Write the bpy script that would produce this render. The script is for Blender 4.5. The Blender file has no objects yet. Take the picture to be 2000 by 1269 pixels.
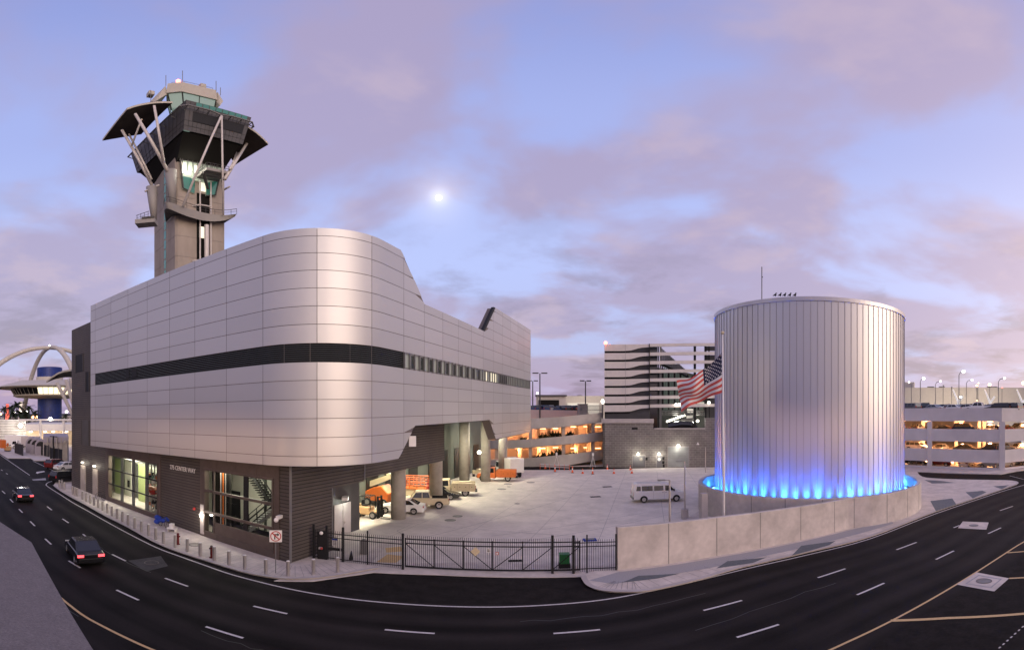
import bpy, math, random
from math import sin, cos, tan, atan, pi, radians, sqrt, atan2, hypot
from mathutils import Vector, Matrix
R = random.Random(7)
SC = bpy.context.scene
COL = SC.collection
# ---------------------------------------------------------------- camera
CAMH = 10.0
FP = 950.0          # photo pixels per radian (the photograph is an equirectangular panorama)
HX, HY = 1000.0, 805.0
cd = bpy.data.cameras.new('camera'); cam = bpy.data.objects.new('camera', cd); COL.objects.link(cam)
cd.type = 'PANO'; cd.panorama_type = 'EQUIRECTANGULAR'
cd.longitude_min = -HX / FP; cd.longitude_max = (2000 - HX) / FP
cd.latitude_max = HY / FP; cd.latitude_min = -(1269 - HY) / FP
cd.clip_start = 0.05; cd.clip_end = 20000
cam.location = (0, 0, CAMH); cam.rotation_euler = (radians(90), 0, 0)
SC.camera = cam
SC.view_settings.view_transform = 'Standard'; SC.view_settings.look = 'None'
SC.view_settings.exposure = 0.38; SC.view_settings.gamma = 1.0; SC.view_settings.use_curve_mapping = False
SC.render.engine = 'CYCLES'
SC.cycles.use_denoising = True
SC.cycles.max_bounces = 6; SC.cycles.diffuse_bounces = 3; SC.cycles.glossy_bounces = 3; SC.cycles.transmission_bounces = 6
SC.cycles.transparent_max_bounces = 12
SC.cycles.caustics_reflective = False; SC.cycles.caustics_refractive = False
SC.cycles.sample_clamp_indirect = 6.0

def az(x): return (x - HX) / FP
def el(y): return (HY - y) / FP
def P(x, y, z=0.0):                     # the photo's pixel on a horizontal plane at height z
    D = (z - CAMH) / tan(el(y)); a = az(x); return Vector((D * sin(a), D * cos(a), z))
def PD(x, y, D):                        # at a horizontal distance D
    a = az(x); return Vector((D * sin(a), D * cos(a), CAMH + D * tan(el(y))))
def PW(x, y, pl):                       # on a vertical wall plane (azimuth of normal, distance)
    return PD(x, y, pl[1] / cos(az(x) - pl[0]))
def plane(p, q):                        # wall plane through two ground points
    t = (Vector((q[0], q[1])) - Vector((p[0], p[1]))).normalized(); n = Vector((-t.y, t.x))
    d = n.x * p[0] + n.y * p[1]
    if d < 0: n = -n; d = -d
    return (atan2(n.x, n.y), d)

# ---------------------------------------------------------------- sky, glow, sun
GLOW_AZ, GLOW_EL = radians(128), radians(6)
def dirv(a, e): return Vector((sin(a) * cos(e), cos(a) * cos(e), sin(e)))
W = bpy.data.worlds.new('World'); SC.world = W; W.use_nodes = True
nt = W.node_tree; nt.nodes.clear()
def N(t, **k):
    n = nt.nodes.new(t)
    for a, b in k.items(): setattr(n, a, b)
    return n
def lk(a, b): nt.links.new(a, b)
def M(op, a, b=None, c=None, clamp=False):
    n = N('ShaderNodeMath', operation=op, use_clamp=clamp)
    for i, v in enumerate((a, b, c)):
        if v is None: continue
        if isinstance(v, (int, float)): n.inputs[i].default_value = v
        else: lk(v, n.inputs[i])
    return n.outputs[0]
def mixc(f, a, b, mode='MIX'):
    n = N('ShaderNodeMix', data_type='RGBA', blend_type=mode)
    for s, v in ((n.inputs[0], f), (n.inputs[6], a), (n.inputs[7], b)):
        if isinstance(v, (int, float)): s.default_value = v
        elif isinstance(v, tuple): s.default_value = (*v, 1)
        else: lk(v, s)
    return n.outputs[2]
def dotd(vec, d):
    n = N('ShaderNodeVectorMath', operation='DOT_PRODUCT'); lk(vec, n.inputs[0]); n.inputs[1].default_value = d
    return n.outputs['Value']
tc = N('ShaderNodeTexCoord'); D_ = tc.outputs['Generated']
sep = N('ShaderNodeSeparateXYZ'); lk(D_, sep.inputs[0])
z_ = sep.outputs[2]
rp = N('ShaderNodeValToRGB'); lk(M('MAXIMUM', z_, 0.0), rp.inputs[0])
cr = rp.color_ramp; cr.interpolation = 'EASE'
cr.elements[0].position = 0.0; cr.elements[0].color = (.44, .37, .56, 1)
cr.elements[1].position = 1.0; cr.elements[1].color = (.20, .235, .50, 1)
for p, c in ((.12, (.40, .44, .72)), (.30, (.42, .49, .84)), (.55, (.33, .39, .74)), (.8, (.24, .29, .62))):
    e = cr.elements.new(p); e.color = (*c, 1)
base = rp.outputs[0]
# clouds on a layer seen in perspective
den = M('ADD', M('MAXIMUM', z_, 0.0), 0.16)
cx = M('DIVIDE', sep.outputs[0], den); cy = M('DIVIDE', sep.outputs[1], den)
cmb = N('ShaderNodeCombineXYZ'); lk(cx, cmb.inputs[0]); lk(cy, cmb.inputs[1]); cmb.inputs[2].default_value = 3.1
def noise(vec, scale, detail, rough, dist=0.0):
    n = N('ShaderNodeTexNoise'); lk(vec, n.inputs['Vector']); n.inputs['Scale'].default_value = scale
    n.inputs['Detail'].default_value = detail; n.inputs['Roughness'].default_value = rough; n.inputs['Distortion'].default_value = dist
    return n.outputs[0]
n1 = noise(cmb.outputs[0], 1.15, 5, .50, .3); n2 = noise(cmb.outputs[0], 2.4, 5, .55, .2)
def ramp(v, a, b):
    n = N('ShaderNodeMapRange', interpolation_type='SMOOTHSTEP'); lk(v, n.inputs[0]); n.inputs[1].default_value = a; n.inputs[2].default_value = b
    return n.outputs[0]
low = M('SUBTRACT', 1.0, ramp(z_, .05, .55))       # more cloud toward the horizon
thr = M('MULTIPLY_ADD', low, .09, n1)
m1 = ramp(thr, .435, .585)
m2 = ramp(n2, .50, .68)
sky = mixc(M('MULTIPLY', m1, .9), base, (.365, .305, .475))
sky = mixc(M('MULTIPLY', M('MULTIPLY', m1, m2), .5), sky, (.52, .41, .51))
m3 = ramp(noise(cmb.outputs[0], 1.7, 6, .58, .2), .50, .66)
sky = mixc(M('MULTIPLY', M('MULTIPLY', m3, low), .75), sky, (.23, .20, .31))
# the afterglow low in the west, behind the camera's right shoulder
g = dotd(D_, dirv(GLOW_AZ, GLOW_EL))
g1 = M('POWER', M('MAXIMUM', M('MULTIPLY_ADD', g, .55, .45), 0.0), 3.2); g2 = M('POWER', M('MAXIMUM', g, 0.0), 14.0)
hz = M('POWER', M('SUBTRACT', 1.0, M('ABSOLUTE', z_)), 1.0)
sky = mixc(1.0, sky, mixc(M('MULTIPLY', g1, hz), (0, 0, 0), (1.10, .76, .47)), 'ADD')
sky = mixc(1.0, sky, mixc(M('MULTIPLY', g2, hz), (0, 0, 0), (3.0, 2.5, 2.05)), 'ADD')
# moonlight scattered in the thin cloud round the moon
MOON = dirv(az(857), el(384))
mg = dotd(D_, MOON)
h1 = M('POWER', M('MAXIMUM', mg, 0.0), 6500.0); h2 = M('POWER', M('MAXIMUM', mg, 0.0), 700.0)
sky = mixc(1.0, sky, mixc(h1, (0, 0, 0), (.28, .27, .23)), 'ADD')
sky = mixc(1.0, sky, mixc(h2, (0, 0, 0), (.16, .14, .12)), 'ADD')
ns = N('ShaderNodeTexSky', sky_type='NISHITA'); ns.sun_disc = False
ns.sun_elevation = radians(1.0); ns.sun_rotation = GLOW_AZ
bg = N('ShaderNodeBackground'); lk(sky, bg.inputs[0]); bg.inputs[1].default_value = 0.86
bg2 = N('ShaderNodeBackground'); lk(ns.outputs[0], bg2.inputs[0]); bg2.inputs[1].default_value = 0.05
ads = N('ShaderNodeAddShader'); lk(bg.outputs[0], ads.inputs[0]); lk(bg2.outputs[0], ads.inputs[1])
wo = N('ShaderNodeOutputWorld'); lk(ads.outputs[0], wo.inputs[0])
sl = bpy.data.lights.new('sun', 'SUN'); sl.energy = 0.5; sl.angle = radians(50); sl.color = (1.0, .86, .74)
so = bpy.data.objects.new('sun', sl); COL.objects.link(so)
so.rotation_euler = (-dirv(GLOW_AZ, radians(14))).to_track_quat('-Z', 'Y').to_euler(); so.location = (20, -20, 60)

# ---------------------------------------------------------------- materials
def mat(name, col, rough=.6, metal=0., var=0., vs=1.5, bump=0., bs=20., emit=None, es=1., alpha=None, spec=.5, stain=0., island=0., stretch=None):
    m = bpy.data.materials.new(name); m.use_nodes = True; t = m.node_tree; b = t.nodes['Principled BSDF']
    b.inputs['Base Color'].default_value = (*col, 1); b.inputs['Roughness'].default_value = rough; b.inputs['Metallic'].default_value = metal
    b.inputs['Specular IOR Level'].default_value = spec
    co = t.nodes.new('ShaderNodeTexCoord').outputs['Object']
    if stretch:
        mp = t.nodes.new('ShaderNodeMapping'); t.links.new(co, mp.inputs[0]); mp.inputs['Scale'].default_value = stretch; co = mp.outputs[0]
    cur = None
    def nz(s, d=4):
        n = t.nodes.new('ShaderNodeTexNoise'); t.links.new(co, n.inputs['Vector']); n.inputs['Scale'].default_value = s; n.inputs['Detail'].default_value = d
        return n.outputs[0]
    def scale_by(fac_out, a, b_, lo, hi):
        nonlocal cur
        mr = t.nodes.new('ShaderNodeMapRange'); t.links.new(fac_out, mr.inputs[0]); mr.inputs[1].default_value = a; mr.inputs[2].default_value = b_
        mr.inputs[3].default_value = lo; mr.inputs[4].default_value = hi
        mx = t.nodes.new('ShaderNodeVectorMath'); mx.operation = 'SCALE'
        if cur is None: mx.inputs[0].default_value = col
        else: t.links.new(cur, mx.inputs[0])
        t.links.new(mr.outputs[0], mx.inputs['Scale']); cur = mx.outputs[0]
    if var: scale_by(nz(vs), .3, .7, 1 - var, 1 + var)
    if stain: scale_by(nz(vs * .22, 6), .35, .65, 1 - stain, 1 + stain * .4)
    if island:
        g_ = t.nodes.new('ShaderNodeNewGeometry'); scale_by(g_.outputs['Random Per Island'], 0, 1, 1 - island, 1 + island)
    if cur is not None: t.links.new(cur, b.inputs['Base Color'])
    if bump:
        bn = t.nodes.new('ShaderNodeBump'); bn.inputs['Strength'].default_value = bump; bn.inputs['Distance'].default_value = .02
        t.links.new(nz(bs), bn.inputs['Height']); t.links.new(bn.outputs[0], b.inputs['Normal'])
    if emit: b.inputs['Emission Color'].default_value = (*emit, 1); b.inputs['Emission Strength'].default_value = es
    if alpha is not None: b.inputs['Alpha'].default_value = alpha
    return m
def brickmat(name, c1, c2, mortar, w, h, rough=.8, msize=.012, bumpd=.01, metal=0.):
    m = bpy.data.materials.new(name); m.use_nodes = True; t = m.node_tree; b = t.nodes['Principled BSDF']
    b.inputs['Roughness'].default_value = rough; b.inputs['Metallic'].default_value = metal
    uv = t.nodes.new('ShaderNodeTexCoord').outputs['UV']
    k = t.nodes.new('ShaderNodeTexBrick'); t.links.new(uv, k.inputs['Vector']); k.inputs['Scale'].default_value = 1.0
    k.inputs['Brick Width'].default_value = w; k.inputs['Row Height'].default_value = h; k.inputs['Mortar Size'].default_value = msize
    k.inputs['Color1'].default_value = (*c1, 1); k.inputs['Color2'].default_value = (*c2, 1); k.inputs['Mortar'].default_value = (*mortar, 1)
    k.inputs['Mortar Smooth'].default_value = .3
    nz = t.nodes.new('ShaderNodeTexNoise'); t.links.new(uv, nz.inputs['Vector']); nz.inputs['Scale'].default_value = .5; nz.inputs['Detail'].default_value = 6
    mr = t.nodes.new('ShaderNodeMapRange'); t.links.new(nz.outputs[0], mr.inputs[0]); mr.inputs[1].default_value = .3; mr.inputs[2].default_value = .7; mr.inputs[3].default_value = .8; mr.inputs[4].default_value = 1.15
    mx = t.nodes.new('ShaderNodeVectorMath'); mx.operation = 'SCALE'; t.links.new(k.outputs[0], mx.inputs[0]); t.links.new(mr.outputs[0], mx.inputs['Scale'])
    t.links.new(mx.outputs[0], b.inputs['Base Color'])
    bn = t.nodes.new('ShaderNodeBump'); bn.inputs['Strength'].default_value = .8; bn.inputs['Distance'].default_value = bumpd; bn.invert = True
    t.links.new(k.outputs['Fac'], bn.inputs['Height']); t.links.new(bn.outputs[0], b.inputs['Normal'])
    return m
def glassmat(name, tint, transp=.6, rough=.03, ior=.5):
    m = bpy.data.materials.new(name); m.use_nodes = True; t = m.node_tree; t.nodes.clear()
    o = t.nodes.new('ShaderNodeOutputMaterial'); mx = t.nodes.new('ShaderNodeMixShader'); fr = t.nodes.new('ShaderNodeFresnel'); fr.inputs[0].default_value = 1.5
    tr = t.nodes.new('ShaderNodeBsdfTransparent'); tr.inputs[0].default_value = (*[c * transp for c in tint], 1)
    gl = t.nodes.new('ShaderNodeBsdfGlossy'); gl.inputs['Roughness'].default_value = rough
    gl.inputs[0].default_value = (.9, .9, .9, 1)
    lw = t.nodes.new('ShaderNodeLayerWeight'); lw.inputs[0].default_value = .5
    pw = t.nodes.new('ShaderNodeMath'); pw.operation = 'POWER'; t.links.new(lw.outputs['Facing'], pw.inputs[0]); pw.inputs[1].default_value = 4.0
    md = t.nodes.new('ShaderNodeMath'); md.operation = 'MULTIPLY_ADD'; t.links.new(pw.outputs[0], md.inputs[0]); md.inputs[1].default_value = .75; md.inputs[2].default_value = .05
    t.links.new(md.outputs[0], mx.inputs[0]); t.links.new(tr.outputs[0], mx.inputs[1]); t.links.new(gl.outputs[0], mx.inputs[2]); t.links.new(mx.outputs[0], o.inputs[0])
    return m
MT = {}
MT['silver'] = mat('satin_metal_panel', (.54, .525, .515), .42, .58, island=.055)
MT['seam'] = mat('panel_seam', (.17, .14, .125), .8)
MT['louver'] = mat('dark_louver', (.075, .085, .08), .45, .5, var=.1)
MT['ribbed'] = brickmat('dark_ribbed_block', (.085, .070, .060), (.078, .064, .056), (.016, .013, .011), 60, .24, .6, .035, .02)
MT['bronze'] = mat('bronze_panel', (.115, .088, .078), .45, .4, var=.12, vs=2)
MT['asphalt'] = mat('asphalt', (.0175, .0150, .0140), .8, var=.22, vs=6, bump=.5, bs=60, stain=.35, spec=.08)
MT['asphalt_g'] = mat('worn_asphalt', (.05, .046, .046), .85, var=.2, vs=5, bump=.3, bs=50, stain=.25)
MT['walk'] = mat('pavement_concrete', (.60, .53, .48), .85, var=.08, vs=3, bump=.2, bs=40, stain=.16)
MT['walk2'] = mat('grey_pavement', (.34, .33, .345), .85, var=.12, vs=14, bump=.2, bs=60)
MT['stone'] = mat('dark_paving_stone', (.105, .12, .135), .7, var=.18, vs=4)
MT['yard'] = mat('yard_concrete', (.66, .595, .53), .75, var=.06, vs=2.2, bump=.15, bs=30, stain=.13)
MT['conc'] = mat('cast_concrete', (.54, .485, .45), .82, var=.08, vs=2.6, bump=.2, bs=22, stain=.17)
MT['conc_l'] = mat('light_concrete', (.47, .42, .40), .82, var=.07, vs=1.2, bump=.1, bs=14, stain=.1)
MT['conc_c'] = mat('column_concrete', (.36, .325, .285), .8, var=.10, vs=1.6, bump=.2, bs=12, stain=.2)
MT['tower'] = mat('tower_concrete', (.37, .315, .265), .8, var=.08, vs=.9, bump=.15, bs=8, stain=.2, stretch=(1, 1, .35))
MT['wline'] = mat('white_road_paint', (.62, .58, .56), .7, var=.15, vs=9)
MT['yline'] = mat('yellow_road_paint', (.62, .42, .20), .7, var=.12, vs=9)
MT['tank'] = mat('tank_cladding', (.58, .56, .54), .37, .70)
MT['tankrib'] = mat('tank_standing_seam', (.40, .36, .34), .5, .3)
MT['white'] = mat('white_paint', (.74, .71, .68), .5, var=.04)
MT['cream'] = mat('cream_paint', (.60, .50, .33), .45, var=.05)
MT['black'] = mat('black_paint', (.012, .012, .013), .6, spec=.3)
MT['dark'] = mat('dark_void', (.014, .013, .012), .95, spec=.1)
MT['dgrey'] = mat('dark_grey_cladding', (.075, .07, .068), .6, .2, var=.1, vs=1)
MT['mgrey'] = mat('mid_grey_metal', (.20, .195, .19), .5, .4, var=.08)
MT['steel'] = mat('brushed_steel', (.52, .48, .46), .38, .8, var=.06, vs=8)
MT['cable'] = mat('white_tube', (.62, .57, .53), .5, .1, var=.05)
MT['rubber'] = mat('tyre_rubber', (.018, .018, .018), .85)
MT['rim'] = mat('wheel_rim', (.55, .53, .50), .35, .7)
MT['carglass'] = mat('car_glass', (.015, .017, .02), .08, 0, spec=.8)
MT['carwhite'] = mat('white_car_paint', (.82, .80, .77), .22, spec=.6)
MT['carblack'] = mat('black_car_paint', (.012, .012, .014), .18, spec=.7)
MT['carblue'] = mat('dark_blue_car_paint', (.02, .05, .13), .25, .2)
MT['carsilver'] = mat('silver_car_paint', (.42, .42, .43), .28, .6)
MT['cargrey'] = mat('grey_car_paint', (.13, .13, .135), .28, .4)
MT['carred'] = mat('dark_red_car_paint', (.16, .02, .018), .25, .2)
MT['tail'] = mat('lit_tail_lamp', (.5, .02, .02), .4, emit=(1, .06, .07), es=3.0)
MT['tail0'] = mat('tail_lamp', (.35, .02, .02), .3)
MT['head0'] = mat('head_lamp', (.75, .75, .72), .15)
MT['orange'] = mat('orange_paint', (.62, .15, .03), .4, var=.06)
MT['cone'] = mat('cone_orange', (.75, .12, .04), .5)
MT['red'] = mat('red_paint', (.40, .03, .025), .4)
MT['green'] = mat('green_plastic', (.01, .16, .04), .5)
MT['bluecloth'] = mat('blue_fabric', (.01, .04, .30), .75, var=.2, vs=9)
MT['bluetile'] = brickmat('cobalt_blue_screen', (.008, .035, .24), (.006, .028, .19), (.003, .012, .08), 3.0, .55, .45, .06)
MT['block'] = brickmat('grey_block_wall', (.205, .185, .170), (.175, .158, .146), (.30, .275, .25), .9, .42, .85, .035, .012)
MT['teal'] = mat('teal_glass', (.03, .13, .10), .12, .2, emit=(.05, .28, .20), es=.14, spec=.9)
MT['lit'] = mat('lit_interior', (.6, .6, .5), .6, emit=(1, .93, .72), es=.75)
MT['litw'] = mat('lamp_white', (1, 1, 1), .5, emit=(1, .93, .78), es=6)
MT['lito'] = mat('lamp_orange', (1, .6, .3), .5, emit=(1, .42, .16), es=9)
MT['litr'] = mat('lamp_red', (1, .2, .15), .5, emit=(1, .12, .07), es=8)
MT['litb'] = mat('lamp_blue', (.2, .5, 1), .5, emit=(.10, .42, 1), es=9)
MT['litg'] = mat('glass_lit_pale', (.3, .36, .3), .2, emit=(.55, .62, .45), es=.22, spec=.8)
MT['glass'] = glassmat('window_glass', (.95, 1, .97), .92)
MT['glassd'] = glassmat('dark_window_glass', (.55, .6, .58), .6)
MT['garin'] = mat('garage_interior_concrete', (.52, .42, .34), .85, var=.1, vs=.4)
MT['leaf'] = mat('dark_foliage', (.018, .032, .014), .8, var=.3, vs=3)
MT['trunk'] = mat('palm_bark', (.06, .045, .035), .9, var=.2)
MT['room_g'] = mat('room_green_wall', (.42, .50, .22), .7)
MT['room_w'] = mat('room_white_wall', (.62, .60, .54), .7, var=.04)
MT['roofing'] = mat('roof_membrane', (.14, .145, .12), .9, var=.15)

# ---------------------------------------------------------------- mesh helpers
SPLIT = set('vent shutter_door room_lamp lit_window corner_trim post ramp_column column inner_column frame_column pier plant_lamp card_reader lit_cabinet sensor_box hood_cheek lobby_lower_glass gallery_window handle fork side_window ceiling_lamp notice opening tool_locker bumper drum gable infill_panel support'.split())
class MB:
    def __init__(s): s.v = []; s.f = []; s.m = []
    def add(s, vs, fs, m=None):
        o = len(s.v); s.v += [Vector(p) for p in vs]
        for f in fs: s.f.append([i + o for i in f]); s.m.append(m)
        return s
    def poly(s, pts, m=None): return s.add(pts, [list(range(len(pts)))], m)
    def box(s, c, size, rz=0., m=None, rx=0., ry=0.):
        hx, hy, hz = [a / 2 for a in size]
        mt = Matrix.Rotation(rz, 3, 'Z') @ Matrix.Rotation(ry, 3, 'Y') @ Matrix.Rotation(rx, 3, 'X'); c = Vector(c)
        vs = [c + mt @ Vector((x * hx, y * hy, z * hz)) for z in (-1, 1) for y in (-1, 1) for x in (-1, 1)]
        return s.add(vs, [(0, 2, 3, 1), (4, 5, 7, 6), (0, 1, 5, 4), (2, 6, 7, 3), (0, 4, 6, 2), (1, 3, 7, 5)], m)
    def prism(s, pts, vec, m=None, cap=True):       # polygon swept by a vector
        n = len(pts); vec = Vector(vec); a = [Vector(p) for p in pts]; b = [p + vec for p in a]
        fs = [(i, (i + 1) % n, (i + 1) % n + n, i + n) for i in range(n)]
        if cap: fs += [tuple(range(n))[::-1], tuple(range(n, 2 * n))]
        return s.add(a + b, fs, m)
    def vprism(s, pts, z0, z1, m=None): return s.prism([(p[0], p[1], z0) for p in pts], (0, 0, z1 - z0), m)
    def loft(s, rings, m=None, cap=True, closed=True):
        n = len(rings[0]); vs = [p for r in rings for p in r]; fs = []
        for i in range(len(rings) - 1):
            for j in range(n if closed else n - 1):
                k = (j + 1) % n; fs.append((i * n + j, i * n + k, (i + 1) * n + k, (i + 1) * n + j))
        if cap: fs += [tuple(range(n))[::-1], tuple((len(rings) - 1) * n + j for j in range(n))]
        return s.add(vs, fs, m)
    def tube(s, path, r, n=8, m=None, cap=True):
        path = [Vector(p) for p in path]; rs = r if isinstance(r, (list, tuple)) else [r] * len(path); rings = []
        for i, p in enumerate(path):
            t = (path[min(i + 1, len(path) - 1)] - path[max(i - 1, 0)]).normalized()
            u = t.cross(Vector((0, 0, 1)) if abs(t.z) < .95 else Vector((1, 0, 0))).normalized(); w = t.cross(u)
            rings.append([p + (u * cos(2 * pi * k / n) + w * sin(2 * pi * k / n)) * rs[i] for k in range(n)])
        return s.loft(rings, m, cap)
    def cyl(s, c, r, z0, z1, n=16, m=None, r1=None):
        r1 = r if r1 is None else r1
        return s.loft([[(c[0] + q * cos(2 * pi * k / n), c[1] + q * sin(2 * pi * k / n), z) for k in range(n)] for q, z in ((r, z0), (r1, z1))], m)
    def ball(s, c, r, m=None, n=10, k=6, sz=1.):
        rings = []
        for i in range(1, k):
            a = pi * i / k; rings.append([(c[0] + r * sin(a) * cos(2 * pi * j / n), c[1] + r * sin(a) * sin(2 * pi * j / n), c[2] - r * sz * cos(a)) for j in range(n)])
        return s.loft(rings, m)
    def islands(s):
        par = list(range(len(s.v)))
        def fd(i):
            while par[i] != i: par[i] = par[par[i]]; i = par[i]
            return i
        for f in s.f:
            for k in f[1:]: par[fd(k)] = fd(f[0])
        gr = {}
        for f, m in zip(s.f, s.m): gr.setdefault(fd(f[0]), []).append((f, m))
        return list(gr.values())
    def build(s, name, m=None, parent=None, smooth=False, bevel=0., **tags):
        if name in SPLIT and parent is not None:
            isl = s.islands()
            if 1 < len(isl) <= 100:
                first = None
                for fm in isl:
                    k = MB(); idx = {}
                    for f, mm in fm:
                        for i in f:
                            if i not in idx: idx[i] = len(k.v); k.v.append(s.v[i])
                        k.f.append([idx[i] for i in f]); k.m.append(mm)
                    o = k.build1(name, m, parent, smooth, bevel, **tags); first = first or o
                return first
        return s.build1(name, m, parent, smooth, bevel, **tags)
    def build1(s, name, m=None, parent=None, smooth=False, bevel=0., **tags):
        mats = []; idx = []
        for k in s.m:
            k = k or m or 'mgrey'; k = MT[k] if isinstance(k, str) else k
            if k not in mats: mats.append(k)
            idx.append(mats.index(k))
        org = Vector((0, 0, 0)); q = parent
        while q is not None: org += q.location; q = q.parent
        loc = Vector((0, 0, 0))
        if parent is None and s.v:
            xs = [p.x for p in s.v]; ys = [p.y for p in s.v]; zs = [p.z for p in s.v]
            loc = Vector(((min(xs) + max(xs)) / 2, (min(ys) + max(ys)) / 2, min(zs)))
        org += loc
        me = bpy.data.meshes.new(name); me.from_pydata([p - org for p in s.v], [], s.f)
        for mm in mats: me.materials.append(mm)
        me.polygons.foreach_set('material_index', idx)
        uvl = me.uv_layers.new(name='UVMap'); me.update()
        for pgn in me.polygons:
            n = pgn.normal
            if abs(n.z) < .7:
                t = Vector((-n.y, n.x)); t = t.normalized() if t.length > 1e-6 else Vector((1, 0))
            for li in pgn.loop_indices:
                p = me.vertices[me.loops[li].vertex_index].co + org
                uvl.data[li].uv = (p.x * t.x + p.y * t.y, p.z) if abs(n.z) < .7 else (p.x, p.y)
        if smooth: me.polygons.foreach_set('use_smooth', [True] * len(me.polygons)); me.update()
        o = bpy.data.objects.new(name, me); COL.objects.link(o); o.parent = parent; o.location = loc
        if bevel:
            bm = o.modifiers.new('bevel', 'BEVEL'); bm.width = bevel; bm.segments = 2; bm.limit_method = 'ANGLE'
        tag(o, **tags); return o
def tag(o, label=None, cat=None, group=None, kind=None):
    for k, v in (('label', label), ('category', cat), ('group', group), ('kind', kind)):
        if v: o[k] = v
    return o
def thing(name, label, cat, loc=(0, 0, 0), rz=0., group=None):
    o = bpy.data.objects.new(name, None); COL.objects.link(o); o.location = loc; o.rotation_euler.z = rz; o.empty_display_size = .3
    return tag(o, label, cat, group)
def dup(root, loc, rz, label=None, group=None, paint=None, scale=None):
    def cp(o, par):
        c = o.copy(); COL.objects.link(c); c.parent = par
        for ch in o.children: cp(ch, c)
        return c
    r = cp(root, None); r.location = loc; r.rotation_euler.z = rz
    if scale: r.scale = scale
    if label: r['label'] = label
    if group: r['group'] = group
    if paint:
        for ch in r.children:
            if ch.name.split('.')[0] in ('body', 'roof'):
                for sl_ in ch.material_slots:
                    if sl_.material.name.startswith(('white_car', 'black_car')): sl_.link = 'OBJECT'; sl_.material = MT[paint]
    return r
def light(kind, loc, energy, color, name='lamp_light', size=.3, rot=None, spot=None, blend=.5):
    l = bpy.data.lights.new(name, kind); l.energy = energy; l.color = color
    if kind == 'AREA': l.size = size
    else: l.shadow_soft_size = size
    if spot: l.spot_size = spot; l.spot_blend = blend
    o = bpy.data.objects.new(name, l); COL.objects.link(o); o.location = loc
    if rot is not None: o.rotation_euler = Vector(rot).to_track_quat('-Z', 'Y').to_euler()
    return o
ORD = 'first second third fourth fifth sixth seventh eighth ninth tenth eleventh twelfth thirteenth fourteenth fifteenth sixteenth seventeenth eighteenth nineteenth twentieth'.split()
TENS = {20: 'twenty', 30: 'thirty', 40: 'forty'}
def nth(i):
    i += 1
    if i <= 20: return ORD[i - 1]
    if i % 10 == 0: return {30: 'thirtieth', 40: 'fortieth'}[i]
    return TENS[i // 10 * 10] + '-' + ORD[i % 10 - 1]
up = Vector((0, 0, 1))
# ================================================================ ground, road, pavements
def smooth_path(pts, n=6):
    pts = [Vector(p) for p in pts]; out = []
    for i in range(len(pts) - 1):
        p0 = pts[max(i - 1, 0)]; p1 = pts[i]; p2 = pts[i + 1]; p3 = pts[min(i + 2, len(pts) - 1)]
        for k in range(n):
            t = k / n
            out.append(.5 * ((2 * p1) + (p2 - p0) * t + (2 * p0 - 5 * p1 + 4 * p2 - p3) * t * t + (3 * p1 - p0 - 3 * p2 + p3) * t ** 3))
    out.append(pts[-1]); return out
def gp(*xy, z=0.): return [P(x, y, z) for x, y in xy]
def ribbon(mb, path, w, z, m=None, dz=0.):
    L = [];
    for i, p in enumerate(path):
        t = path[min(i + 1, len(path) - 1)] - path[max(i - 1, 0)]; t.z = 0; t.normalize(); nrm = Vector((-t.y, t.x, 0)) * w / 2
        L.append((Vector((p.x, p.y, z)) + nrm, Vector((p.x, p.y, z)) - nrm))
    for a, b in zip(L, L[1:]): mb.poly([a[0], a[1], b[1], b[0]], m)
struct = dict(kind='structure')
g = MB(); g.poly([(-3000, -3000, -.12), (3000, -3000, -.12), (3000, 3000, -.12), (-3000, 3000, -.12)]); g.build('ground', 'asphalt_g', **struct)
g = MB(); g.poly([(-260, -30, 0), (200, -30, 0), (200, 140, 0), (-260, 330, 0)]); g.build('road', 'asphalt', **struct)
def slab(name, pts, h, m, z0=0.):
    mb = MB(); a = [(p[0], p[1]) for p in pts]
    area = sum(a[i][0] * a[(i + 1) % len(a)][1] - a[(i + 1) % len(a)][0] * a[i][1] for i in range(len(a)))
    if area < 0: a = a[::-1]
    mb.vprism(a, z0, h, m); return mb.build(name, m, **struct)
# kerb line of the pavement in front of the tall building, left to right
K1 = gp((105, 949), (118, 959), (140, 972), (170, 988), (205, 1008), (249, 1030), (295, 1056), (330, 1072), (370, 1086), (408, 1098), (430, 1105), (475, 1118.5), (520, 1127.5), (560, 1132), (612, 1131), (660, 1125), (700, 1117.5), (738, 1110.5), z=.0)
K1s = smooth_path(K1, 3)
back1 = gp((720, 1095), (612, 1085), (567, 1085), (480, 1050), (395, 1030), (300, 985), (206, 955), (140, 935), (112, 938))
pav = slab('pavement', K1s + back1, .13, 'walk')
kb = MB(); ribbon(kb, K1s, .32, .134); kb.build('kerb', 'conc_l', **struct)
# concrete apron under the gate and the kerbstone in front of it
slab('driveway_apron', gp((535, 1135), (610, 1136), (670, 1127), (730, 1118.5), (850, 1123), (970, 1127.5), (1138, 1126.6), (1180, 1105), (960, 1098), (720, 1098), (640, 1112), (560, 1128)), .03, 'walk')
# island and pavement along the curved wall
K2 = gp((1139, 1127), (1143, 1136), (1153, 1147), (1180, 1155.2), (1225, 1157.5), (1270, 1154.5), (1370, 1132), (1450, 1109), (1575, 1080), (1700, 1049), (1827, 1000), (1944, 961), (1979, 949), (1987, 945), (1980, 940.8), (1950, 939), (1847, 936.5), (1801, 932), (1790, 918))
K2s = smooth_path(K2, 4)
slab('pavement', K2s + gp((1700, 905), (1500, 930), (1380, 990), (1207, 1100)), .13, 'walk')
kb = MB(); ribbon(kb, K2s[:-12], .34, .136); kb.build('kerb', 'conc_l', **struct)
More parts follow.
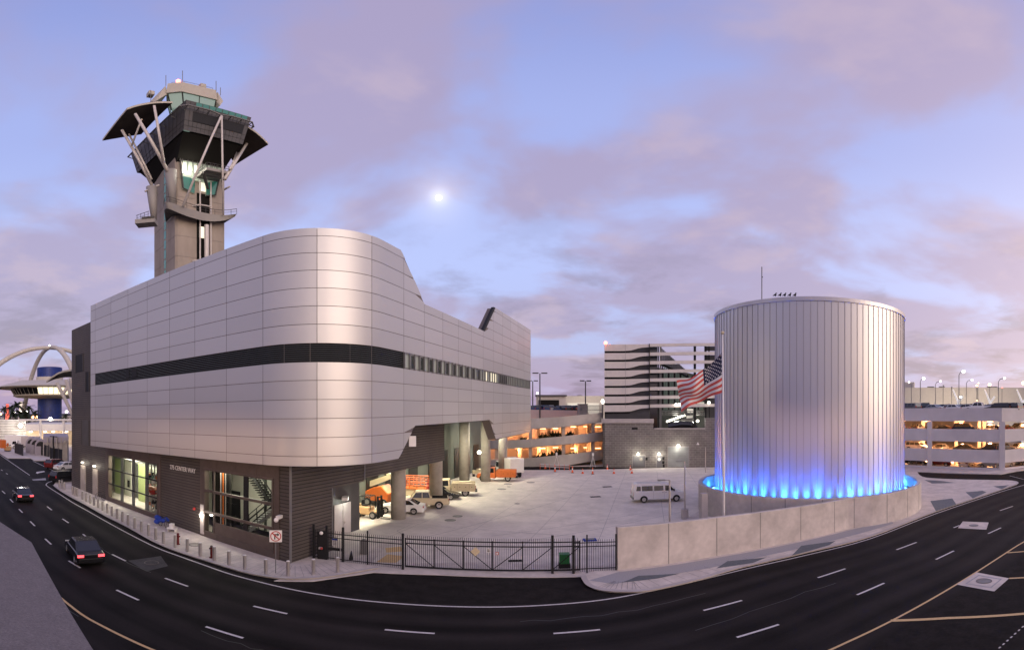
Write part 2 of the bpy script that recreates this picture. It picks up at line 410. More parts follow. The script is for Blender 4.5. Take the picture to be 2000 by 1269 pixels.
# bluish strip right behind the island kerb and the dark inlaid stones
mb = MB(); mb.poly(gp((1150, 1133), (1207, 1117), (1306, 1104.5), (1400, 1089), (1485, 1074), (1564, 1058), (1630, 1042.5), (1694, 1026), (1740, 1014), (1745, 1022), (1700, 1036), (1620, 1057), (1500, 1084), (1380, 1110), (1290, 1124), (1200, 1140), z=.137)); mb.build('pavement_band', 'walk2', **struct)
mb = MB()
for q in ([(1216, 1137), (1247, 1124), (1329, 1119.5), (1285, 1129)], [(1399, 1109.5), (1421, 1095.5), (1498, 1088), (1470, 1099)], [(1546, 1085), (1565, 1065.5), (1632, 1056), (1620, 1064)],
          [(1817, 978), (1860, 973), (1868, 985), (1828, 998)], [(1886, 961), (1919, 958), (1927, 961), (1900, 973)], [(1940, 949.4), (1971, 947), (1957, 955)], [(1805, 936.8), (1839, 938.9), (1864, 942.5), (1820, 944)]):
    mb.poly(gp(*q, z=.142))
mb.build('paving_inlay', 'stone', **struct)
# yard behind the gate
slab('yard', gp((600, 1100), (850, 1122), (1000, 1125), (1180, 1122), (1207, 1116), (1420, 1085)) + [Vector((62, 62, 0)), Vector((48, 82.5, 0)), Vector((-6, 84, 0)), Vector((-30, 88, 0)), Vector((-40, 60, 0)), Vector((-36, 40, 0))], .02, 'yard')
slab('back_pavement', [Vector((-6, 92, 0)), Vector((-6, 110, 0)), Vector((75, 110, 0)), Vector((75, 72, 0)), Vector((60, 76, 0)), Vector((44, 81, 0)), Vector((20, 87, 0)), Vector((0, 90, 0))], .12, 'walk')
slab('garage_pavement', gp((1768, 921), (1850, 924.5), (1900, 926), (1955, 927), (1985, 921), (2060, 912), (2060, 900), (1955, 905), (1768, 900)), .12, 'walk')
# left: far pavement and driveway mouths
slab('far_pavement', gp((-60, 880), (0, 886), (14, 895), (40, 895.5), (60, 895.5), (67, 900), (92, 900), (105, 904), (122, 906), (140, 900), (140, 862), (0, 862), (-60, 862)), .1, 'walk')
# painted lines
# travelled lanes: a sheet whose coordinates follow the curve, for wheel tracks and worn streaks
lane0 = smooth_path(gp((30, 915), (62, 934), (93, 951), (118, 966), (143, 982), (170, 997), (205, 1017), (249, 1041), (305, 1069), (350, 1086), (395, 1102), (437, 1117), (480, 1129.5), (565, 1150), (640, 1163.5), (700, 1171.6), (820, 1181.5), (955, 1185.4), (1060, 1182), (1180, 1171), (1300, 1148.5), (1450, 1112.5), (1575, 1084), (1700, 1052), (1828, 1003), (1944, 964), (2000, 947), (2060, 930)), 4)
nn_ = []
for i, p in enumerate(lane0):
    t = lane0[min(i + 2, len(lane0) - 1)] - lane0[max(i - 2, 0)]; t.normalize(); nn_.append(Vector((t.y, -t.x, 0)))
rm_ = bpy.data.meshes.new('road'); vs, fs, uvs = [], [], []; ND = 16; sacc = 0
for i, (p, n) in enumerate(zip(lane0, nn_)):
    if i: sacc += (p - lane0[i - 1]).length
    for k in range(ND + 1): d = -.3 + 12.2 * k / ND; q = p + n * d; vs.append((q.x, q.y, .002)); uvs.append((sacc, d))
for i in range(len(lane0) - 1):
    for k in range(ND): a = i * (ND + 1) + k; fs.append((a, a + 1, a + ND + 2, a + ND + 1))
rm_.from_pydata(vs, [], fs); ul = rm_.uv_layers.new(name='UVMap')
for pg in rm_.polygons:
    for li in pg.loop_indices: ul.data[li].uv = uvs[rm_.loops[li].vertex_index]
ro_ = bpy.data.objects.new('road', rm_); COL.objects.link(ro_); ro_['kind'] = 'structure'
lm = bpy.data.materials.new('worn_lane_asphalt'); lm.use_nodes = True; t_ = lm.node_tree; bs_ = t_.nodes['Principled BSDF']; bs_.inputs['Roughness'].default_value = .75; bs_.inputs['Specular IOR Level'].default_value = .10
def q_(ty, **k):
    n = t_.nodes.new(ty)
    for a, b in k.items(): setattr(n, a, b)
    return n
uvn = q_('ShaderNodeTexCoord').outputs['UV']; sp_ = q_('ShaderNodeSeparateXYZ'); t_.links.new(uvn, sp_.inputs[0])
def mm_(op, a, b=None, c=None):
    n = q_('ShaderNodeMath', operation=op)
    for i, v in enumerate((a, b, c)):
        if v is None: continue
        if isinstance(v, (int, float)): n.inputs[i].default_value = v
        else: t_.links.new(v, n.inputs[i])
    return n.outputs[0]
def nz_(sc, stretch, det=4):
    mp = q_('ShaderNodeMapping'); t_.links.new(uvn, mp.inputs[0]); mp.inputs['Scale'].default_value = stretch; n = q_('ShaderNodeTexNoise'); t_.links.new(mp.outputs[0], n.inputs['Vector']); n.inputs['Scale'].default_value = sc; n.inputs['Detail'].default_value = det; return n.outputs[0]
trk = mm_('COSINE', mm_('MULTIPLY', sp_.outputs[1], 2 * pi / 1.85))
st1 = nz_(1.0, (.05, .9, 1), 5); st2 = nz_(1.0, (.35, .35, 1), 6); st3 = nz_(9.0, (1, 1, 1), 3)
f_ = mm_('ADD', mm_('MULTIPLY_ADD', trk, .26, .72), mm_('ADD', mm_('MULTIPLY', mm_('SUBTRACT', st1, .5), 1.5), mm_('ADD', mm_('MULTIPLY', mm_('SUBTRACT', st2, .5), 1.0), mm_('MULTIPLY', mm_('SUBTRACT', st3, .5), .5))))
f_ = mm_('MAXIMUM', f_, .3); vm = q_('ShaderNodeVectorMath', operation='SCALE'); vm.inputs[0].default_value = (.022, .0182, .017); t_.links.new(f_, vm.inputs['Scale']); t_.links.new(vm.outputs[0], bs_.inputs['Base Color'])
bp_ = q_('ShaderNodeBump'); bp_.inputs['Strength'].default_value = .4; bp_.inputs['Distance'].default_value = .01; t_.links.new(nz_(45.0, (1, 1, 1), 3), bp_.inputs['Height']); t_.links.new(bp_.outputs[0], bs_.inputs['Normal'])
rm_.materials.append(lm)
white = MB(); Z = .008
wl = smooth_path(gp((115, 937), (98, 940.5), (90, 946), (96, 952), (118, 966), (143, 982), (170, 997), (205, 1017), (249, 1041), (305, 1069), (350, 1086), (395, 1102), (437, 1117), (480, 1129.5), (565, 1150), (640, 1163.5), (700, 1171.6), (820, 1181.5), (955, 1185.4), (1060, 1182), (1180, 1171), (1300, 1148.5), (1450, 1112.5), (1575, 1084), (1700, 1052), (1828, 1003), (1944, 964), (2000, 947), (2080, 925)), 4)
ribbon(white, wl, .12, Z)
for a in (((0, 888), (58, 928)), ((64, 900), (119, 926)), ((14, 896.5), (24, 893.5)), ((1972, 929), (2000, 936))): ribbon(white, gp(*a), .12, Z)
for a in ((219, 1082.5, 245.5, 1095.4), (322.6, 1129, 367, 1145), (495, 1183.5, 561, 1198.5), (227.5, 1152, 271, 1172), (402, 1223.5, 475, 1246), (751.6, 1229.5, 849, 1237), (1081, 1237, 1172, 1229.5), (1374, 1192, 1449, 1172.5),
          (1439, 1244.5, 1521, 1219.5), (1597.5, 1128, 1651, 1110.5), (1674, 1161.5, 1727, 1138.6), (1751, 1073.5, 1790, 1059), (1828, 1092.4, 1863, 1075.6), (1862.6, 1030.5, 1874, 1026), (1930, 1042, 1955, 1030.5), (1953, 997, 1978, 988.5),
          (92, 989, 101, 996), (122, 1013, 134, 1021), (162, 1043, 176, 1054), (4, 958.4, 10, 964), (19.5, 974.4, 25.6, 981), (37, 994, 44, 1001), (59, 1018, 68, 1027), (88, 1052, 100, 1063), (134, 1095, 157, 1109), (12, 924, 15, 926), (2, 917, 5, 919)):
    ribbon(white, gp(a[:2], a[2:]), .14, Z)
# turn arrow
white.poly(gp((71, 921.5), (86, 919.5), (88, 921), (74, 924), z=Z)); white.poly(gp((70, 923.5), (74, 925), (76, 922.5), (72, 921), z=Z + .003))
for k in range(7): q = k / 6.5; ribbon(white, [P(1951 + 49 * q, 1266 - 44 * q), P(1951 + 49 * q + 3.2, 1266 - 44 * q - 3)], .07, Z)
white.build('lane_marking', 'wline', **struct)
yl = MB()
ribbon(yl, smooth_path(gp((100, 1152), (118, 1167), (160, 1200), (199, 1222), (244, 1244.5), (296, 1268), (380, 1300)), 3), .14, Z)
ribbon(yl, smooth_path(gp((1560, 1303), (1622, 1269), (1740, 1213), (1875, 1137), (1966, 1079), (2000, 1058), (2060, 1025)), 3), .13, Z)
ribbon(yl, gp((1740, 1212), (1850, 1207), (2000, 1198.5), (2080, 1190)), .26, Z + .004)
ribbon(yl, gp((1967, 1079.5), (2000, 1077), (2080, 1070)), .2, Z + .004); ribbon(yl, gp((1971, 1129.5), (2000, 1128), (2080, 1124)), .22, Z + .004)
yl.build('lane_marking', 'yline', **struct)
def manhole(x, y, r, z, label, base=None, cat='manhole cover', m='mgrey'):
    c = P(x, y, z); t = thing('manhole_cover', label, cat, c)
    k = MB(); k.cyl(c, r, c.z, c.z + .012, 28); k.build('cover', m, t)
    k = MB(); k.loft([[(c.x + q * cos(a * pi / 14), c.y + q * sin(a * pi / 14), c.z + zz) for a in range(28)] for q, zz in ((r, .002), (r, .016), (r * 1.15, .016), (r * 1.15, .002))], cap=False); k.build('rim', 'bronze', t)
pd = MB(); pd.poly(gp((1880.5, 1018), (1931, 1020), (1926.5, 1034), (1871, 1031), z=.009), 'walk')
pd.poly(gp((1908, 1117.5), (1971, 1129), (1942, 1154.6), (1868, 1141), z=.013), 'walk'); pd.poly(gp((1911, 1122.5), (1957, 1130.5), (1936, 1148), (1885, 1139.5), z=.017), 'walk2')
pd.poly(gp((1912, 1124.5), (1953, 1131.5), (1934, 1146.5), (1889, 1139), z=.021), 'walk')
pd.poly(gp((250, 1094.5), (314, 1085.5), (328, 1105), (286, 1115.5), z=.005), 'asphalt_g')
pd.poly(gp((62, 936), (89, 933.5), (90, 937.5), (65, 938), z=.009), 'walk2')
pd.build('road_patch', 'walk', **struct)
manhole(1901.7, 1026, .36, .012, 'small round manhole in the concrete square on the right road')
manhole(1922, 1134.5, .40, .024, 'brown round manhole in the large concrete pad by the yellow line')
manhole(296, 1099, .42, .008, 'round manhole in the grey patch of the left road', m='asphalt_g')
for i, (x, y, r) in enumerate(((893.7, 1008, .42), (879.4, 1015.8, .45), (980, 955, .5), (991.8, 945, .5), (1010, 983.5, .25), (993.5, 950.4, .2), (1036.5, 942, .5))):
    manhole(x, y, r, .022, ('round iron manhole in the yard, the farther of the pair near the columns', 'round iron manhole in the yard, nearest to the gate', 'reddish round manhole in the yard behind the cream truck', 'dark round manhole in the far yard beside the orange truck',
        'small single drain cover in the middle of the yard', 'tiny cover between the two far yard manholes', 'pale round cover far back in the yard, rightmost')[i])
for i, (x, y) in enumerate(((1186, 950.5), (1163, 970), (1283.7, 940.6), (1006.4, 1095))):
    c = P(x, y, .022); k = MB(); k.box((c.x, c.y, .03), (1.25 if i < 3 else .9, .7 if i < 3 else .45, .014), .1)
    for q in range(5): k.box((c.x - .4 + q * .2, c.y, .04), (.05, .5 if i < 3 else .35, .012), .1, 'black')
    tag(k.build('drain_grate', 'dark'), ('dark drain grate in the yard left of the white van', 'dark drain grate in the yard, middle of the three in a row', 'dark drain grate behind the white van', 'dark square drain grate just behind the sliding gate')[i], 'drain grate')
# yellow hatched kerb ramp near the fence
mb = MB(); mb.poly(gp((725, 1104), (757, 1082), (790, 1086), (760, 1109), z=.027), 'yline'); mb.poly(gp((752, 1070), (782, 1067), (790, 1076), (755, 1079), z=.027), 'yline'); mb.poly(gp((690, 1099), (745, 1060), (785, 1052), (788, 1062), (752, 1070), (722, 1103), z=.025), 'walk'); mb.build('ramp_marking', 'yline', **struct)
jl = MB()
for a in (((702, 1018), (806, 1023), (775, 1037), (800, 1052)), ((960, 1047), (1260, 1001)), ((820, 1052), (1240, 930)), ((1210, 945), (1300, 935)), ((900, 1030), (1100, 1045)), ((1005, 1060), (1330, 1000))): ribbon(jl, gp(*a), .05, .024)
tRv = Vector((cos(-1.29), sin(1.29), 0)); nRv = Vector((-sin(1.29), cos(1.29), 0))
for k in range(-2, 12):      # slab joints of the yard, square to the building
    for sgn in (0, 1):
        for j in range(24):
            if sgn: a = nRv * -(17 - 5.2 * k) + tRv * (32 + 2.2 * j); b = a + tRv * 2.2
            else: a = nRv * -(17 - 2.6 * j + 0) + tRv * (33 + 5.0 * k); b = a + nRv * 2.6
            if all(30.6 < q.y < 81 and -13 < q.x < 46 and (q - Vector((29.7, 42.3, 0))).length > 13 and not (q.y < 33.5 + .35 * max(0, q.x - 6)) for q in (a, b)): ribbon(jl, [a, b], .028, .0225)
jl.build('expansion_joint', 'mgrey', **struct)
pj = MB()
for i in range(2, len(K1s) - 3):
    p = K1s[i]; t = (K1s[i + 1] - K1s[i - 1]).normalized(); n = Vector((-t.y, t.x, 0)); seg_ = (K1s[i + 1] - p).length; m_n = max(1, round(seg_ / 1.6))
    for k in range(m_n): q = p.lerp(K1s[i + 1], k / m_n); ribbon(pj, [q + n * .2, q + n * 2.4], .022, .1325)
for i in range(10, len(K2s) - 26):
    p = K2s[i]; t = (K2s[i + 1] - K2s[i - 1]).normalized(); n = Vector((-t.y, t.x, 0)); seg_ = (K2s[i + 1] - p).length; m_n = max(1, round(seg_ / 1.7))
    for k in range(m_n): q = p.lerp(K2s[i + 1], k / m_n); ribbon(pj, [q + n * .2, q + n * 1.5], .022, .1445)
pj.build('pavement_joint', 'mgrey', **struct)
tar = MB(); rgt = random.Random(21)
for i0, d0, ln in ((30, 3.6, 10), (52, 7.1, 14), (70, 1.9, 12), (38, 10.2, 9), (78, 5.4, 9), (60, 9.3, 8)):
    pth = []
    for k in range(ln): 
        i = min(i0 + k, len(lane0) - 1)
        pth.append(lane0[i] + nn_[i] * (d0 + rgt.uniform(-.12, .12)))
    ribbon(tar, pth, .05, .0055)
MT['tar'] = mat('tar_seal', (.008, .008, .008), .45); tar.build('tar_seam', 'tar', **struct)
# top of the near parapet the photographer looks over
pr = [P(-60, 1014, CAMH - 1.2), P(0, 1018, CAMH - 1.2), P(62, 1060 - 2, CAMH - 1.2), P(186, 1272, CAMH - 1.2), P(225, 1330, CAMH - 1.2)]
ngar = thing('viewpoint_garage', 'broad speckled grey parapet top of the garage in the bottom left corner', 'parking garage', (-6, -4, 0))
mb = MB(); mb.vprism([(p.x, p.y) for p in pr] + [(-1.6, -3), (-12, -3)], CAMH - 2.4, CAMH - 1.2); mb.build('parapet', 'walk2', ngar, bevel=.01)
# the garage under the viewpoint: open decks lit by sodium lamps, facing the road
fr_l = [Vector((-75, 18)), Vector((-12, 3.6)), Vector((-2.2, 1.0)), Vector((4, -1.6)), Vector((60, -24))]
for z0_, z1_ in ((7.2, 8.6), (3.4, 5.0), (0, 1.2)):
    mb = MB()
    for a, b in zip(fr_l, fr_l[1:]): mb.prism([(a.x, a.y, z0_), (b.x, b.y, z0_), (b.x, b.y, z1_), (a.x, a.y, z1_)], (-.1, -.35, 0))
    mb.build('parapet_band', 'conc_l', ngar)
    mb = MB(); mb.vprism([(p.x, p.y) for p in fr_l] + [(60, -50), (-75, -30)], z0_ - .0, z0_ + .2); mb.build('deck', 'conc_l', ngar)
mb = MB(); mb.prism([(-75, -8, 0), (60, -38, 0), (60, -38, 7.2), (-75, -8, 7.2)], (0, -.3, 0)); mb.build('inner_wall', 'garin', ngar)
for k in range(14):
    q = k / 13; p = Vector((-66 + 118 * q, 10 - 36 * q)); 
    for z in (6.9, 3.1): mb = MB(); mb.box((p.x, p.y - 1.5, z), (1.2, .3, .12)); mb.build('sodium_lamp', 'lito', ngar)
    if k % 2 == 0: light('POINT', (p.x, p.y - .2, 6.6), 1700, (1, .62, .38), size=.4)
MT['parapet'] = mat('speckled_parapet', (.17, .148, .146), .85, var=.2, vs=60, bump=.5, bs=120, stain=.1); [o for o in ngar.children if o.name == 'parapet'][0].data.materials[0] = MT['parapet']

# ================================================================ the tall silver building
PLS = (.29, 21.6); PRS = (-1.29, 16.6)            # the two faces of the metal shell
PLB = (.32, 22.0); PRB = (-1.29, 20.7)            # the dark block base and the beam wall
bld = thing('plant_building', 'tall building in curved satin metal panels over a dark ribbed block base', 'building', (-13, 34, 0))
nL = Vector((sin(PLS[0]), cos(PLS[0]))); nR = Vector((sin(PRS[0]), cos(PRS[0])))
def isect(a, b):
    n1 = (sin(a[0]), cos(a[0])); n2 = (sin(b[0]), cos(b[0])); dt = n1[0] * n2[1] - n1[1] * n2[0]
    return Vector(((a[1] * n2[1] - n1[1] * b[1]) / dt, (n1[0] * b[1] - a[1] * n2[0]) / dt))
CS = isect(PLS, PRS); tL = Vector((-cos(PLS[0]), sin(PLS[0]))); tR = Vector((-cos(PRS[0]) * -1, -sin(PRS[0]))); tR = Vector((cos(PRS[0]), -sin(PRS[0])))
RAD = 5.45
pa = CS + tL * RAD; pb = CS + tR * RAD
angs = PLS[0] - PRS[0]; rad = RAD / tan((pi - angs) / 2) if False else RAD * tan((pi - angs) / 2)
cen = pa + nL * rad                                  # arc centre, inside the building
def shell_at(x):
    """plan point of the shell under photo column x, and its outward normal"""
    a = az(x); d = Vector((sin(a), cos(a)))
    if x <= 514.8: p = d * (PLS[1] / cos(a - PLS[0])); return p, -nL
    p = d * (PRS[1] / cos(a - PRS[0]))
    if (p - CS).dot(tR) >= RAD: return p, -nR
    b = d.dot(cen); c = cen.dot(cen) - rad * rad; D = b - sqrt(max(b * b - c, 0)); p = d * D
    return p, (p - cen).normalized()
ST = [177.4, 252.7, 333, 381, 443.4, 514.8, 618.2, 725, 840, 1036]
ROWS = {  # photo heights of the horizontal seams at those columns
 's1': [609, 574.3, 542.3, 521.5, 499.4, 475.2, 463.6, 475.9, 532, 653], 's2': [629.2, 598, 568.3, 549.6, 529.3, 507, 496.3, 507.1, 559.5, 667.9],
 's3': [649.7, 622, 594.8, 578.3, 559.9, 539.8, 529.5, 539.7, 586.5, 682.1], 's4': [670.4, 646.6, 622.5, 607.6, 591.2, 573.2, 564, 573.2, 613.3, 697.7],
 's5': [690.3, 671.3, 650.2, 637.1, 622.4, 607, 598.2, 606.5, 641.3, 713.3], 's6': [711.4, 694.6, 678, 666.4, 654.1, 640.8, 633.6, 640.3, 669.6, 728.2],
 'LT': [731.5, 718.6, 705.4, 696.8, 686.9, 676, 671.5, 675.3, 699.1, 743.8], 'LB': [753, 744.7, 732.8, 726.8, 719.6, 711.8, 706.3, 710.6, 727.9, 759.6],
 'b1': [774, 768.2, 761.2, 756.4, 751.5, 745.6, 743.4, 744.4, 754.4, 773.6], 'b2': [795.2, 792.4, 789.5, 787.3, 784.6, 781.8, 780.2, 779.7, 783.5, 788.6],
 'b3': [817, 817.4, 817.4, 818, 818, 818, 816.6, 815, 811.9, 805.5], 'b4': [838.7, 842.5, 847.2, 848, 851.5, 853, 854.1, 850.8, 840, 821.5], 'b5': [860.5, 866.5, 874.7, 878.4, 884.6, 888.8, 890.1, 886.7, 868.5, 837.2],
 'top': [598, 563, 529.3, 507.6, 485.5, 461.5, 448.6, 462, 518.5, 644.5], 'bot': [870.3, 880, 889.2, 895, 900.5, 907.5, 910.8, 903.7, 884, 843.5]}
def shz(x, y): p, n = shell_at(x); return CAMH + p.length * tan(el(y))
def slen(x):     # distance along the shell from the left end
    return SL[min(range(len(SX)), key=lambda i: abs(SX[i] - x))]
SX = []; x = 177.4
while x < 1036: SX.append(x); x += 2.0
SX.append(1036.0)
SP = [shell_at(x)[0] for x in SX]; SL = [0]
for a, b in zip(SP, SP[1:]): SL.append(SL[-1] + (b - a).length)
def s_of(x):
    i = max(0, min(len(SX) - 2, int((x - 177.4) / 2)))
    t = (x - SX[i]) / (SX[i + 1] - SX[i]); return SL[i] + t * (SL[i + 1] - SL[i])
def pt_at(s):
    s = max(0, min(SL[-1], s)); lo = 0; hi = len(SL) - 1
    while hi - lo > 1:
        mid = (lo + hi) // 2
        if SL[mid] <= s: lo = mid
        else: hi = mid
    t = (s - SL[lo]) / (SL[hi] - SL[lo]); p = SP[lo].lerp(SP[hi], t); x = SX[lo] + t * (SX[hi] - SX[lo]); return p, shell_at(x)[1]
STS = [s_of(x) for x in ST]
# quadratic-smooth row heights as a function of s (least squares so that the seams stay true lines)
def polyfit(xs, ys, deg):
    n = deg + 1; A = [[sum(x ** (i + j) for x in xs) for j in range(n)] for i in range(n)]; B = [sum(y * x ** i for x, y in zip(xs, ys)) for i in range(n)]
    for i in range(n):
        pv = max(range(i, n), key=lambda r: abs(A[r][i])); A[i], A[pv] = A[pv], A[i]; B[i], B[pv] = B[pv], B[i]
        for r in range(i + 1, n):
            f = A[r][i] / A[i][i]; A[r] = [a - f * b for a, b in zip(A[r], A[i])]; B[r] -= f * B[i]
    c = [0] * n
    for i in range(n - 1, -1, -1): c[i] = (B[i] - sum(A[i][j] * c[j] for j in range(i + 1, n))) / A[i][i]
    return c
SCL = SL[-1]
RZ = {k: polyfit([s / SCL for s in STS], [shz(x, y) for x, y in zip(ST, v)], 3) for k, v in ROWS.items()}
def rz(k, s): s /= SCL; return sum(c * s ** i for i, c in enumerate(RZ[k]))
ORDER = ['top', 's1', 's2', 's3', 's4', 's5', 's6', 'LT', 'LB', 'b1', 'b2', 'b3', 'b4', 'b5', 'bot']
# outline of the shell in (s, z)
def prof(pts):
    return [(s_of(x), shz(x, y)) for x, y in pts]
TOPB = prof([(782.2, 486.8), (829, 594), (946.4, 647.4), (967.2, 601), (1036, 644.5)])
BOTB = prof([(777.5, 896.5), (810, 831), (955.8, 820), (968.4, 858.7), (1036, 843.5)])
def pl(prf, s):
    for a, b in zip(prf, prf[1:]):
        if s <= b[0]: return a[1] + (b[1] - a[1]) * (s - a[0]) / (b[0] - a[0])
    return prf[-1][1]
def top_z(s): return rz('top', s) if s < TOPB[0][0] else pl(TOPB, s)
def bot_z(s): return rz('bot', s) if s < BOTB[0][0] else pl(BOTB, s)
def shp(s, z, off=0.):
    p, n = pt_at(s); q = p + n * off; return Vector((q.x, q.y, z))
VS = [177.4, 186.5, 217.2, 250.5, 288.2, 331.9, 381.2, 442.9, 514.2, 619.2, 725.5, 787.8, 828, 864, 894.6, 920.3, 943.2, 963.4, 981, 997, 1011, 1023, 1036]
VSS = [s_of(x) for x in VS]
brk = sorted({b[0] for b in TOPB + BOTB})
panels = MB(); GAP = .017
for i in range(len(VSS) - 1):
    s0, s1 = VSS[i] + GAP, VSS[i + 1] - GAP; curved = s1 > s_of(514) and s0 < s_of(752)
    ns = 8 if curved else 2
    cuts = sorted([s0 + (s1 - s0) * k / ns for k in range(ns + 1)] + [b for b in brk if s0 < b < s1])
    for r in range(len(ORDER) - 1):
        if ORDER[r] == 'LT' and VSS[i] >= -1 and s1 > s_of(187): continue
        fs = []; vs = []
        for sa, sb in zip(cuts, cuts[1:]):
            q = []
            za1, zb1 = min(rz(ORDER[r], sa) - GAP, top_z(sa)), min(rz(ORDER[r], sb) - GAP, top_z(sb))
            za0, zb0 = max(rz(ORDER[r + 1], sa) + GAP, bot_z(sa)), max(rz(ORDER[r + 1], sb) + GAP, bot_z(sb))
            if r == 0: za1, zb1 = min(rz('top', sa), top_z(sa)), min(rz('top', sb), top_z(sb))
            da, db = za1 - za0, zb1 - zb0
            if da <= 0 and db <= 0: continue
            if da <= 0: t = db / (db - da); sa2 = sb + (sa - sb) * t; zz = zb1 + (za1 - zb1) * t; vq = [(sb, zb0), (sb, zb1), (sa2, zz)]
            elif db <= 0: t = da / (da - db); sb2 = sa + (sb - sa) * t; zz = za1 + (zb1 - za1) * t; vq = [(sa, za0), (sb2, zz), (sa, za1)]
            else: vq = [(sa, za0), (sb, zb0), (sb, zb1), (sa, za1)]
            o = len(vs); vs += [shp(a, b, .035) for a, b in vq]; fs.append([o + k for k in range(len(vq))])
        if fs: panels.add(vs, fs)
po = panels.build('metal_cladding', 'silver', bld)
import bmesh
bm = bmesh.new(); bm.from_mesh(po.data); bmesh.ops.remove_doubles(bm, verts=bm.verts, dist=.0005)
bmesh.ops.recalc_face_normals(bm, faces=bm.faces)
for f in bm.faces: f.smooth = True
bm.to_mesh(po.data); bm.free()
# dark carcass behind the panels, roof, edges
body = MB(); inward = Vector((.30, .954)) * 0
ss = sorted(set([SL[-1] * k / 90 for k in range(91)] + brk))
for a, b in zip(ss, ss[1:]):
    body.poly([shp(a, bot_z(a)), shp(b, bot_z(b)), shp(b, top_z(b) - .02), shp(a, top_z(a) - .02)])
    def inn(s, z, d=.9):
        p, n = pt_at(s); q = p - n * d; return Vector((q.x, q.y, z))
    body.poly([shp(a, top_z(a) - .02), shp(b, top_z(b) - .02), inn(b, top_z(b) - .02), inn(a, top_z(a) - .02)])
    body.poly([inn(a, bot_z(a)), inn(b, bot_z(b)), inn(b, top_z(b) - .02), inn(a, top_z(a) - .02)])
    body.poly([shp(a, bot_z(a) + .01), shp(b, bot_z(b) + .01), inn(b, bot_z(b) + .01), inn(a, bot_z(a) + .01)])
body.build('wall', 'seam', bld)
# upper volume set back so the shell reads as a building from the side
backL = Vector((shell_at(177.4)[0])); backR = shell_at(1036)[0]
ip = [pt_at(s)[0] - pt_at(s)[1] * .8 for s in [SL[-1] * k / 40 for k in range(41)]]
far = [backR + Vector((-26, 6)), backL + Vector((14, 26))]
roof = MB(); roof.vprism([(p.x, p.y) for p in ip + far], 9.05, 9.4, 'dgrey')
lowpart = [p for p in ip if p.y < 60 or True]
roof.vprism([(p.x, p.y) for p in ip + far], 13.6, 14.0, 'roofing'); roof.build('roof', 'dgrey', bld)
bw = MB()
for a, b in ((ip[-1], far[0]), (far[0], far[1]), (far[1], ip[0])): bw.poly([(a.x, a.y, 9.4), (b.x, b.y, 9.4), (b.x, b.y, 16.4), (a.x, a.y, 16.4)])
bw.build('rear_wall', 'dgrey', bld)
# green roof cheek and dark return seen in the notch
def sh3(x, y, off=0.): return shp(s_of(x), shz(x, y), off)
mb = MB(); p1 = sh3(903, 628); p2 = sh3(946, 642); iv = Vector((-cos(.27) * 5, sin(.27) * 5 * .2, 0)); iv = Vector((nR.x, nR.y, 0)) * 6
q0 = sh3(900, 627) + Vector((nR.x, nR.y, 0)) * .8; q1 = sh3(948, 648) + Vector((nR.x, nR.y, 0)) * .8
mb.poly([q0 - up * .3, q1 - up * .3, q1 + iv * .5 + up * .75, q0 + iv * .5 + up * .35], 'roofing'); mb.build('roof_light', 'roofing', bld)
mb = MB(); a = sh3(946.2, 647.4, .02); b = sh3(967.2, 601, .02); iv = Vector((nR.x, nR.y, 0))
mb.loft([[a, b, b + iv * .3, a + iv * .3], [a + Vector((-.14, -.45, -.02)), b + Vector((-.14, -.45, .0)), b + iv * .3 + Vector((-.14, -.45, 0)), a + iv * .3 + Vector((-.14, -.45, 0))]]); mb.build('roof_fin', 'black', bld)
# louvre band and ribbon window
sA, sB, sC = s_of(186.5), s_of(787.5), s_of(1033)
lou = MB(); N_ = 9
seg = [sA + (sB - sA) * k / 70 for k in range(71)]
for k in range(N_):
    f0, f1 = k / N_, (k + .72) / N_
    for a, b in zip(seg, seg[1:]):
        za = lambda s, f: rz('LB', s) + (rz('LT', s) - rz('LB', s)) * f
        lou.poly([shp(a, za(a, f0), .03), shp(b, za(b, f0), .03), shp(b, za(b, f1), -.03 + .0), shp(a, za(a, f1), -.03)])
lou.poly([shp(sA, rz('LB', sA), .001), shp(sA, rz('LT', sA), .001), shp(sA + .01, rz('LT', sA), .001)])
lou.build('louver_band', 'louver', bld)
mb = MB()
for a, b in zip(seg, seg[1:]): mb.poly([shp(a, rz('LB', a), -.05 + .055), shp(b, rz('LB', b), .005), shp(b, rz('LT', b), .005), shp(a, rz('LT', a), .005)])
mb.build('louver_backing', 'dark', bld)
mb = MB()
for xx in (247, 258.5):
    s_ = s_of(xx); w_ = .62 if xx < 250 else .9
    mb.poly([shp(s_, rz('LB', s_) + .25, .045), shp(s_ + w_, rz('LB', s_) + .25, .045), shp(s_ + w_, rz('LT', s_) - .18, .045), shp(s_, rz('LT', s_) - .18, .045)])
mb.build('vent', 'black', bld)
win = thing
NW = 46; ws = [sB + .02 + (sC - sB - .02) * (k / NW) for k in range(NW + 1)]
fr = MB()
for a, b in ((sB, sC),):
    for k in range(NW):
        a_, b_ = ws[k], ws[k + 1]
        for zt, w in (('LT', -.14), ('LB', .08)):
            z0a, z0b = rz(zt, a_), rz(zt, b_)
            lo, hi = (w, 0) if w < 0 else (0, w)
            fr.poly([shp(a_, z0a + lo, .05), shp(b_, z0b + lo, .05), shp(b_, z0b + hi, .05), shp(a_, z0a + hi, .05)])
for k, s_ in enumerate(ws):
    zt, zb = rz('LT', s_), rz('LB', s_); fr.prism([shp(s_ - .05, zb, .0), shp(s_ + .05, zb, .0), shp(s_ + .05, zb, .14), shp(s_ - .05, zb, .14)], (0, 0, zt - zb))
fro = fr.build('ribbon_window_frame', 'mgrey', bld)
litset = {}
gl = MB()
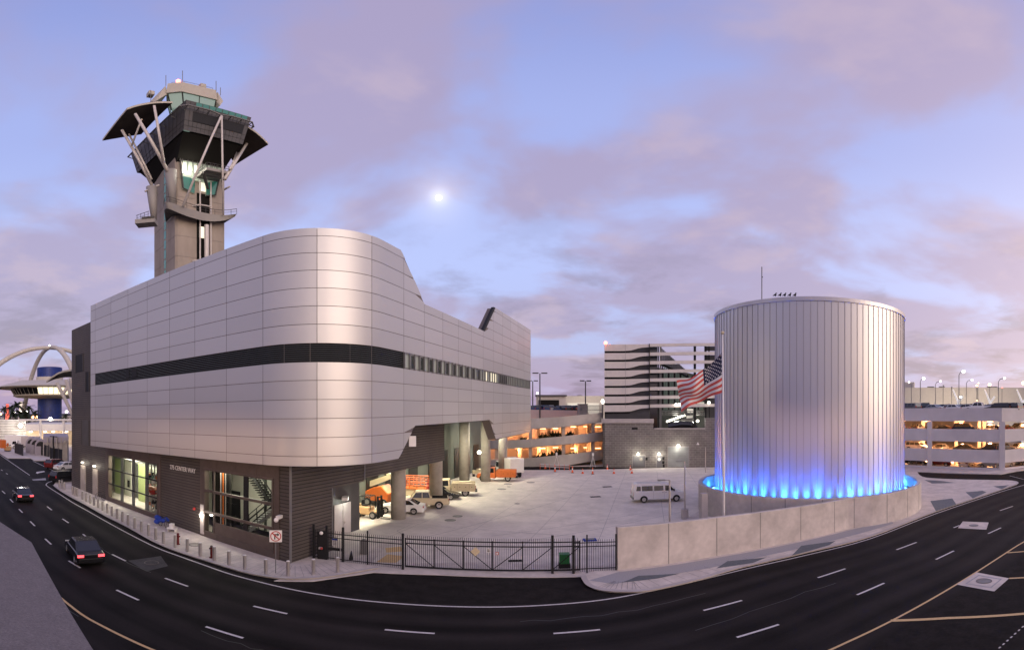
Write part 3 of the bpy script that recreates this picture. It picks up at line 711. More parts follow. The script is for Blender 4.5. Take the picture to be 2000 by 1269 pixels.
for k in range(NW):
    a_, b_ = ws[k], ws[k + 1]; R.seed(k)
    xk = k / NW
    m = 'glw_lit' if .46 < xk < .60 and k % 4 != 3 else ('glw_dark' if (k % 2 and xk < .45) or .60 < xk < .68 else 'glw_mid')
    gl.poly([shp(a_, rz('LB', a_), .012), shp(b_, rz('LB', b_), .012), shp(b_, rz('LT', b_), .012), shp(a_, rz('LT', a_), .012)], m)
    if m == 'glw_dark': gl.poly([shp(a_, rz('LB', a_) + .3, .018), shp(a_ + .3, rz('LB', a_) + .3, .018), shp(a_ + .3, rz('LT', a_), .018), shp(a_, rz('LT', a_), .018)], 'glw_mid')
MT['glw_lit'] = mat('ribbon_glass_lit', (.4, .4, .35), .15, emit=(.95, .85, .60), es=.75, spec=.9)
MT['glw_mid'] = mat('ribbon_glass_blinds', (.22, .23, .21), .12, emit=(.6, .62, .52), es=.12, spec=.9)
MT['glw_dark'] = mat('ribbon_glass_dark', (.03, .04, .037), .06, spec=.9)
gl.build('window_glass', 'glw_mid', bld)
mb = MB(); mb.box(shp(s_of(803), 8.0, .1) + Vector((0, 0, -.1)), (.5, .5, .75), .28, 'white'); mb.build('junction_box', 'white', bld)

# ---- dark block base, left face (with the two shop windows), corner, right return
CB = isect(PLB, PRB); uL = Vector((-cos(PLB[0]), sin(PLB[0]))); uR = Vector((cos(PRB[0]), -sin(PRB[0])))
nLB = Vector((sin(PLB[0]), cos(PLB[0]))); nRB = Vector((sin(PRB[0]), cos(PRB[0])))
def uL_of(x): p = PW(x, 805, PLB); return (Vector((p.x, p.y)) - CB).dot(uL)
def LB_(u, z, off=0.): p = CB + uL * u - nLB * off; return Vector((p.x, p.y, z))
def LBp(x, y): return (uL_of(x), PW(x, y, PLB).z)
def RB_(u, z, off=0.): p = CB + uR * u - nRB * off; return Vector((p.x, p.y, z))
def uR_of(x): p = PW(x, 805, PRB); return (Vector((p.x, p.y)) - CB).dot(uR)
ZB = 6.9; uend = uL_of(178); ufar = uL_of(140)
wins = [(uL_of(309.2), uL_of(213.2), *[PW(261, y, PLB).z for y in (989, 896)]), (uL_of(534.7), uL_of(400.7), PW(470, 1059.5, PLB).z, PW(470, 926, PLB).z)]
def wallgrid(fn, u0, u1, z0, z1, holes, mb, m, th=.35):
    us = sorted({u0, u1, *[h[0] for h in holes], *[h[1] for h in holes]}); zs = sorted({z0, z1, *[h[2] for h in holes], *[h[3] for h in holes]})
    for a, b in zip(us, us[1:]):
        for c, d in zip(zs, zs[1:]):
            if any(h[0] <= (a + b) / 2 <= h[1] and h[2] <= (c + d) / 2 <= h[3] for h in holes): continue
            mb.poly([fn(a, c), fn(b, c), fn(b, d), fn(a, d)], m)
    for h in holes:
        a, b, c, d = h[:4]
        for p, q in (((a, c), (b, c)), ((b, c), (b, d)), ((b, d), (a, d)), ((a, d), (a, c))): mb.poly([fn(*p), fn(*q), fn(*q, -th), fn(*p, -th)], 'bronze')
mb = MB(); wallgrid(LB_, 0, uend + 1.5, 0, ZB + .6, wins, mb, 'ribbed')
mb.build('base_wall', 'ribbed', bld)
mb = MB(); zt = PW(150, 638, PLB).z
zt0, zt1 = PW(178, 628, PLB).z, PW(140, 645, PLB).z
a = LB_(uend + 1.5, 0); b = LB_(ufar, 0); iv = Vector((nLB.x, nLB.y, 0)) * 14
mb.poly([LB_(uend - 2.5, ZB + .6), LB_(uend - 2.5, zt0), LB_(ufar, zt1), LB_(ufar, 0), LB_(uend + 1.5, 0), LB_(uend + 1.5, ZB + .6)])
mb.poly([LB_(ufar, 0), LB_(ufar, zt1), LB_(ufar, zt1) + iv, LB_(ufar, 0) + iv]); mb.poly([LB_(ufar, zt1), LB_(uend - 2.5, zt0), LB_(uend - 2.5, zt0) + iv, LB_(ufar, zt1) + iv])
mb.build('stair_tower_wall', 'ribbed', bld)
for i, (xa, ya, xb, yb) in enumerate(((148, 690, 162.5, 728), (167.5, 725, 174.5, 765), (160, 821, 174, 868))):
    (u0, z1), (u1, z0) = LBp(xb, (ya)), LBp(xa, yb)
    mb = MB(); mb.poly([LB_(u0, z0, .03), LB_(u1, z0, .03), LB_(u1, z1, .03), LB_(u0, z1, .03)], 'black' if i < 2 else 'dgrey')
    for uu in ((u0, u1)): mb.prism([LB_(uu - .06, z0, 0), LB_(uu + .06, z0, 0), LB_(uu + .06, z0, .08), LB_(uu - .06, z0, .08)], (0, 0, z1 - z0), 'dgrey')
    mb.build('window' if i < 2 else 'access_panel', 'black', bld)
# right return: upper beam wall and the solid lower part
uA, uB2, uC = uR_of(649), uR_of(711.7), uR_of(868)
zsof = PW(649, 953, PRB).z; zbm0 = PW(711.7, 934, PRB).z; zbm1 = PW(868, 899, PRB).z
mb = MB()
mb.poly([RB_(0, 0), RB_(uA, 0), RB_(uA, zsof), RB_(uB2, zsof), RB_(uB2, ZB + .6), RB_(0, ZB + .6)])
mb.build('return_wall', 'ribbed', bld)
mb = MB(); mb.poly([RB_(uB2, zbm0, .0), RB_(uC, zbm1, .0), RB_(uC, 9.05, .0), RB_(uB2, 9.05, .0)])
mb.poly([RB_(uC, zbm1), RB_(uC, zbm1, -3.2), RB_(uC, 9.05, -3.2), RB_(uC, 9.05)]); mb.poly([RB_(uB2, zbm0), RB_(uC, zbm1), RB_(uC, zbm1, -3.2), RB_(uB2, zbm0, -3.2)], 'dgrey')
mb.poly([RB_(uA, zsof), RB_(uB2, zsof), RB_(uB2, zsof, -3.2), RB_(uA, zsof, -3.2)], 'conc_l')
mb.build('beam_wall', 'ribbed', bld)
mb = MB(); mb.prism([RB_(uB2 - .06, zbm0 - .1, -.02), RB_(uB2 + .06, zbm0 - .1, -.02), RB_(uB2 + .06, zbm0 - .1, .05), RB_(uB2 - .06, zbm0 - .1, .05)], (0, 0, 3), 'mgrey')
mb.prism([RB_(-.08, 0, -.03), RB_(.08, 0, -.03), RB_(.08, 0, .06), RB_(-.08, 0, .06)], (0, 0, ZB), 'mgrey')
mb.prism([RB_(uA - .05, 0, -.02), RB_(uA + .04, 0, -.02), RB_(uA + .04, 0, .03), RB_(uA - .05, 0, .03)], (0, 0, zsof), 'mgrey'); mb.build('corner_trim', 'mgrey', bld)
# alcove with the door
AL = 2.1; uD = 0
def rb_u(x, off): # u on a plane set back by off
    pln = (PRB[0], PRB[1] + off); p = PW(x, 805, pln); return (Vector((p.x, p.y)) - CB).dot(uR)
uE = rb_u(702, AL)
mb = MB(); mb.poly([RB_(uA, 0), RB_(uA, 0, -AL), RB_(uA, zsof, -AL), RB_(uA, zsof)], 'dgrey')
mb.poly([RB_(uA, 0, -AL), RB_(uE, 0, -AL), RB_(uE, zsof + 2, -AL), RB_(uA, zsof + 2, -AL)], 'dgrey'); mb.poly([RB_(uE, 0, -AL), RB_(uE, 0, -AL - 12), RB_(uE, 9, -AL - 12), RB_(uE, 9, -AL)], 'dgrey')
mb.build('alcove_wall', 'dgrey', bld)
d0, d1 = rb_u(652, AL), rb_u(684, AL); zd = PW(668, 984, (PRB[0], PRB[1] + AL)).z
dr = MB()
for a, b in ((d0, (d0 + d1) / 2 - .03), ((d0 + d1) / 2 + .03, d1)): dr.prism([RB_(a, .05, -AL + .02), RB_(b, .05, -AL + .02), RB_(b, .05, -AL + .07), RB_(a, .05, -AL + .07)], (0, 0, zd))
dro = dr.build('door', 'conc_l', bld); mb = MB(); mb.box(RB_((d0 + d1) / 2 + .2, 1.1, -AL + .1), (.05, .3, .12), .28); mb.build('handle', 'steel', dro)
mb = MB(); mb.box(RB_((d0 + d1) / 2, zd + .5, -AL + .3), (.5, .9, .25), .28, 'white'); mb.build('wall_lamp', 'white', bld)
light('POINT', RB_((d0 + d1) / 2, zd + .2, -AL + .9), 45, (.93, 1, .86), size=.15)
# soffit and columns
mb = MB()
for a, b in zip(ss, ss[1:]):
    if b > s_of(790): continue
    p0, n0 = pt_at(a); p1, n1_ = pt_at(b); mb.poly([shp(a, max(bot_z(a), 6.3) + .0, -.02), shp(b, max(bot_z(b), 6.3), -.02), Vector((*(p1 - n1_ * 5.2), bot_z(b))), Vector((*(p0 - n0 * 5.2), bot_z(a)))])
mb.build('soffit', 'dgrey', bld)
def colm(x, yb, w, ztop, lab):
    c = P(x, yb); c = c + Vector((c.x, c.y, 0)).normalized() * (w / 2); mb = MB(); mb.cyl(c, w / 2, 0, ztop, 28)
    o = mb.build('column', 'conc_c', bld, smooth=False); o['label'] = lab
    for p in o.data.polygons: p.use_smooth = abs(p.normal.z) < .5
    return c
colm(778, 1016, 1.38, 9.05, 'round concrete column nearest the gate'); colm(851.5, 984.5, 1.45, 9.05, 'round concrete column beside the cream pickup')
colm(907, 939, 1.55, 9.1, 'tall round column rising behind the cream utility truck'); colm(948.5, 941, 1.4, 9.1, 'tall round column beside the orange utility truck'); colm(982, 932, 1.35, 7.4, 'round column at the far end of the overhang')
# rear wall of the covered yard
DI = 28.3
def bk(u, z): p = nR * DI + uR * u; return Vector((p.x, p.y, z))
mb = MB(); mb.poly([bk(28, 0), bk(84, 0), bk(84, 9.05), bk(28, 9.05)]); mb.build('inner_wall', 'inner', bld) if 'inner' in MT else None
MT['inner'] = mat('green_grey_wall', (.10, .115, .10), .8, var=.1, vs=.6); mb.build('inner_wall', 'inner', bld)
mb = MB()
for u in (38, 43, 47, 52.5, 58, 62, 67, 71, 75, 79):
    p = bk(u, 2.2); q = nR * (DI - .06) + uR * u
    mb.prism([(q.x, q.y, .1), ((q + uR * 2.4).x, (q + uR * 2.4).y, .1), ((q + uR * 2.4).x, (q + uR * 2.4).y, 4.6), (q.x, q.y, 4.6)], (nR.x * -.06, nR.y * -.06, 0), 'black')
mb.build('shutter_door', 'black', bld)
for i, (u, d) in enumerate(((34, 24), (42, 25), (51, 25), (61, 24), (69, 24))):
    p = nR * d + uR * u; mb = MB(); mb.box((p.x, p.y, 8.9 if i else 6.5), (.35, 1.3, .12), .28, 'litw2'); 
    MT.setdefault('litw2', mat('strip_lamp', (1, 1, .9), .5, emit=(.93, 1, .80), es=4)); mb.build('ceiling_lamp', 'litw2', bld)
    light('AREA', (p.x, p.y, 8.7 if i else 6.3), 1100 if i < 3 else 500, (1.0, .93, .70), size=1.0, rot=(0, 0, -1))
mb = MB(); q = P(936, 925) ; mb.ball((q.x, q.y, 3.5), .32, 'litw'); mb.build('flood_lamp', 'litw', bld); light('POINT', (q.x + .3, q.y - .6, 3.4), 120, (1, .95, .8), size=.3)

# shop windows: frames, glass, rooms
def frame_rect(u0, u1, z0, z1, w, off, mb, m='bronze', d=.12):
    for a, b, c, e in ((u0, u1, z0, z0 + w), (u0, u1, z1 - w, z1), (u0, u0 + w, z0 + w, z1 - w), (u1 - w, u1, z0 + w, z1 - w)):
        mb.prism([LB_(a, c, off), LB_(b, c, off), LB_(b, e, off), LB_(a, e, off)], tuple(-d * x for x in (-nLB.x * -1, -nLB.y * -1, 0)), m)
def bar(u0, z0, u1, z1, w, off, mb, m):
    if abs(u1 - u0) > abs(z1 - z0): q = [(u0, z0 - w / 2), (u1, z1 - w / 2), (u1, z1 + w / 2), (u0, z0 + w / 2)]
    else: q = [(u0 - w / 2, z0), (u0 + w / 2, z0), (u1 + w / 2, z1), (u1 - w / 2, z1)]
    mb.prism([LB_(a, b, off) for a, b in q], (-nLB.x * .1, -nLB.y * .1, 0), m)
for wi, (u0, u1, z0, z1) in enumerate(wins):
    wf = MB(); frame_rect(u0 - .05, u1 + .05, z0 - .05, z1 + .05, .14, .0, wf)
    # surrounding metal panels, standing proud of the block
    if wi == 0: pu0, pu1 = uL_of(315), uL_of(207)
    else: pu0, pu1 = uL_of(546.7), uL_of(391.7)
    for a, b, c, e in ((pu0, pu1, .02, z0 - .05), (pu0, pu1, z1 + .05, ZB), (pu0, u0 - .05, z0 - .05, z1 + .05), (u1 + .05, pu1, z0 - .05, z1 + .05)):
        n = max(1, round((b - a) / 2.2))
        for k in range(n): wf.prism([LB_(a + (b - a) * k / n + .015, c, .02), LB_(a + (b - a) * (k + 1) / n - .015, c, .02), LB_(a + (b - a) * (k + 1) / n - .015, e, .02), LB_(a + (b - a) * k / n + .015, e, .02)], (-nLB.x * .05, -nLB.y * .05, 0), 'bronze')
    for f in (1 / 3, 2 / 3): bar(u0, z0 + (z1 - z0) * f, u1, z0 + (z1 - z0) * f, .13 if wi == 0 else .2, .03, wf, 'black' if wi == 0 else 'bronze')
    if wi == 0:
        for xa, xb in ((233, 237.5), (255, 259.6), (281, 286)): ua = (uL_of(xa) + uL_of(xb)) / 2; bar(ua, z0, ua, z1, .55, -.25, wf, 'mgrey')
    else:
        ua = uL_of(479); bar(ua, z0, ua, z1, .45, -.12, wf, 'black'); ua = uL_of(419.4); bar(ua, z0, ua, z1, .14, .0, wf, 'bronze')
        wf.prism([LB_(u0, z0 - .02, .0), LB_(uL_of(419.4), z0 - .02, .0), LB_(uL_of(419.4), z0 + 1.0, .0), LB_(u0, z0 + 1.0, .0)], (-nLB.x * .06, -nLB.y * .06, 0), 'bronze')
    wfo = wf.build('window', 'bronze', bld)
    mb = MB(); mb.poly([LB_(u0, z0, -.1), LB_(u1, z0, -.1), LB_(u1, z1, -.1), LB_(u0, z1, -.1)]); mb.build('pane', 'glass', wfo)
    dp = (4.2, 5.2)[wi]; KS = (1.95, 1.2)[wi]; rm = MB(); zf = max(z0 - .6, .02) if wi == 0 else .02
    A = lambda u, z, d: LB_(u, z, -d)
    A2 = lambda u, z, d: LB_(u + KS * (d - .3), z, -d)      # deeper things are seen farther along the slanting view
    wc = 'room_w' if wi else 'room_g2'
    ue = u1 + KS * dp; ub = u0 - (.8 if wi == 0 else .3)
    rm.poly([A(ub, zf, dp), A(ue, zf, dp), A(ue, z1 + .3, dp), A(ub, z1 + .3, dp)], wc)
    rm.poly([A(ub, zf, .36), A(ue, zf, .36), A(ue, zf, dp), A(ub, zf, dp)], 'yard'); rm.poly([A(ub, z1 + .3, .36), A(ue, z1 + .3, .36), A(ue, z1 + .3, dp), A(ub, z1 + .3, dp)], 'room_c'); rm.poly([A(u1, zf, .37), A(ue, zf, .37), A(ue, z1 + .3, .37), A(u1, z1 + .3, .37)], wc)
    for uu in (ub, ue): rm.poly([A(uu, zf, .36), A(uu, zf, dp), A(uu, z1 + .3, dp), A(uu, z1 + .3, .36)], wc)
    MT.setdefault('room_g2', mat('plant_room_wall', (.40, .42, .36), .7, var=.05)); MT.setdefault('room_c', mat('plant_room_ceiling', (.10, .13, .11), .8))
    if wi == 0:
        L_ = u1 - u0
        for fa, fb, d, m in ((.25, .40, 3.0, 'room_g'), (.57, .72, 3.4, 'room_w'), (.80, .97, 3.0, 'room_g'), (.44, .5, 3.6, 'mgrey')):
            rm.prism([A2(u0 + L_ * fa, zf, d), A2(u0 + L_ * fb, zf, d), A2(u0 + L_ * fb, z1 - 1.0, d), A2(u0 + L_ * fa, z1 - 1.0, d)], (nLB.x * .3, nLB.y * .3, 0), m)
        rm.prism([A2(u0 + L_ * .60, zf + 1.2, 3.3), A2(u0 + L_ * .64, zf + 1.2, 3.3), A2(u0 + L_ * .64, zf + 2.0, 3.3), A2(u0 + L_ * .60, zf + 2.0, 3.3)], (-nLB.x * .1, -nLB.y * .1, 0), 'black')
        R.seed(3)
        for k in range(40):
            f = .01 + .2 * R.random(); z = zf + .3 + 3.4 * R.random(); rm.box(A2(u0 + L_ * f, z, 1.2 + 1.2 * R.random()), (.2 + .5 * R.random(), .3, .15 + .5 * R.random()), .3, R.choice(['red', 'orange', 'steel', 'dark', 'white', 'teal', 'dark']))
        rm.tube([A2(u0 + .1, zf + 2.6, 1.1), A2(u0 + L_ * .24, zf + 2.6, 1.1)], .2, 10, 'orange')
        for k in range(4): rm.tube([A2(u0 + L_ * (.03 + .06 * k), zf, 1.5), A2(u0 + L_ * (.03 + .06 * k), z1, 1.5)], .07, 8, 'steel')
        for k in range(3): rm.tube([A(u0, z1 - .5 - .35 * k, 1.5 + k), A(u1, z1 - .5 - .35 * k, 1.5 + k)], .09, 8, 'mgrey')
    else:
        ud = uL_of(450); rm.prism([A2(ud - .75, zf, dp - .1), A2(ud + .75, zf, dp - .1), A2(ud + .75, 3.0, dp - .1), A2(ud - .75, 3.0, dp - .1)], (-nLB.x * .08, -nLB.y * .08, 0), 'black')
        uw = uL_of(424); rm.prism([A(uw, zf, 1.2), A(u1 + .7, zf, 1.2), A(u1 + .7, z1, 1.2), A(uw, z1, 1.2)], (nLB.x * .2, nLB.y * .2, 0), 'dark')
        for k in range(3): rm.tube([A(uw + .25 + .3 * k, zf, 1.0), A(uw + .25 + .3 * k, z1 - .3, 1.0)], .05, 8, ('steel', 'orange', 'conc_l')[k])
        # two flights of stairs
        us = u0 + .1; 
        for k in range(14):      # lower flight rises toward the right
            uu = uL_of(470) + (us - uL_of(470)) * k / 13; z = zf + .25 + 2.6 * k / 13; rm.box(A2(uu, z, 2.2), (.38, 1.0, .07), -PLB[0], 'mgrey')
        for k in range(16):      # upper flight returns to the landing
            uu = us + (uL_of(478) - us) * k / 15; z = zf + 2.9 + 2.5 * k / 15; rm.box(A2(uu, z, 3.4), (.38, 1.0, .07), -PLB[0], 'dark')
        for dd, za, zb_, xa, xb, m in ((1.7, .3, 2.9, uL_of(466), us, 'mgrey'), (2.7, .3, 2.9, uL_of(466), us, 'black'), (2.9, 5.5, 2.9, uL_of(478), us, 'black'), (3.9, 5.5, 2.9, uL_of(478), us, 'black')):
            rm.loft([[A2(xa, zf + za - .14, dd), A2(xa, zf + za + .14, dd), A2(xa, zf + za + .14, dd + .08), A2(xa, zf + za - .14, dd + .08)], [A2(xb, zf + zb_ - .14, dd), A2(xb, zf + zb_ + .14, dd), A2(xb, zf + zb_ + .14, dd + .08), A2(xb, zf + zb_ - .14, dd + .08)]], m)
            for h in (.5, .95): rm.tube([A2(xa, zf + za + h, dd), A2(xb, zf + zb_ + h, dd)], .03, 6, 'black')
            for k in range(5): t_ = k / 4; rm.tube([A2(xa + (xb - xa) * t_, zf + za + (zb_ - za) * t_, dd), A2(xa + (xb - xa) * t_, zf + za + (zb_ - za) * t_ + .95, dd)], .025, 6, 'black')
    rm.build('interior', 'room_w', wfo)
    lm = MB(); 
    for k in range(3): lm.box(A(u0 + (u1 - u0) * (.2 + .3 * k), z1 - .05 - (.0 if wi else .2), 2.6 + k * .7), (1.3, .22, .08), -PLB[0])
    lm.build('room_lamp', 'litw2', wfo)
    light('AREA', A((u0 + u1) / 2 + KS * 1.6, z1 - .15, 2.0), 620 if wi == 0 else 330, (1.0, .93, .74), size=3.0, rot=(0, 0, -1))
# doors on the left face with their lamps
for i, (xa, xb, yt, yb) in enumerate(((158, 168, 910, 959), (181.5, 191.5, 917, 967))):
    u0, u1 = uL_of(xb), uL_of(xa); zt_ = PW(xb, yt, PLB).z; zb_ = .13
    mb = MB(); mb.prism([LB_(u0, zb_, .0), LB_(u1, zb_, .0), LB_(u1, zt_, .0), LB_(u0, zt_, .0)], (-nLB.x * .06, -nLB.y * .06, 0), 'conc_c'); do = mb.build('door', 'conc_c', bld)
    mb = MB(); mb.box(LB_(u0 + .15, 1.15, .1), (.12, .1, .12), -PLB[0]); mb.build('handle', 'steel', do)
    mb = MB(); mb.box(LB_((u0 + u1) / 2, zt_ + .35, .15), (.32, .2, .16), -PLB[0], 'litw'); mb.build('wall_lamp', 'litw', bld); light('POINT', LB_((u0 + u1) / 2, zt_ + .2, .5), 24, (1, .9, .72), size=.12)
mb = MB(); mb.box(LB_(uL_of(396.5), PW(396.5, 1008, PLB).z + .1, .15), (.25, .2, .22), -PLB[0], 'litw'); mb.build('wall_lamp', 'litw', bld); light('POINT', LB_(uL_of(396.5), PW(396.5, 1008, PLB).z, .6), 32, (1, .92, .78), size=.12)
mb = MB(); mb.box(LB_(uL_of(396.5), 1.5, .06), (.5, .08, 2.4), -PLB[0]); mb.build('control_panel', 'conc_l', bld)
mb = MB(); mb.ball(LB_(uL_of(381.3), PW(381.3, 993, PLB).z, .1), .13); mb.build('alarm_bell', 'red', bld)
mb = MB(); c = LB_(uL_of(552), PW(552, 1008, PLB).z, .3); mb.box(c, (.25, .5, .2), 0, 'white'); mb.ball(c + Vector((-.12, -.2, -.18)), .16, 'white'); mb.build('security_camera', 'white', bld)
# street number lettering
tx = bpy.data.curves.new('lettering', 'FONT'); tx.body = '275 CENTER WAY'; tx.extrude = .02
to = bpy.data.objects.new('lettering', tx); COL.objects.link(to); ua, ub = uL_of(382.6), uL_of(333)
pz = PW(358, 919.5, PLB).z
tx.size = 1.0; bpy.context.view_layer.update(); wtx = to.dimensions.x; sc_ = (ub - ua) / wtx
org = LB_(ub, pz - .02, .06); to.parent = bld; to.location = org - bld.location
ex = Vector((-uL.x, -uL.y, 0)); ez = Vector((0, 0, 1)); ny = ex.cross(ez)
to.matrix_basis = Matrix.Translation(org - bld.location) @ Matrix((ex, ez, ny)).transposed().to_4x4() @ Matrix.Diagonal((sc_, sc_ * 1.12, 1, 1))
tx.materials.append(MT['white'])
bpy.context.view_layer.update()
lm_ = bpy.data.meshes.new_from_object(to.evaluated_get(bpy.context.evaluated_depsgraph_get())); lo_ = bpy.data.objects.new('lettering', lm_); COL.objects.link(lo_); lo_.parent = bld; lo_.matrix_basis = to.matrix_basis.copy(); bpy.data.objects.remove(to); lo_.name = 'lettering'
MT['mgrey2'] = mat('pale_grey_steel', (.30, .28, .26), .6, .1)
# ================================================================ control tower
K_ = P(343, 471, 40.82)
twr = thing('control_tower', 'tall concrete airport control tower with dark cab box and drooping wing canopies', 'tower', (K_.x, K_.y, 0))
tu = Vector((.474, .880, 0)); tv = Vector((-.880, .474, 0)); up = Vector((0, 0, 1))
def T(u, v, z): return Vector((K_.x, K_.y, 0)) + tu * u + tv * v + up * z
WU, WV = 9.5, 11.0
mb = MB(); ch = .35
def foot(g=0.): return [T(-g + ch, -g, 0), T(WU + g, -g, 0), T(WU + g, WV + g, 0), T(-g, WV + g, 0), T(-g, -g + ch, 0)]
zj = [z for z in range(6, 62, 4)] + [62]
z0 = 0
for z1 in zj:            # storey-high lifts with a groove between them
    pts = [(p.x, p.y) for p in foot()]; mb.vprism(pts, z0 + .06, z1, 'tower'); pts2 = [(p.x, p.y) for p in foot(-.05)]; mb.vprism(pts2, z0, z0 + .06, 'mgrey'); z0 = z1
mb.build('shaft', 'tower', twr)
# elevator slot in the right face: flush box, recess shade painted by its dark colour
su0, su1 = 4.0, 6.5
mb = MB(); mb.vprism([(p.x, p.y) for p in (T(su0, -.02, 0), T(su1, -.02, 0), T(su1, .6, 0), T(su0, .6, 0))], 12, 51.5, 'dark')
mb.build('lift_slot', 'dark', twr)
mb = MB()
for z in (33.5, 42.2, 52.0): mb.vprism([(p.x, p.y) for p in (T(su0 + .5, -.06, 0), T(su1 - .8, -.06, 0), T(su1 - .8, .2, 0), T(su0 + .5, .2, 0))], z, z + 2.3, 'lit')
mb.build('lit_window', 'lit', twr)
mb = MB()
for u in (su0 + .3, su1 - .1): mb.tube([T(u, -.8, 20), T(u, -.8, 54)], .13, 8)
for z in (24, 30.6, 37.4, 48.5): mb.tube([T(su0 - .8, 0, z), T(su0 + .2, -.9, z + .1), T(su1, -.9, z + .1), T(su1 + .3, 0, z)], .15, 8)
mb.tube([T(su1 - 1.0, -.9, 16), T(su1 - 1.0, -.9, 44.6)], .42, 14); mb.build('pipe_frame', 'cable', twr)
mb = MB()   # teal window strip up the left face
vs0, vs1 = 4.6, 5.6
for k in range(22): mb.vprism([(p.x, p.y) for p in (T(-.03, vs0, 0), T(-.03, vs1, 0), T(.1, vs1, 0), T(.1, vs0, 0))], 15 + 2 * k, 16.7 + 2 * k, 'teal')
mb.build('window_strip', 'teal', twr)
# big glazed lobby on the right face
def TF(x, y, off=.0):          # photo pixel on the right face plane
    n = Vector((-tv.x, -tv.y)); n2 = (atan2(tv.x, tv.y), 0)
    a = az(x); d = Vector((sin(a), cos(a))); kk = Vector((K_.x, K_.y)) + n * off
    D = kk.dot(Vector((tv.x, tv.y))) / d.dot(Vector((tv.x, tv.y))); return PD(x, y, D)
G = [(349.5, 283), (433, 300), (433, 350), (427.5, 352), (421, 381), (403, 382), (403, 357), (381, 352), (380, 377), (369, 372.5), (357.7, 367)]
outl = [TF(x, y, .35) for x, y in G]
mb = MB(); mb.prism(outl, tv * .3, 'litg')
zs_ = lambda p: p.z
lob = mb.build('lobby_glazing', 'litg', twr)
mb = MB(); mb.prism([TF(x, y, .42) for x, y in ((353.5, 343), (357.7, 367), (369, 372.5), (380, 377), (381, 352), (372, 347))], tv * .1, 'teal')
mb.prism([TF(x, y, .42) for x, y in ((403, 357), (403, 382), (421, 381), (427.5, 352))], tv * .1, 'teal'); mb.build('lobby_lower_glass', 'teal', twr)
mb = MB(); mb.prism([TF(x, y, .5) for x, y in ((352, 315), (362, 318), (362, 338), (353.5, 337))], tv * .1, 'lit'); mb.prism([TF(x, y, .5) for x, y in ((380, 322), (390, 324), (388, 330), (380, 338))], tv * .1, 'lit'); mb.build('lit_window', 'lit', twr)
mb = MB()
for k in range(9):
    x = 357.7 + k * (433 - 357.7) / 8; yt = 283 + k * 17 / 8; mb.tube([TF(x, yt, .6), TF(x - (2 if k == 0 else 0), yt + 47 + k * 1.2, .6)], .07, 6)
for ya, yb in ((302, 318), (311.5, 327.5)): mb.tube([TF(351, ya, .62), TF(433, yb, .62)], .1, 6)
pp = [TF(x, y, .5) for x, y in G]; mb.tube(pp[9:] + [pp[0]], .15, 6); mb.tube([pp[3], pp[4], pp[5]], .15, 6); mb.build('glazing_bar', 'dgrey', twr)
# cladding box under the cab: four walls with a slot panel, flat soffit sloping to the shaft
TB = [P(363.4, 194.6, 69), P(491, 229.3, 68.8)]; LT_ = P(255.5, 298.5, 69); TB += [TB[1] + (LT_ - TB[0]), LT_]
BB = [P(358.4, 253.4, 61.8), P(474, 281.8, 61.6)]; LB2 = P(268, 337.5, 61.8); BB += [BB[1] + (LB2 - BB[0]), LB2]
mb = MB()
for i in range(4): j = (i + 1) % 4; mb.poly([BB[i], BB[j], TB[j], TB[i]])
mb.poly(TB); mb.build('cab_box', 'dgrey', twr)
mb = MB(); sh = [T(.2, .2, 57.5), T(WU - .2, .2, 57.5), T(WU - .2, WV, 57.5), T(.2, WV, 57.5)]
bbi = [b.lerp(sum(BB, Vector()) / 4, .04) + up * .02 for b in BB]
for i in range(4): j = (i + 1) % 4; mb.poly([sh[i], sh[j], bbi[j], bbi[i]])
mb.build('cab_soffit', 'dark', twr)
def fq(a, b, c, d, s, t): return (a.lerp(b, s)).lerp(d.lerp(c, s), t)      # bilinear on a wall: a,b bottom; d,c top
def wallpt(i, s, t, off=.05):
    a, b, c, d = BB[i], BB[(i + 1) % 4], TB[(i + 1) % 4], TB[i]; n = (b - a).cross(d - a).normalized()
    cen_ = sum(BB, Vector()) / 4
    if n.dot(a - cen_) < 0: n = -n
    return fq(a, b, c, d, s, t) + n * off
def wallrect(mb, i, s0, s1, t0, t1, off, m, th=.1):
    q = [wallpt(i, *st, off) for st in ((s0, t0), (s1, t0), (s1, t1), (s0, t1))]; q2 = [wallpt(i, *st, off - th) for st in ((s0, t0), (s1, t0), (s1, t1), (s0, t1))]
    mb.loft([q2, q], m)
mb = MB(); wallrect(mb, 0, .12, .93, .34, .66, .03, 'black'); mb.build('louver_panel', 'black', twr)
mb = MB()
for k in range(8): s = .15 + .80 * k / 8; wallrect(mb, 0, s, s + .088, .86, .985, .06, 'teal')
mb.build('gallery_window', 'teal', twr)
mb = MB()
for k in range(15):
    s = k / 15
    for i in (0, 3): 
        a = wallpt(i, s, 0, .012); b = wallpt(i, s, 1, .012)
        mb.tube([a, b], .03, 4)
for t in (.16, .33): 
    for i in (0, 3): mb.tube([wallpt(i, 0, t, .012), wallpt(i, 1, t, .012)], .03, 4)
mb.build('cladding_joint', 'black', twr)
mb = MB(); rr = []
for i, s0, s1 in ((3, .0, 1.0), (0, .0, 1.0), (1, 0, .3)):
    for k in range(7): rr.append(wallpt(i, s0 + (s1 - s0) * k / 6, .74 - (.06 if i == 0 and k == 3 else 0), 1.0))
mb.tube(rr, .16, 8)
for k in range(0, len(rr)): mb.tube([rr[k], wallpt(3 if k < 7 else (0 if k < 14 else 1), ((k % 7) / 6) * (1 if k < 14 else .3), .70, -.1)], .1, 6)
mb.build('track_rail', 'mgrey', twr)
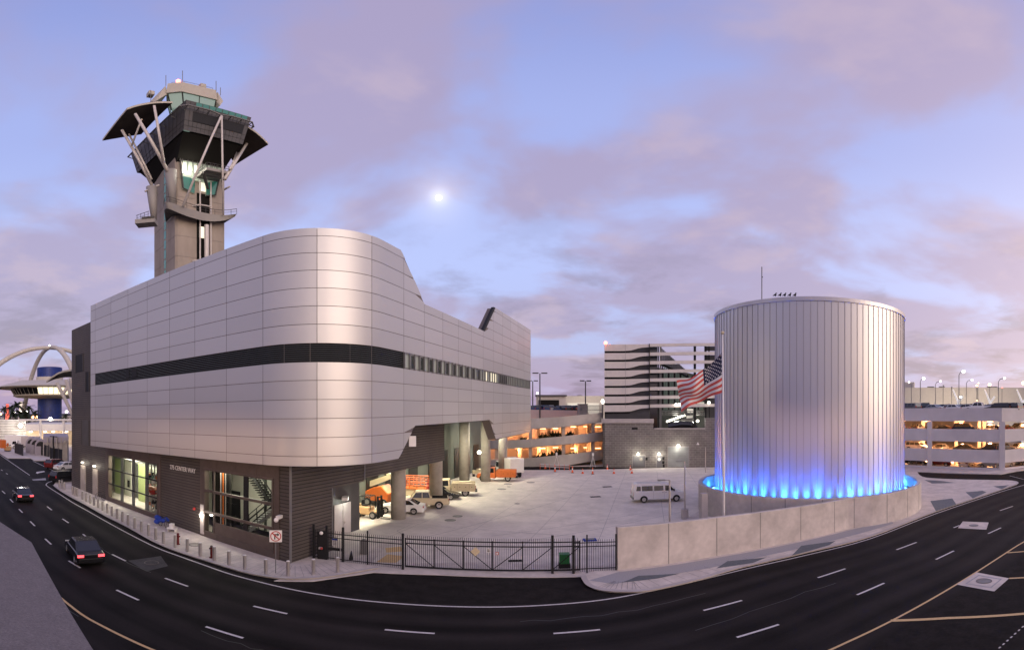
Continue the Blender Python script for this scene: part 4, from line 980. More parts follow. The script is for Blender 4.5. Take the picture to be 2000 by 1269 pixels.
# glass cab and its faceted cream hood
def ring(pts, back):        # pts: seen points; mirrored behind through the depth vector
    return pts
g1, g2, g3 = P(327.6, 182.5, 72.6), P(356, 179.7, 72.6), P(422, 195.3, 72.6)
vw = Vector((-.60, .80, 0)); sdv = Vector((.80, .60, 0)); gl_top = [g1, g2, g3, g3 + vw * 4 + sdv * .3, g3 + vw * 8 - sdv * .6, g3 + vw * 11 - sdv * 3, g1 + vw * 11 + sdv * 3, g1 + vw * 5 - sdv * .2]
ccen = sum(gl_top, Vector()) / len(gl_top)
gl_bot = [ccen + (p - ccen) * .86 for p in gl_top]; gl_bot = [Vector((p.x, p.y, 68.9)) for p in gl_bot]
MT['cabglass'] = mat('cab_glass', (.10, .16, .15), .06, .1, emit=(.35, .48, .40), es=.28, spec=.9)
mb = MB(); mb.loft([gl_bot, gl_top], 'cabglass'); mb.build('cab_glazing', 'cabglass', twr)
mb = MB()
for i, p in enumerate(gl_top):
    mb.tube([gl_bot[i] + (gl_bot[i] - ccen).normalized() * .05, p], .12, 6); j = (i + 1) % 8; n = max(1, round((gl_top[j] - p).length / 3))
    for k in range(1, n): mb.tube([gl_bot[i].lerp(gl_bot[j], k / n), p.lerp(gl_top[j], k / n)], .08, 6)
mb.build('cab_mullion', 'black', twr)
lo = [ccen + (p - ccen) * 1.06 for p in gl_top]; lo = [Vector((p.x, p.y, 72.5)) for p in lo]
hi = [ccen + (p - ccen) * 1.0 for p in gl_top]; hi = [Vector((p.x, p.y, 75.3)) for p in hi]
mb = MB(); mb.loft([lo, hi]); MT['hood'] = mat('cream_hood', (.46, .42, .35), .65, var=.04); mb.build('cab_hood', 'hood', twr)
mb = MB()   # sloping cheeks left and right of the cab glass
cl = [P(294, 197.5, 70.5), P(304, 197.5, 69.2), P(327.6, 183, 72.5), P(323.3, 167.5, 75.2)]; mb.prism(cl, tv * 5)
cr_ = [P(436, 197.5, 72.2), P(430, 206, 70.5), P(421, 196, 72.6), P(425, 179.5, 75.2)]; mb.prism(cr_, tv * 5); mb.build('hood_cheek', 'hood', twr)
mb = MB(); c = P(427, 176, 75.6); 
for x, y, z in ((294, 184, 73.4), (394, 170, 75.9)):
    c = P(x, y, z); mb.box(c, (1.5, 1.0, .9), -.5, 'hood'); mb.box(c + Vector((0, 0, -.5)), (.5, .5, .5), 0, 'black')
mb.build('sensor_box', 'hood', twr)
for x, y0, y1, z0 in ((324, 147, 167, 75.2), (356.5, 138, 162, 75.2), (422, 158, 178, 75), (430.5, 171, 186, 73), (294.5, 176, 198, 70)):
    a = P(x, y1, z0); mb = MB(); D = hypot(a.x, a.y); mb.tube([a, PD(x, y0, D)], .06, 6); mb.build('antenna', 'mgrey', twr)
c = P(348, 162, 75.5); mb = MB(); mb.cyl(c, .25, 75.3, 75.9, 10, 'litr'); mb.ball(c + up * .5, .42, 'litr'); mb.build('beacon_lamp', 'litr', twr)
rl = [hi[i] for i in range(8)]; mb = MB()
rr = [ccen + (p - ccen) * .85 for p in hi]; rr = [Vector((p.x, p.y, 76.3)) for p in rr] ; mb.tube(rr + [rr[0]], .04, 5)
for p in rr: mb.tube([p, p - up * 1.0], .04, 5)
mb.build('roof_railing', 'mgrey', twr)
# wings
def wing(name, top, th, under):
    mb = MB(); q = [p - up * th for p in top]; mb.loft([q, top], 'dgrey'); return mb
def wingmesh(grid, th=.45):        # grid rows of points -> thick plate
    mb = MB(); nr, nc = len(grid), len(grid[0]); n = nr * nc
    vs = [p for r in grid for p in r] + [p - up * th for r in grid for p in r]; fs = []; ms = []
    top = []; bot = []
    for i in range(nr - 1):
        for j in range(nc - 1): a = i * nc + j; top.append((a, a + 1, a + nc + 1, a + nc)); bot.append((a + n, a + nc + n, a + nc + 1 + n, a + 1 + n))
    edge = [(j, j + 1) for j in range(nc - 1)] + [((nr - 1) * nc + j, (nr - 1) * nc + j + 1) for j in range(nc - 1)] + [(i * nc, (i + 1) * nc) for i in range(nr - 1)] + [(i * nc + nc - 1, (i + 1) * nc + nc - 1) for i in range(nr - 1)]
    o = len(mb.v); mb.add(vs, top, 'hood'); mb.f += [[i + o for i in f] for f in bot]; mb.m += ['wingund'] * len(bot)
    mb.f += [[i + o for i in (a, b, b + n, a + n)] for a, b in edge]; mb.m += ['hood'] * len(edge); return mb
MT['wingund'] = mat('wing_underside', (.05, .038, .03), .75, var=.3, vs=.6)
a, b, c, d = P(200, 271.5, 66), P(248, 210.5, 67.6), P(337, 198, 69.6), P(276, 259, 68.2)
m_ = P(290, 198.2, 69.0)
rows = []
for k in range(7):
    t = k / 6; f0 = (1 - t) ** 2 * b + 2 * t * (1 - t) * (m_ + (m_ - (b + c) / 2) * .5) + t * t * c; g0 = a.lerp(d, t); rows.append([f0.lerp(g0, s / 5) + up * (.08 * sin(pi * s / 5)) for s in range(6)])
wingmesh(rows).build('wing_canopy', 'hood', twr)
p_, q_, r_, s_ = P(485, 246, 66.6), P(524, 279, 65.4), P(459, 319, 64.2), P(440, 285, 65.6)
rows = []
for k in range(7):
    t = k / 6; f0 = p_.lerp(q_, t) + up * (.3 * sin(pi * t)); g0 = s_.lerp(r_, t); rows.append([f0.lerp(g0, s / 5) for s in range(6)])
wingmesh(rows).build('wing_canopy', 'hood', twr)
def strut(x0, y0, z0, x1, y1, z1, r, m='cable', lab=None):
    mb = MB(); mb.tube([P(x0, y0, z0), P(x1, y1, z1)], [r * .55, r * .66], 10); return mb.build('strut', m, twr, smooth=True)
for s in ((264, 222, 66.5, 327, 334, 54.5, .52), (301, 206, 67.2, 320, 318, 56, .42), (238, 253.5, 65.7, 306, 380, 52, .5), (252, 262, 66, 296, 350, 54.5, .33), (277, 232, 66.5, 257, 285, 61.5, .28),
          (484, 277, 66, 439, 350, 53, .5), (466, 298, 64, 449, 330, 55.5, .3), (462, 297, 64, 455, 318, 58, .25), (283, 374, 51, 311, 361, 52.5, .33), (449, 364, 52, 438, 370, 52, .3),
          (432.5, 226, 65.9, 358, 403, 46.6, .34), (433, 226, 65.9, 436, 418, 46.6, .30), (404, 300, 60.5, 434, 306, 60.3, .15)): strut(*s)
# buttress pylons
for x0, x1, yt, xb, yb, w in ((330, 340, 333, 339, 392, 1.1), (293, 304, 365, 303, 425, 1.0)):
    a0 = P(x0 + 3, yt, 55.0 if yt < 350 else 52.2); b0 = PD(xb - 2, yb, hypot(a0.x, a0.y) + .3)
    mb = MB(); mb.tube([b0 - up * 1, b0.lerp(a0, .5), a0], [w * .45, w * .8, w * 1.0], 12); mb.build('pylon', 'mgrey2', twr, smooth=True)
# crescent balcony round the shaft and the projecting platform
out = [P(320, 404, 46.8), P(327, 394, 46.9), P(365, 406, 46.7), P(402, 416, 46.6), P(436, 420, 46.6), P(462.4, 417.5, 46.9)]
inn_ = [T(-.1, 4.4, 46.6), T(-.1, .8, 46.6), T(2, 0, 46.6), T(5, 0, 46.6), T(8, 0, 46.6), T(WU + .1, 1.6, 46.6)]
so_ = smooth_path(out, 4); si_ = smooth_path(inn_, 4); mb = MB()
lowo = [p.lerp(q, .12 + .0) - up * (.35 + 1.2 * sin(pi * k / (len(so_) - 1))) for k, (p, q) in enumerate(zip(so_, si_))]
for k in range(len(so_) - 1):
    mb.poly([so_[k], so_[k + 1], lowo[k + 1], lowo[k]]); mb.poly([so_[k], so_[k + 1], si_[k + 1], si_[k]]); mb.poly([lowo[k], lowo[k + 1], si_[k + 1] - up * .4, si_[k] - up * .4], 'dgrey')
mb.build('crescent_balcony', 'mgrey2', twr)
mb = MB(); rt = [p + up * 1.05 for p in so_]; mb.tube(rt, .05, 6); mb.tube([p + up * .55 for p in so_], .03, 5)
for p in so_[::2]: mb.tube([p, p + up * 1.05], .04, 5)
mb.build('balcony_railing', 'dgrey', twr)
A0, A1, A2 = P(404, 326, 55.2), P(372, 352, 55.2), P(447, 334.5, 55.2)
A3 = A1 + (A2 - A0); mb = MB()
pf = [A0, A2, A3, A1]; mb.loft([[p - up * .5 for p in pf], [p - up * .45 for p in pf], pf]); 
for k in range(6): mb.tube([A0.lerp(A1, k / 5) - up * .55, A2.lerp(A3, k / 5) - up * .55], .12, 6, 'mgrey2')
mb.tube([A0.lerp(A1, .2) - up * .7, A3 - up * 4.2], .3, 8, 'dgrey'); mb.build('platform', 'mgrey2', twr)
mb = MB()
for z in (.5, 1.05): mb.tube([A1 + up * z, A0 + up * z, A2 + up * z], .05, 6)
for k in range(7): mb.tube([A1.lerp(A0, k / 6), A1.lerp(A0, k / 6) + up * 1.05], .04, 5); mb.tube([A0.lerp(A2, k / 6), A0.lerp(A2, k / 6) + up * 1.05], .04, 5)
mb.build('balcony_railing', 'dgrey', twr)
c = P(286, 433, 42); mb = MB(); mb.box(c + up * -.2, (3.2, 2.2, .8), .5, 'mgrey2'); mb.box(c + up * .3 + Vector((.6, 0, 0)), (2.0, 2.0, .3), .5, 'dgrey')
for a_ in (-1.2, -.4, .4, 1.2): mb.tube([c + Vector((a_, -.9, .2)), c + Vector((a_, -.9, 1.3))], .04, 5, 'dgrey')
mb.tube([c + Vector((-1.4, -.9, 1.3)), c + Vector((1.4, -.9, 1.3))], .05, 5, 'dgrey'); mb.tube([c + Vector((-1.4, -.9, .8)), c + Vector((1.4, -.9, .8))], .03, 5, 'dgrey'); mb.build('side_balcony', 'mgrey2', twr)
light('POINT', TF(370, 325, 1.5), 300, (1, .95, .8), size=.4)

# ================================================================ far left: landmark restaurant, low buildings
RX = P(97, 700, 33.6); c0 = PD(97, 805, 200)
rst = thing('saucer_restaurant', 'white saucer restaurant under two crossed arches with a cobalt blue core', 'building', (c0.x, c0.y, 0))
MT['archw'] = mat('arch_stucco', (.52, .48, .42), .7, var=.04)
def zz(y, D=200): return CAMH + D * tan(el(y))
def disc(prof_, m, n=48):
    mb = MB(); mb.loft([[(c0.x + r * cos(2 * pi * k / n), c0.y + r * sin(2 * pi * k / n), z) for k in range(n)] for r, z in prof_], m); return mb
disc([(5.0, 4), (5.0, zz(778))], 'bluetile').build('core', 'bluetile', rst)
disc([(5.2, zz(737)), (5.2, zz(719)), (4.9, zz(718)), (1.5, zz(716.5))], 'bluetile').build('upper_drum', 'bluetile', rst)
disc([(5.6, zz(744)), (5.6, zz(737)), (5.2, zz(736.8))], 'archw').build('drum_base', 'archw', rst)
disc([(5, zz(779)), (13.5, zz(776.5)), (15.0, zz(774)), (15.0, zz(771.8))], 'archw').build('hull', 'archw', rst)
disc([(16.4, zz(760)), (22.5, zz(759)), (22.8, zz(757.5)), (13, zz(745.5)), (5, zz(744))], 'archw').build('saucer_roof', 'archw', rst)
MT['restg'] = mat('restaurant_glazing', (.2, .2, .18), .15, emit=(1, .86, .56), es=1.3, spec=.8)
n = 48; mb = MB()
for k in range(n):
    a0_, a1_ = 2 * pi * k / n, 2 * pi * (k + 1) / n; q = [(c0.x + r * cos(a), c0.y + r * sin(a), z) for a, r, z in ((a0_, 14.6, zz(771.8)), (a1_, 14.6, zz(771.8)), (a1_, 16.2, zz(760)), (a0_, 16.2, zz(760)))]
    am = (a0_ + a1_) / 2; xx = cos(am) * cos(az(97)) * 1.0 - sin(am) * sin(az(97)) * -1 * -1
    side = Vector((cos(am), sin(am))).dot(Vector((cos(az(97)), -sin(az(97)))))
    mb.poly(q, 'carglass' if side < -.28 else 'restg')
mb.build('window_band', 'restg', rst)
mb = MB()
for k in range(n): a = 2 * pi * k / n; mb.tube([(c0.x + 14.65 * cos(a), c0.y + 14.65 * sin(a), zz(771.8)), (c0.x + 16.25 * cos(a), c0.y + 16.25 * sin(a), zz(760))], .1, 5)
mb.build('window_mullion', 'archw', rst)
mb = MB(); q = [(c0.x + 12.8 * cos(2 * pi * k / 40), c0.y + 12.8 * sin(2 * pi * k / 40), zz(746)) for k in range(41)]
for p in q: mb.tube([p, (p[0], p[1], p[2] + 1.3)], .05, 4)
mb.tube([(p[0], p[1], p[2] + 1.3) for p in q], .05, 4); mb.build('roof_railing', 'archw', rst)
# two crossing parabolic arches (four legs)
rdir = Vector((cos(az(97)), -sin(az(97)), 0)); fdir = Vector((sin(az(97)), cos(az(97)), 0)); zt = zz(679)
for sx, sf, span in ((1.0, .25, 44), (.36, -.93, 40)):
    dd = (rdir * sx + fdir * sf).normalized(); path = []; rad_ = []
    for k in range(-16, 17):
        t = k / 16; x = span * t; path.append(Vector((c0.x, c0.y, 0)) + dd * x + up * (zt - (zt - 1) * abs(t) ** 2.15)); rad_.append(.75 + .55 * abs(t))
    mb = MB(); mb.tube(path, rad_, 8); mb.build('arch', 'archw', rst, smooth=True)
mb = MB(); mb.ball((c0.x, c0.y, zt + 1), .3); mb.build('beacon_lamp', 'litw', rst)
# wing canopy on struts beside the dark block wall
cn = thing('wing_canopy', 'grey pointed wing canopy on inclined struts left of the dark block wall', 'canopy', tuple(PD(130, 805, 78) - up * CAMH))
a, b, c, d = PD(90, 744, 84), PD(139, 721, 78), PD(160, 713, 80), PD(150, 735, 90)
rows = []
for k in range(5): t = k / 4; rows.append([(a.lerp(b, t)).lerp(a.lerp(d, t), s / 3) + up * (.5 * sin(pi * t)) for s in range(4)])
MB_ = wingmesh(rows, .3); MB_.build('roof', 'hood', cn)
for x0, y0, x1, y1, D in ((111, 747, 142, 810, 80), (129, 741, 143, 790, 79), (131, 757, 121, 772, 80), (138, 738, 141, 760, 80)):
    mb = MB(); mb.tube([PD(x0, y0, D), PD(x1, y1, D)], .3, 8); mb.build('strut', 'cable', cn)
def shed(name, label, cat, x0, x1, yt, yb, D, m, depth=12, extra=None):
    p, q = PD(x0, 805, D), PD(x1, 805, D); zt_, zb_ = CAMH + D * tan(el(yt)), CAMH + D * tan(el(yb)); f = (p + q).normalized(); f.z = 0; f.normalize()
    t = thing(name, label, cat, (p.x, p.y, 0)); mb = MB(); pts = [(p.x, p.y), (q.x, q.y), (q.x + f.x * depth, q.y + f.y * depth), (p.x + f.x * depth, p.y + f.y * depth)]
    mb.vprism(pts, min(zb_, 0) if extra is None else zb_, zt_); mb.build('wall', m, t); return t, p, q, f, zt_, zb_
# screen-walled car park
t, p, q, f, zt_, zb_ = shed('screen_garage', 'low car park behind a white square grid screen at the left edge', 'parking garage', -60, 50, 820, 868, 150, 'conc_c')
mb = MB(); n = 46
for k in range(n + 1): a = p.lerp(q, k / n); mb.tube([Vector((a.x, a.y, .5)) - f * .6, Vector((a.x, a.y, zt_)) - f * .6], .09, 4)
for k in range(10): z = .5 + (zt_ - .5) * k / 9; mb.tube([Vector((p.x, p.y, z)) - f * .6, Vector((q.x, q.y, z)) - f * .6], .09, 4)
mb.build('grid_screen', 'white', t)
c = PD(40, 831, 147); mb = MB(); mb.ball(c, .7, 'litw'); mb.build('flood_lamp', 'litw', t); light('POINT', tuple(c - f * 2), 900, (1, .97, .88), size=.6)
t, p, q, f, zt_, zb_ = shed('white_garage', 'white car park with a rail on posts in front of the blue core', 'parking garage', 50, 172, 828, 841, 142, 'white', 30, 1)
mb = MB()
for x in (79, 124, 165): a = PD(x, 805, 141.5); mb.vprism([(a.x - .25, a.y - .25), (a.x + .25, a.y - .25), (a.x + .25, a.y + .25), (a.x - .25, a.y + .25)], 0, CAMH + 141.5 * tan(el(820)))
mb.build('post', 'white', t)
mb = MB(); mb.tube([PD(38, 820, 141.3), PD(172, 820, 141.3)], .3, 6); mb.build('top_rail', 'white', t)
mb = MB(); a, b = PD(48, 841, 150), PD(172, 841, 150); mb.poly([(a.x, a.y, 0), (b.x, b.y, 0), (b.x, b.y, b.z), (a.x, a.y, a.z)], 'garin'); mb.build('rear_wall', 'garin', t)
for x in (60, 88, 104, 130): a = PD(x, 843, 144); mb = MB(); mb.box(a, (1.4, .5, .3), -.9); mb.build('ceiling_lamp', 'litw2', t)
for x in (65, 95, 125): light('POINT', tuple(PD(x, 846, 145)), 350, (1, .85, .6), size=.5)
c = PD(98.5, 818, 140); mb = MB(); mb.ball(c, .55, 'litw'); mb.build('flood_lamp', 'litw', t)
# row of barrel-gabled kiosks
ks = thing('kiosk_row', 'row of grey vaulted kiosks behind the black fence panels', 'kiosk', tuple(PD(90, 805, 116) - up * CAMH))
f = dirv(az(95), 0); rt_ = Vector((cos(az(95)), -sin(az(95)), 0))
MT['kroof'] = mat('lavender_grey_roof', (.30, .27, .31), .7, var=.05)
for i, (x, y) in enumerate(((62, 854), (70.5, 856), (80, 858.5))):
    c = PD(x, 805, 118 - 3 * i); w = 1.5; z0_, z1_ = 2.0, CAMH + (118 - 3 * i) * tan(el(y)); dd = rt_ * 1 + f * .35; dd.normalize()
    pr_ = [Vector((c.x, c.y, 0)) - f * w, Vector((c.x, c.y, 0)) + f * w]
    prf_ = [(c.x - rt_.x * w, c.y - rt_.y * w, 0), (c.x + rt_.x * w, c.y + rt_.y * w, 0)]
    arc = [Vector((c.x, c.y, 0)) + rt_ * (w * cos(a)) + up * (z1_ - w + w * sin(a)) for a in [pi * k / 8 for k in range(9)]]
    mb = MB(); mb.prism([Vector((c.x, c.y, 0)) + rt_ * w] + arc + [Vector((c.x, c.y, 0)) - rt_ * w], f * 4, 'kroof')
    arc2 = [p - f * .1 for p in arc]; ins = [Vector((c.x, c.y, z1_ - w)) + (p - Vector((c.x, c.y, z1_ - w))) * .72 - f * .12 for p in arc]; mb.poly(ins, 'black'); mb.build('gable', 'kroof', ks)
a, b = PD(84, 853, 110), PD(134, 853, 108); mb = MB(); mb.loft([[a, b, b + f * 6 + up * .5, a + f * 6 + up * .5], [a - up * 1.3, b - up * 1.3, b + f * 6 - up * 1.3, a + f * 6 - up * 1.3]]); mb.build('roof', 'kroof', ks)
mb = MB(); mb.loft([[Vector((p.x, p.y, 0)) + f * .6 for p in (a, b)] + [Vector((p.x, p.y, 0)) + f * 6 for p in (b, a)], [Vector((p.x, p.y, a.z - 1.3)) + f * .6 for p in (a, b)] + [Vector((p.x, p.y, a.z - 1.3)) + f * 6 for p in (b, a)]]); mb.build('wall', 'conc_l', ks)
mb = MB()
for x in (93, 101, 111, 120): a_ = PD(x, 868, 108.6); mb.box((a_.x, a_.y, 2.2), (.3, .3, 4.4), -.9, 'conc_c')
mb.build('pier', 'conc_c', ks)
p = PD(104.5, 805, 100); mb = MB(); mb.tube([(p.x, p.y, 0), (p.x, p.y, CAMH + 100 * tan(el(851)))], .14, 8); mb.tube([(p.x - 1.2, p.y, 5.0), (p.x + 1.2, p.y, 5.0)], .1, 6); tag(mb.build('dark_pole', 'black'), 'thin dark pole standing before the vaulted kiosks', 'pole')
for i, (x0, x1, yt, yb, D) in enumerate(((29, 45, 869, 891, 112), (55, 72, 867, 889, 118), (98, 123, 877, 903, 88), (74, 95, 879, 893, 118))):
    p, q = P(x0, yb - (4 if i == 0 else 3) - 2), P(x1, yb); h = .0; mb = MB(); hh = 2.6
    tq = (q - p).normalized(); nn = Vector((-tq.y, tq.x, 0)) * .05; mb.prism([p, q, q + up * hh, p + up * hh], nn, 'black')
    for k in range(4): c = p.lerp(q, k / 3); mb.box(c + up * (hh / 2 + .1), (.12, .12, hh + .2), 0, 'dgrey')
    tag(mb.build('fence_panel', 'black'), ('black mesh fence panel, left of the gap at the far gate', 'black mesh fence panel, right of the gap at the far gate', 'black fence panel with small white notices near the pillar kiosk', 'low black fence in front of the vaulted kiosks')[i], 'fence', 'black fence panels by the far gate')
p = P(128, 907); ps = thing('pillar_kiosk', 'brown pillar kiosk with a pale domed cap beside the parked sedan', 'kiosk', (p.x, p.y, 0))
mb = MB(); mb.box((p.x, p.y, 2.1), (1.0, 1.0, 4.2), -.9); mb.build('pillar', 'conc_c', ps); mb = MB(); mb.ball((p.x, p.y, 4.25), .6, n=14, k=8); mb.build('cap', 'conc_c', ps)
# far sign pylons and palms
for i, (x, yt, yb, D, w, m, lb) in enumerate(((14.5, 789, 817, 260, 2.6, 'pylred', 'tall red lit pylon on the left horizon'), (41, 784, 817, 260, 2.8, 'pylwht', 'tall white lit pylon among the palms'))):
    MT.setdefault('pylred', mat('red_pylon', (.7, .1, .06), .5, emit=(1, .16, .10), es=.9)); MT.setdefault('pylwht', mat('white_pylon', (.7, .65, .55), .5, emit=(1, .85, .65), es=.5))
    c = PD(x, yt, D); mb = MB(); mb.cyl(c, w / 2, 0, c.z, 12, m, w * .3); tag(mb.build('pylon', m), lb, 'pylon', 'lit pylons on the horizon')
def palm(x, yt, D, lab, s=1.):
    top = PD(x, yt, D); t = thing('palm_tree', lab, 'palm tree', (top.x, top.y, 0), 0, 'palms on the left horizon')
    mb = MB(); mb.tube([(top.x - .4, top.y, 0), (top.x + .2, top.y, top.z * .5), top], [.34, .24, .2], 7); mb.build('trunk', 'trunk', t)
    mb = MB(); rg = random.Random(int(x * 7))
    for k in range(26):
        a = 2 * pi * k / 26 + rg.random() * .3; l = (2.2 + rg.random() * .9) * s; e = rg.uniform(-.7, .9); prev = None
        for j in range(5):
            r = l * j / 4; z = r * sin(e) - .22 * r * r / l * 1.8; w = .42 * (1 - j / 4.6) * s
            c = top + Vector((cos(a) * r * cos(e), sin(a) * r * cos(e), z)); sd = Vector((-sin(a), cos(a), 0)) * w; cur = (c - sd, c + sd - up * .1)
            if prev: mb.poly([prev[0], prev[1], cur[1], cur[0]])
            prev = cur
    mb.build('crown', 'leaf', t)
for i, (x, y, D, lb, s) in enumerate(((8.5, 798, 190, 'short palm at the far left edge before the red pylon', 1.1), (21, 795, 180, 'palm with drooping crown between the two pylons', 1.2), (33, 791, 175, 'tallest palm just left of the white pylon', 1.7), (56, 794, 180, 'palm right of the white pylon beside the arch leg', 1.1), (25, 808, 170, 'low bushy palm under the tallest one', 1.4), (39, 807, 170, 'low palm below the white pylon', 1.6), (51, 808, 170, 'low palm at the left foot of the arch', 1.6), (68, 806, 175, 'small palm beside the blue core', 1.0), (128, 812, 170, 'small palm right of the blue core', 1.1))): palm(x, y, D, lb, s)
for i, (x, y, D, m, lb) in enumerate(((1, 808, 200, 'lito', 'orange lamp at the far left edge'), (28, 805, 200, 'litw', 'white street lamp left of the white pylon'), (39.5, 804.5, 200, 'litw', 'white street lamp below the white pylon'), (51.5, 804, 200, 'litw', 'white street lamp right of the white pylon'), (64, 814, 190, 'lito', 'warm lamp beside the arch leg'), (71, 814, 190, 'lito', 'warm lamp close to the blue core'), (130, 804, 190, 'litw', 'white street lamp right of the blue core'))):
    c = PD(x, y, D); t = thing('street_lamp', lb, 'street lamp', (c.x, c.y, 0), 0, 'street lamps on the left horizon'); mb = MB(); mb.tube([(c.x, c.y, 0), c], .12, 6); mb.build('pole', 'mgrey', t); mb = MB(); mb.ball(c, .55, m); mb.build('lamp_head', m, t)
def farwall(x0, x1, yt, D, m, lab, name='far_building'):
    t, p, q, f, z1, z0 = shed(name, lab, 'building', x0, x1, yt, 830, D, m, 20)
    mb = MB(); n = 8
    for k in range(n): a = p.lerp(q, (k + .25) / n); b = p.lerp(q, (k + .7) / n); mb.poly([Vector((v.x, v.y, z)) - f * .1 for v, z in ((a, z1 - 3.2), (b, z1 - 3.2), (b, z1 - 1.4), (a, z1 - 1.4))], 'dgrey')
    mb.build('window', 'dgrey', t); return t
farwall(-60, 66, 815, 330, 'conc_l', 'long pale building low on the left horizon'); farwall(100, 172, 812, 330, 'conc_l', 'pale low building beyond the blue core')
MT['garw'] = mat('garage_white_render', (.68, .635, .615), .8, var=.05, vs=.6, stain=.07)
MT['pinkc'] = mat('pink_concrete', (.62, .48, .43), .8, var=.05)
MT['lwhite'] = mat('floodlit_white_glow', (.8, .78, .74), .5, emit=(1, .95, .88), es=.3)  # emission paints the floodlighting into the white of the masts
# ================================================================ round tank in its walled basin
TC = PD(1581.5, 805, 51.7); tcx, tcy = TC.x, TC.y; TR, BR = 10.0, 11.75
tank = thing('storage_tank', 'huge round silver tank clad in vertical panels, lit blue at its foot', 'tank', (tcx, tcy, 0))
mb = MB(); NP = 104
mb.loft([[(tcx + (TR + .0) * cos(2 * pi * k / 208), tcy + TR * sin(2 * pi * k / 208), z) for k in range(208)] for z in (1.6, 7, 13, 19.8)], None, cap=False)
mb.build('cladding', 'tank', tank, smooth=True)
mb = MB()
for k in range(NP):
    a = 2 * pi * k / NP; p = Vector((tcx + TR * cos(a), tcy + TR * sin(a), 0)); r_ = Vector((cos(a), sin(a), 0)); t_ = Vector((-sin(a), cos(a), 0))
    mb.prism([p + t_ * .018 - r_ * .03 + up * 1.6, p - t_ * .018 - r_ * .03 + up * 1.6, p - t_ * .018 + r_ * .035 + up * 1.6, p + t_ * .018 + r_ * .035 + up * 1.6], (0, 0, 18.2))
mb.build('standing_seam', 'tankrib', tank)
def ringmesh(prf, n=120, m=None, a0=0., a1=2 * pi):
    mb = MB(); full = abs(a1 - a0 - 2 * pi) < 1e-6; kk = n if full else n + 1
    rings = [[(tcx + r * cos(a0 + (a1 - a0) * k / n), tcy + r * sin(a0 + (a1 - a0) * k / n), z) for k in range(kk)] for r, z in prf]
    mb.loft(rings, m, cap=False, closed=full); return mb
ringmesh([(TR - .1, 19.75), (TR + .12, 19.75), (TR + .14, 20.1), (TR + .02, 20.14), (TR - .3, 20.14), (0.2, 20.0)]).build('rim_cap', 'tank', tank, smooth=False)
mb = MB(); a = PD(1488, 575, 44); a = Vector((a.x, a.y, 20)); mb.tube([a, PD(1488, 521, hypot(a.x, a.y))], .045, 6, 'mgrey'); mb.tube([PD(1487, 541, 44), PD(1490, 541, 44)], .06, 5, 'mgrey'); mb.build('antenna', 'mgrey', tank)
bas = thing('basin_wall', 'curved concrete basin wall round the foot of the silver tank', 'wall', (tcx, tcy, 0))
ringmesh([(BR, 0), (BR, 2.75), (BR - .03, 2.8), (BR - .42, 2.8), (BR - .45, 2.75), (BR - .45, 1.55), (TR - .2, 1.55)], 140).build('ring_wall', 'conc', bas)
MT['bluefl'] = mat('basin_floor', (.10, .11, .13), .5)
ringmesh([(BR - .4, 1.56), (TR - .1, 1.56)], 100).build('trench_floor', 'bluefl', bas)
mb = MB()
for k in range(24):
    a = 2 * pi * k / 24; p = Vector((tcx + BR * cos(a), tcy + BR * sin(a), 0)); t_ = Vector((-sin(a), cos(a), 0)) * .03; r_ = Vector((cos(a), sin(a), 0)) * .006
    mb.prism([p - t_ - r_, p + t_ - r_, p + t_ + r_, p - t_ + r_], (0, 0, 2.75))
mb.build('wall_joint', 'mgrey', bas)
# blue lamps in the trench, washing the tank and the inside of the wall
NB = 64
R.seed(12)
for k in range(NB):
    a = 2 * pi * (k + .5) / NB; rr = TR + .38; lx, ly = tcx + rr * cos(a), tcy + rr * sin(a)
    facing = (Vector((tcx, tcy)).normalized()).dot(Vector((cos(a), sin(a))))
    if facing > .55: continue
    mb = MB(); mb.box((lx, ly, 1.68), (.35, .16, .14), a + pi / 2); o = mb.build('blue_lamp', 'litb', bas)
    e_ = 6200 * (.45 + 1.0 * R.random() ** 1.3)
    light('SPOT', (lx, ly, 1.8), e_, (.012, .115, 1.0), name='blue_uplight', size=.05, rot=(-cos(a) * .24, -sin(a) * .24, 1), spot=radians(38), blend=1.0)
    if k % 3 == 0: light('POINT', (lx + cos(a) * .55, ly + sin(a) * .55, 1.95), 90, (.03, .25, 1.0), name='blue_glow', size=.06)
# ---- front curved security wall
fw = [P(x, y) for x, y in ((1206.5, 1117), (1306, 1104.5), (1400, 1089), (1485, 1074), (1564, 1058), (1630, 1042.5), (1694, 1026))]
fw = smooth_path(fw, 8)
for i_, p_ in enumerate(fw):
    dv = Vector((p_.x - tcx, p_.y - tcy, 0))
    if dv.length < BR + .04: fw[i_] = Vector((tcx, tcy, 0)) + dv.normalized() * (BR + .04)
endp = fw[-1]; ae = atan2(endp.y - tcy, endp.x - tcx)
wallt = thing('security_wall', 'long curving board-marked concrete wall between the gate and the tank basin', 'wall', tuple(fw[0]))
tgt = Vector((tcx + (BR + .02) * cos(ae), tcy + (BR + .02) * sin(ae), 0))
fw += smooth_path([fw[-1], fw[-1].lerp(Vector((tcx + (BR + .03) * cos(ae + .22), tcy + (BR + .03) * sin(ae + .22), 0)), 1.0)], 3)[1:]
WT, WH = .38, 2.78
L1, L2 = [], []
for i, p in enumerate(fw):
    t = (fw[min(i + 1, len(fw) - 1)] - fw[max(i - 1, 0)]).normalized(); n_ = Vector((-t.y, t.x, 0)); L1.append(p); L2.append(p + n_ * WT)
hs = [2.92 - .18 * min(1, i / (len(fw) - 6)) for i in range(len(fw))]
mb = MB()
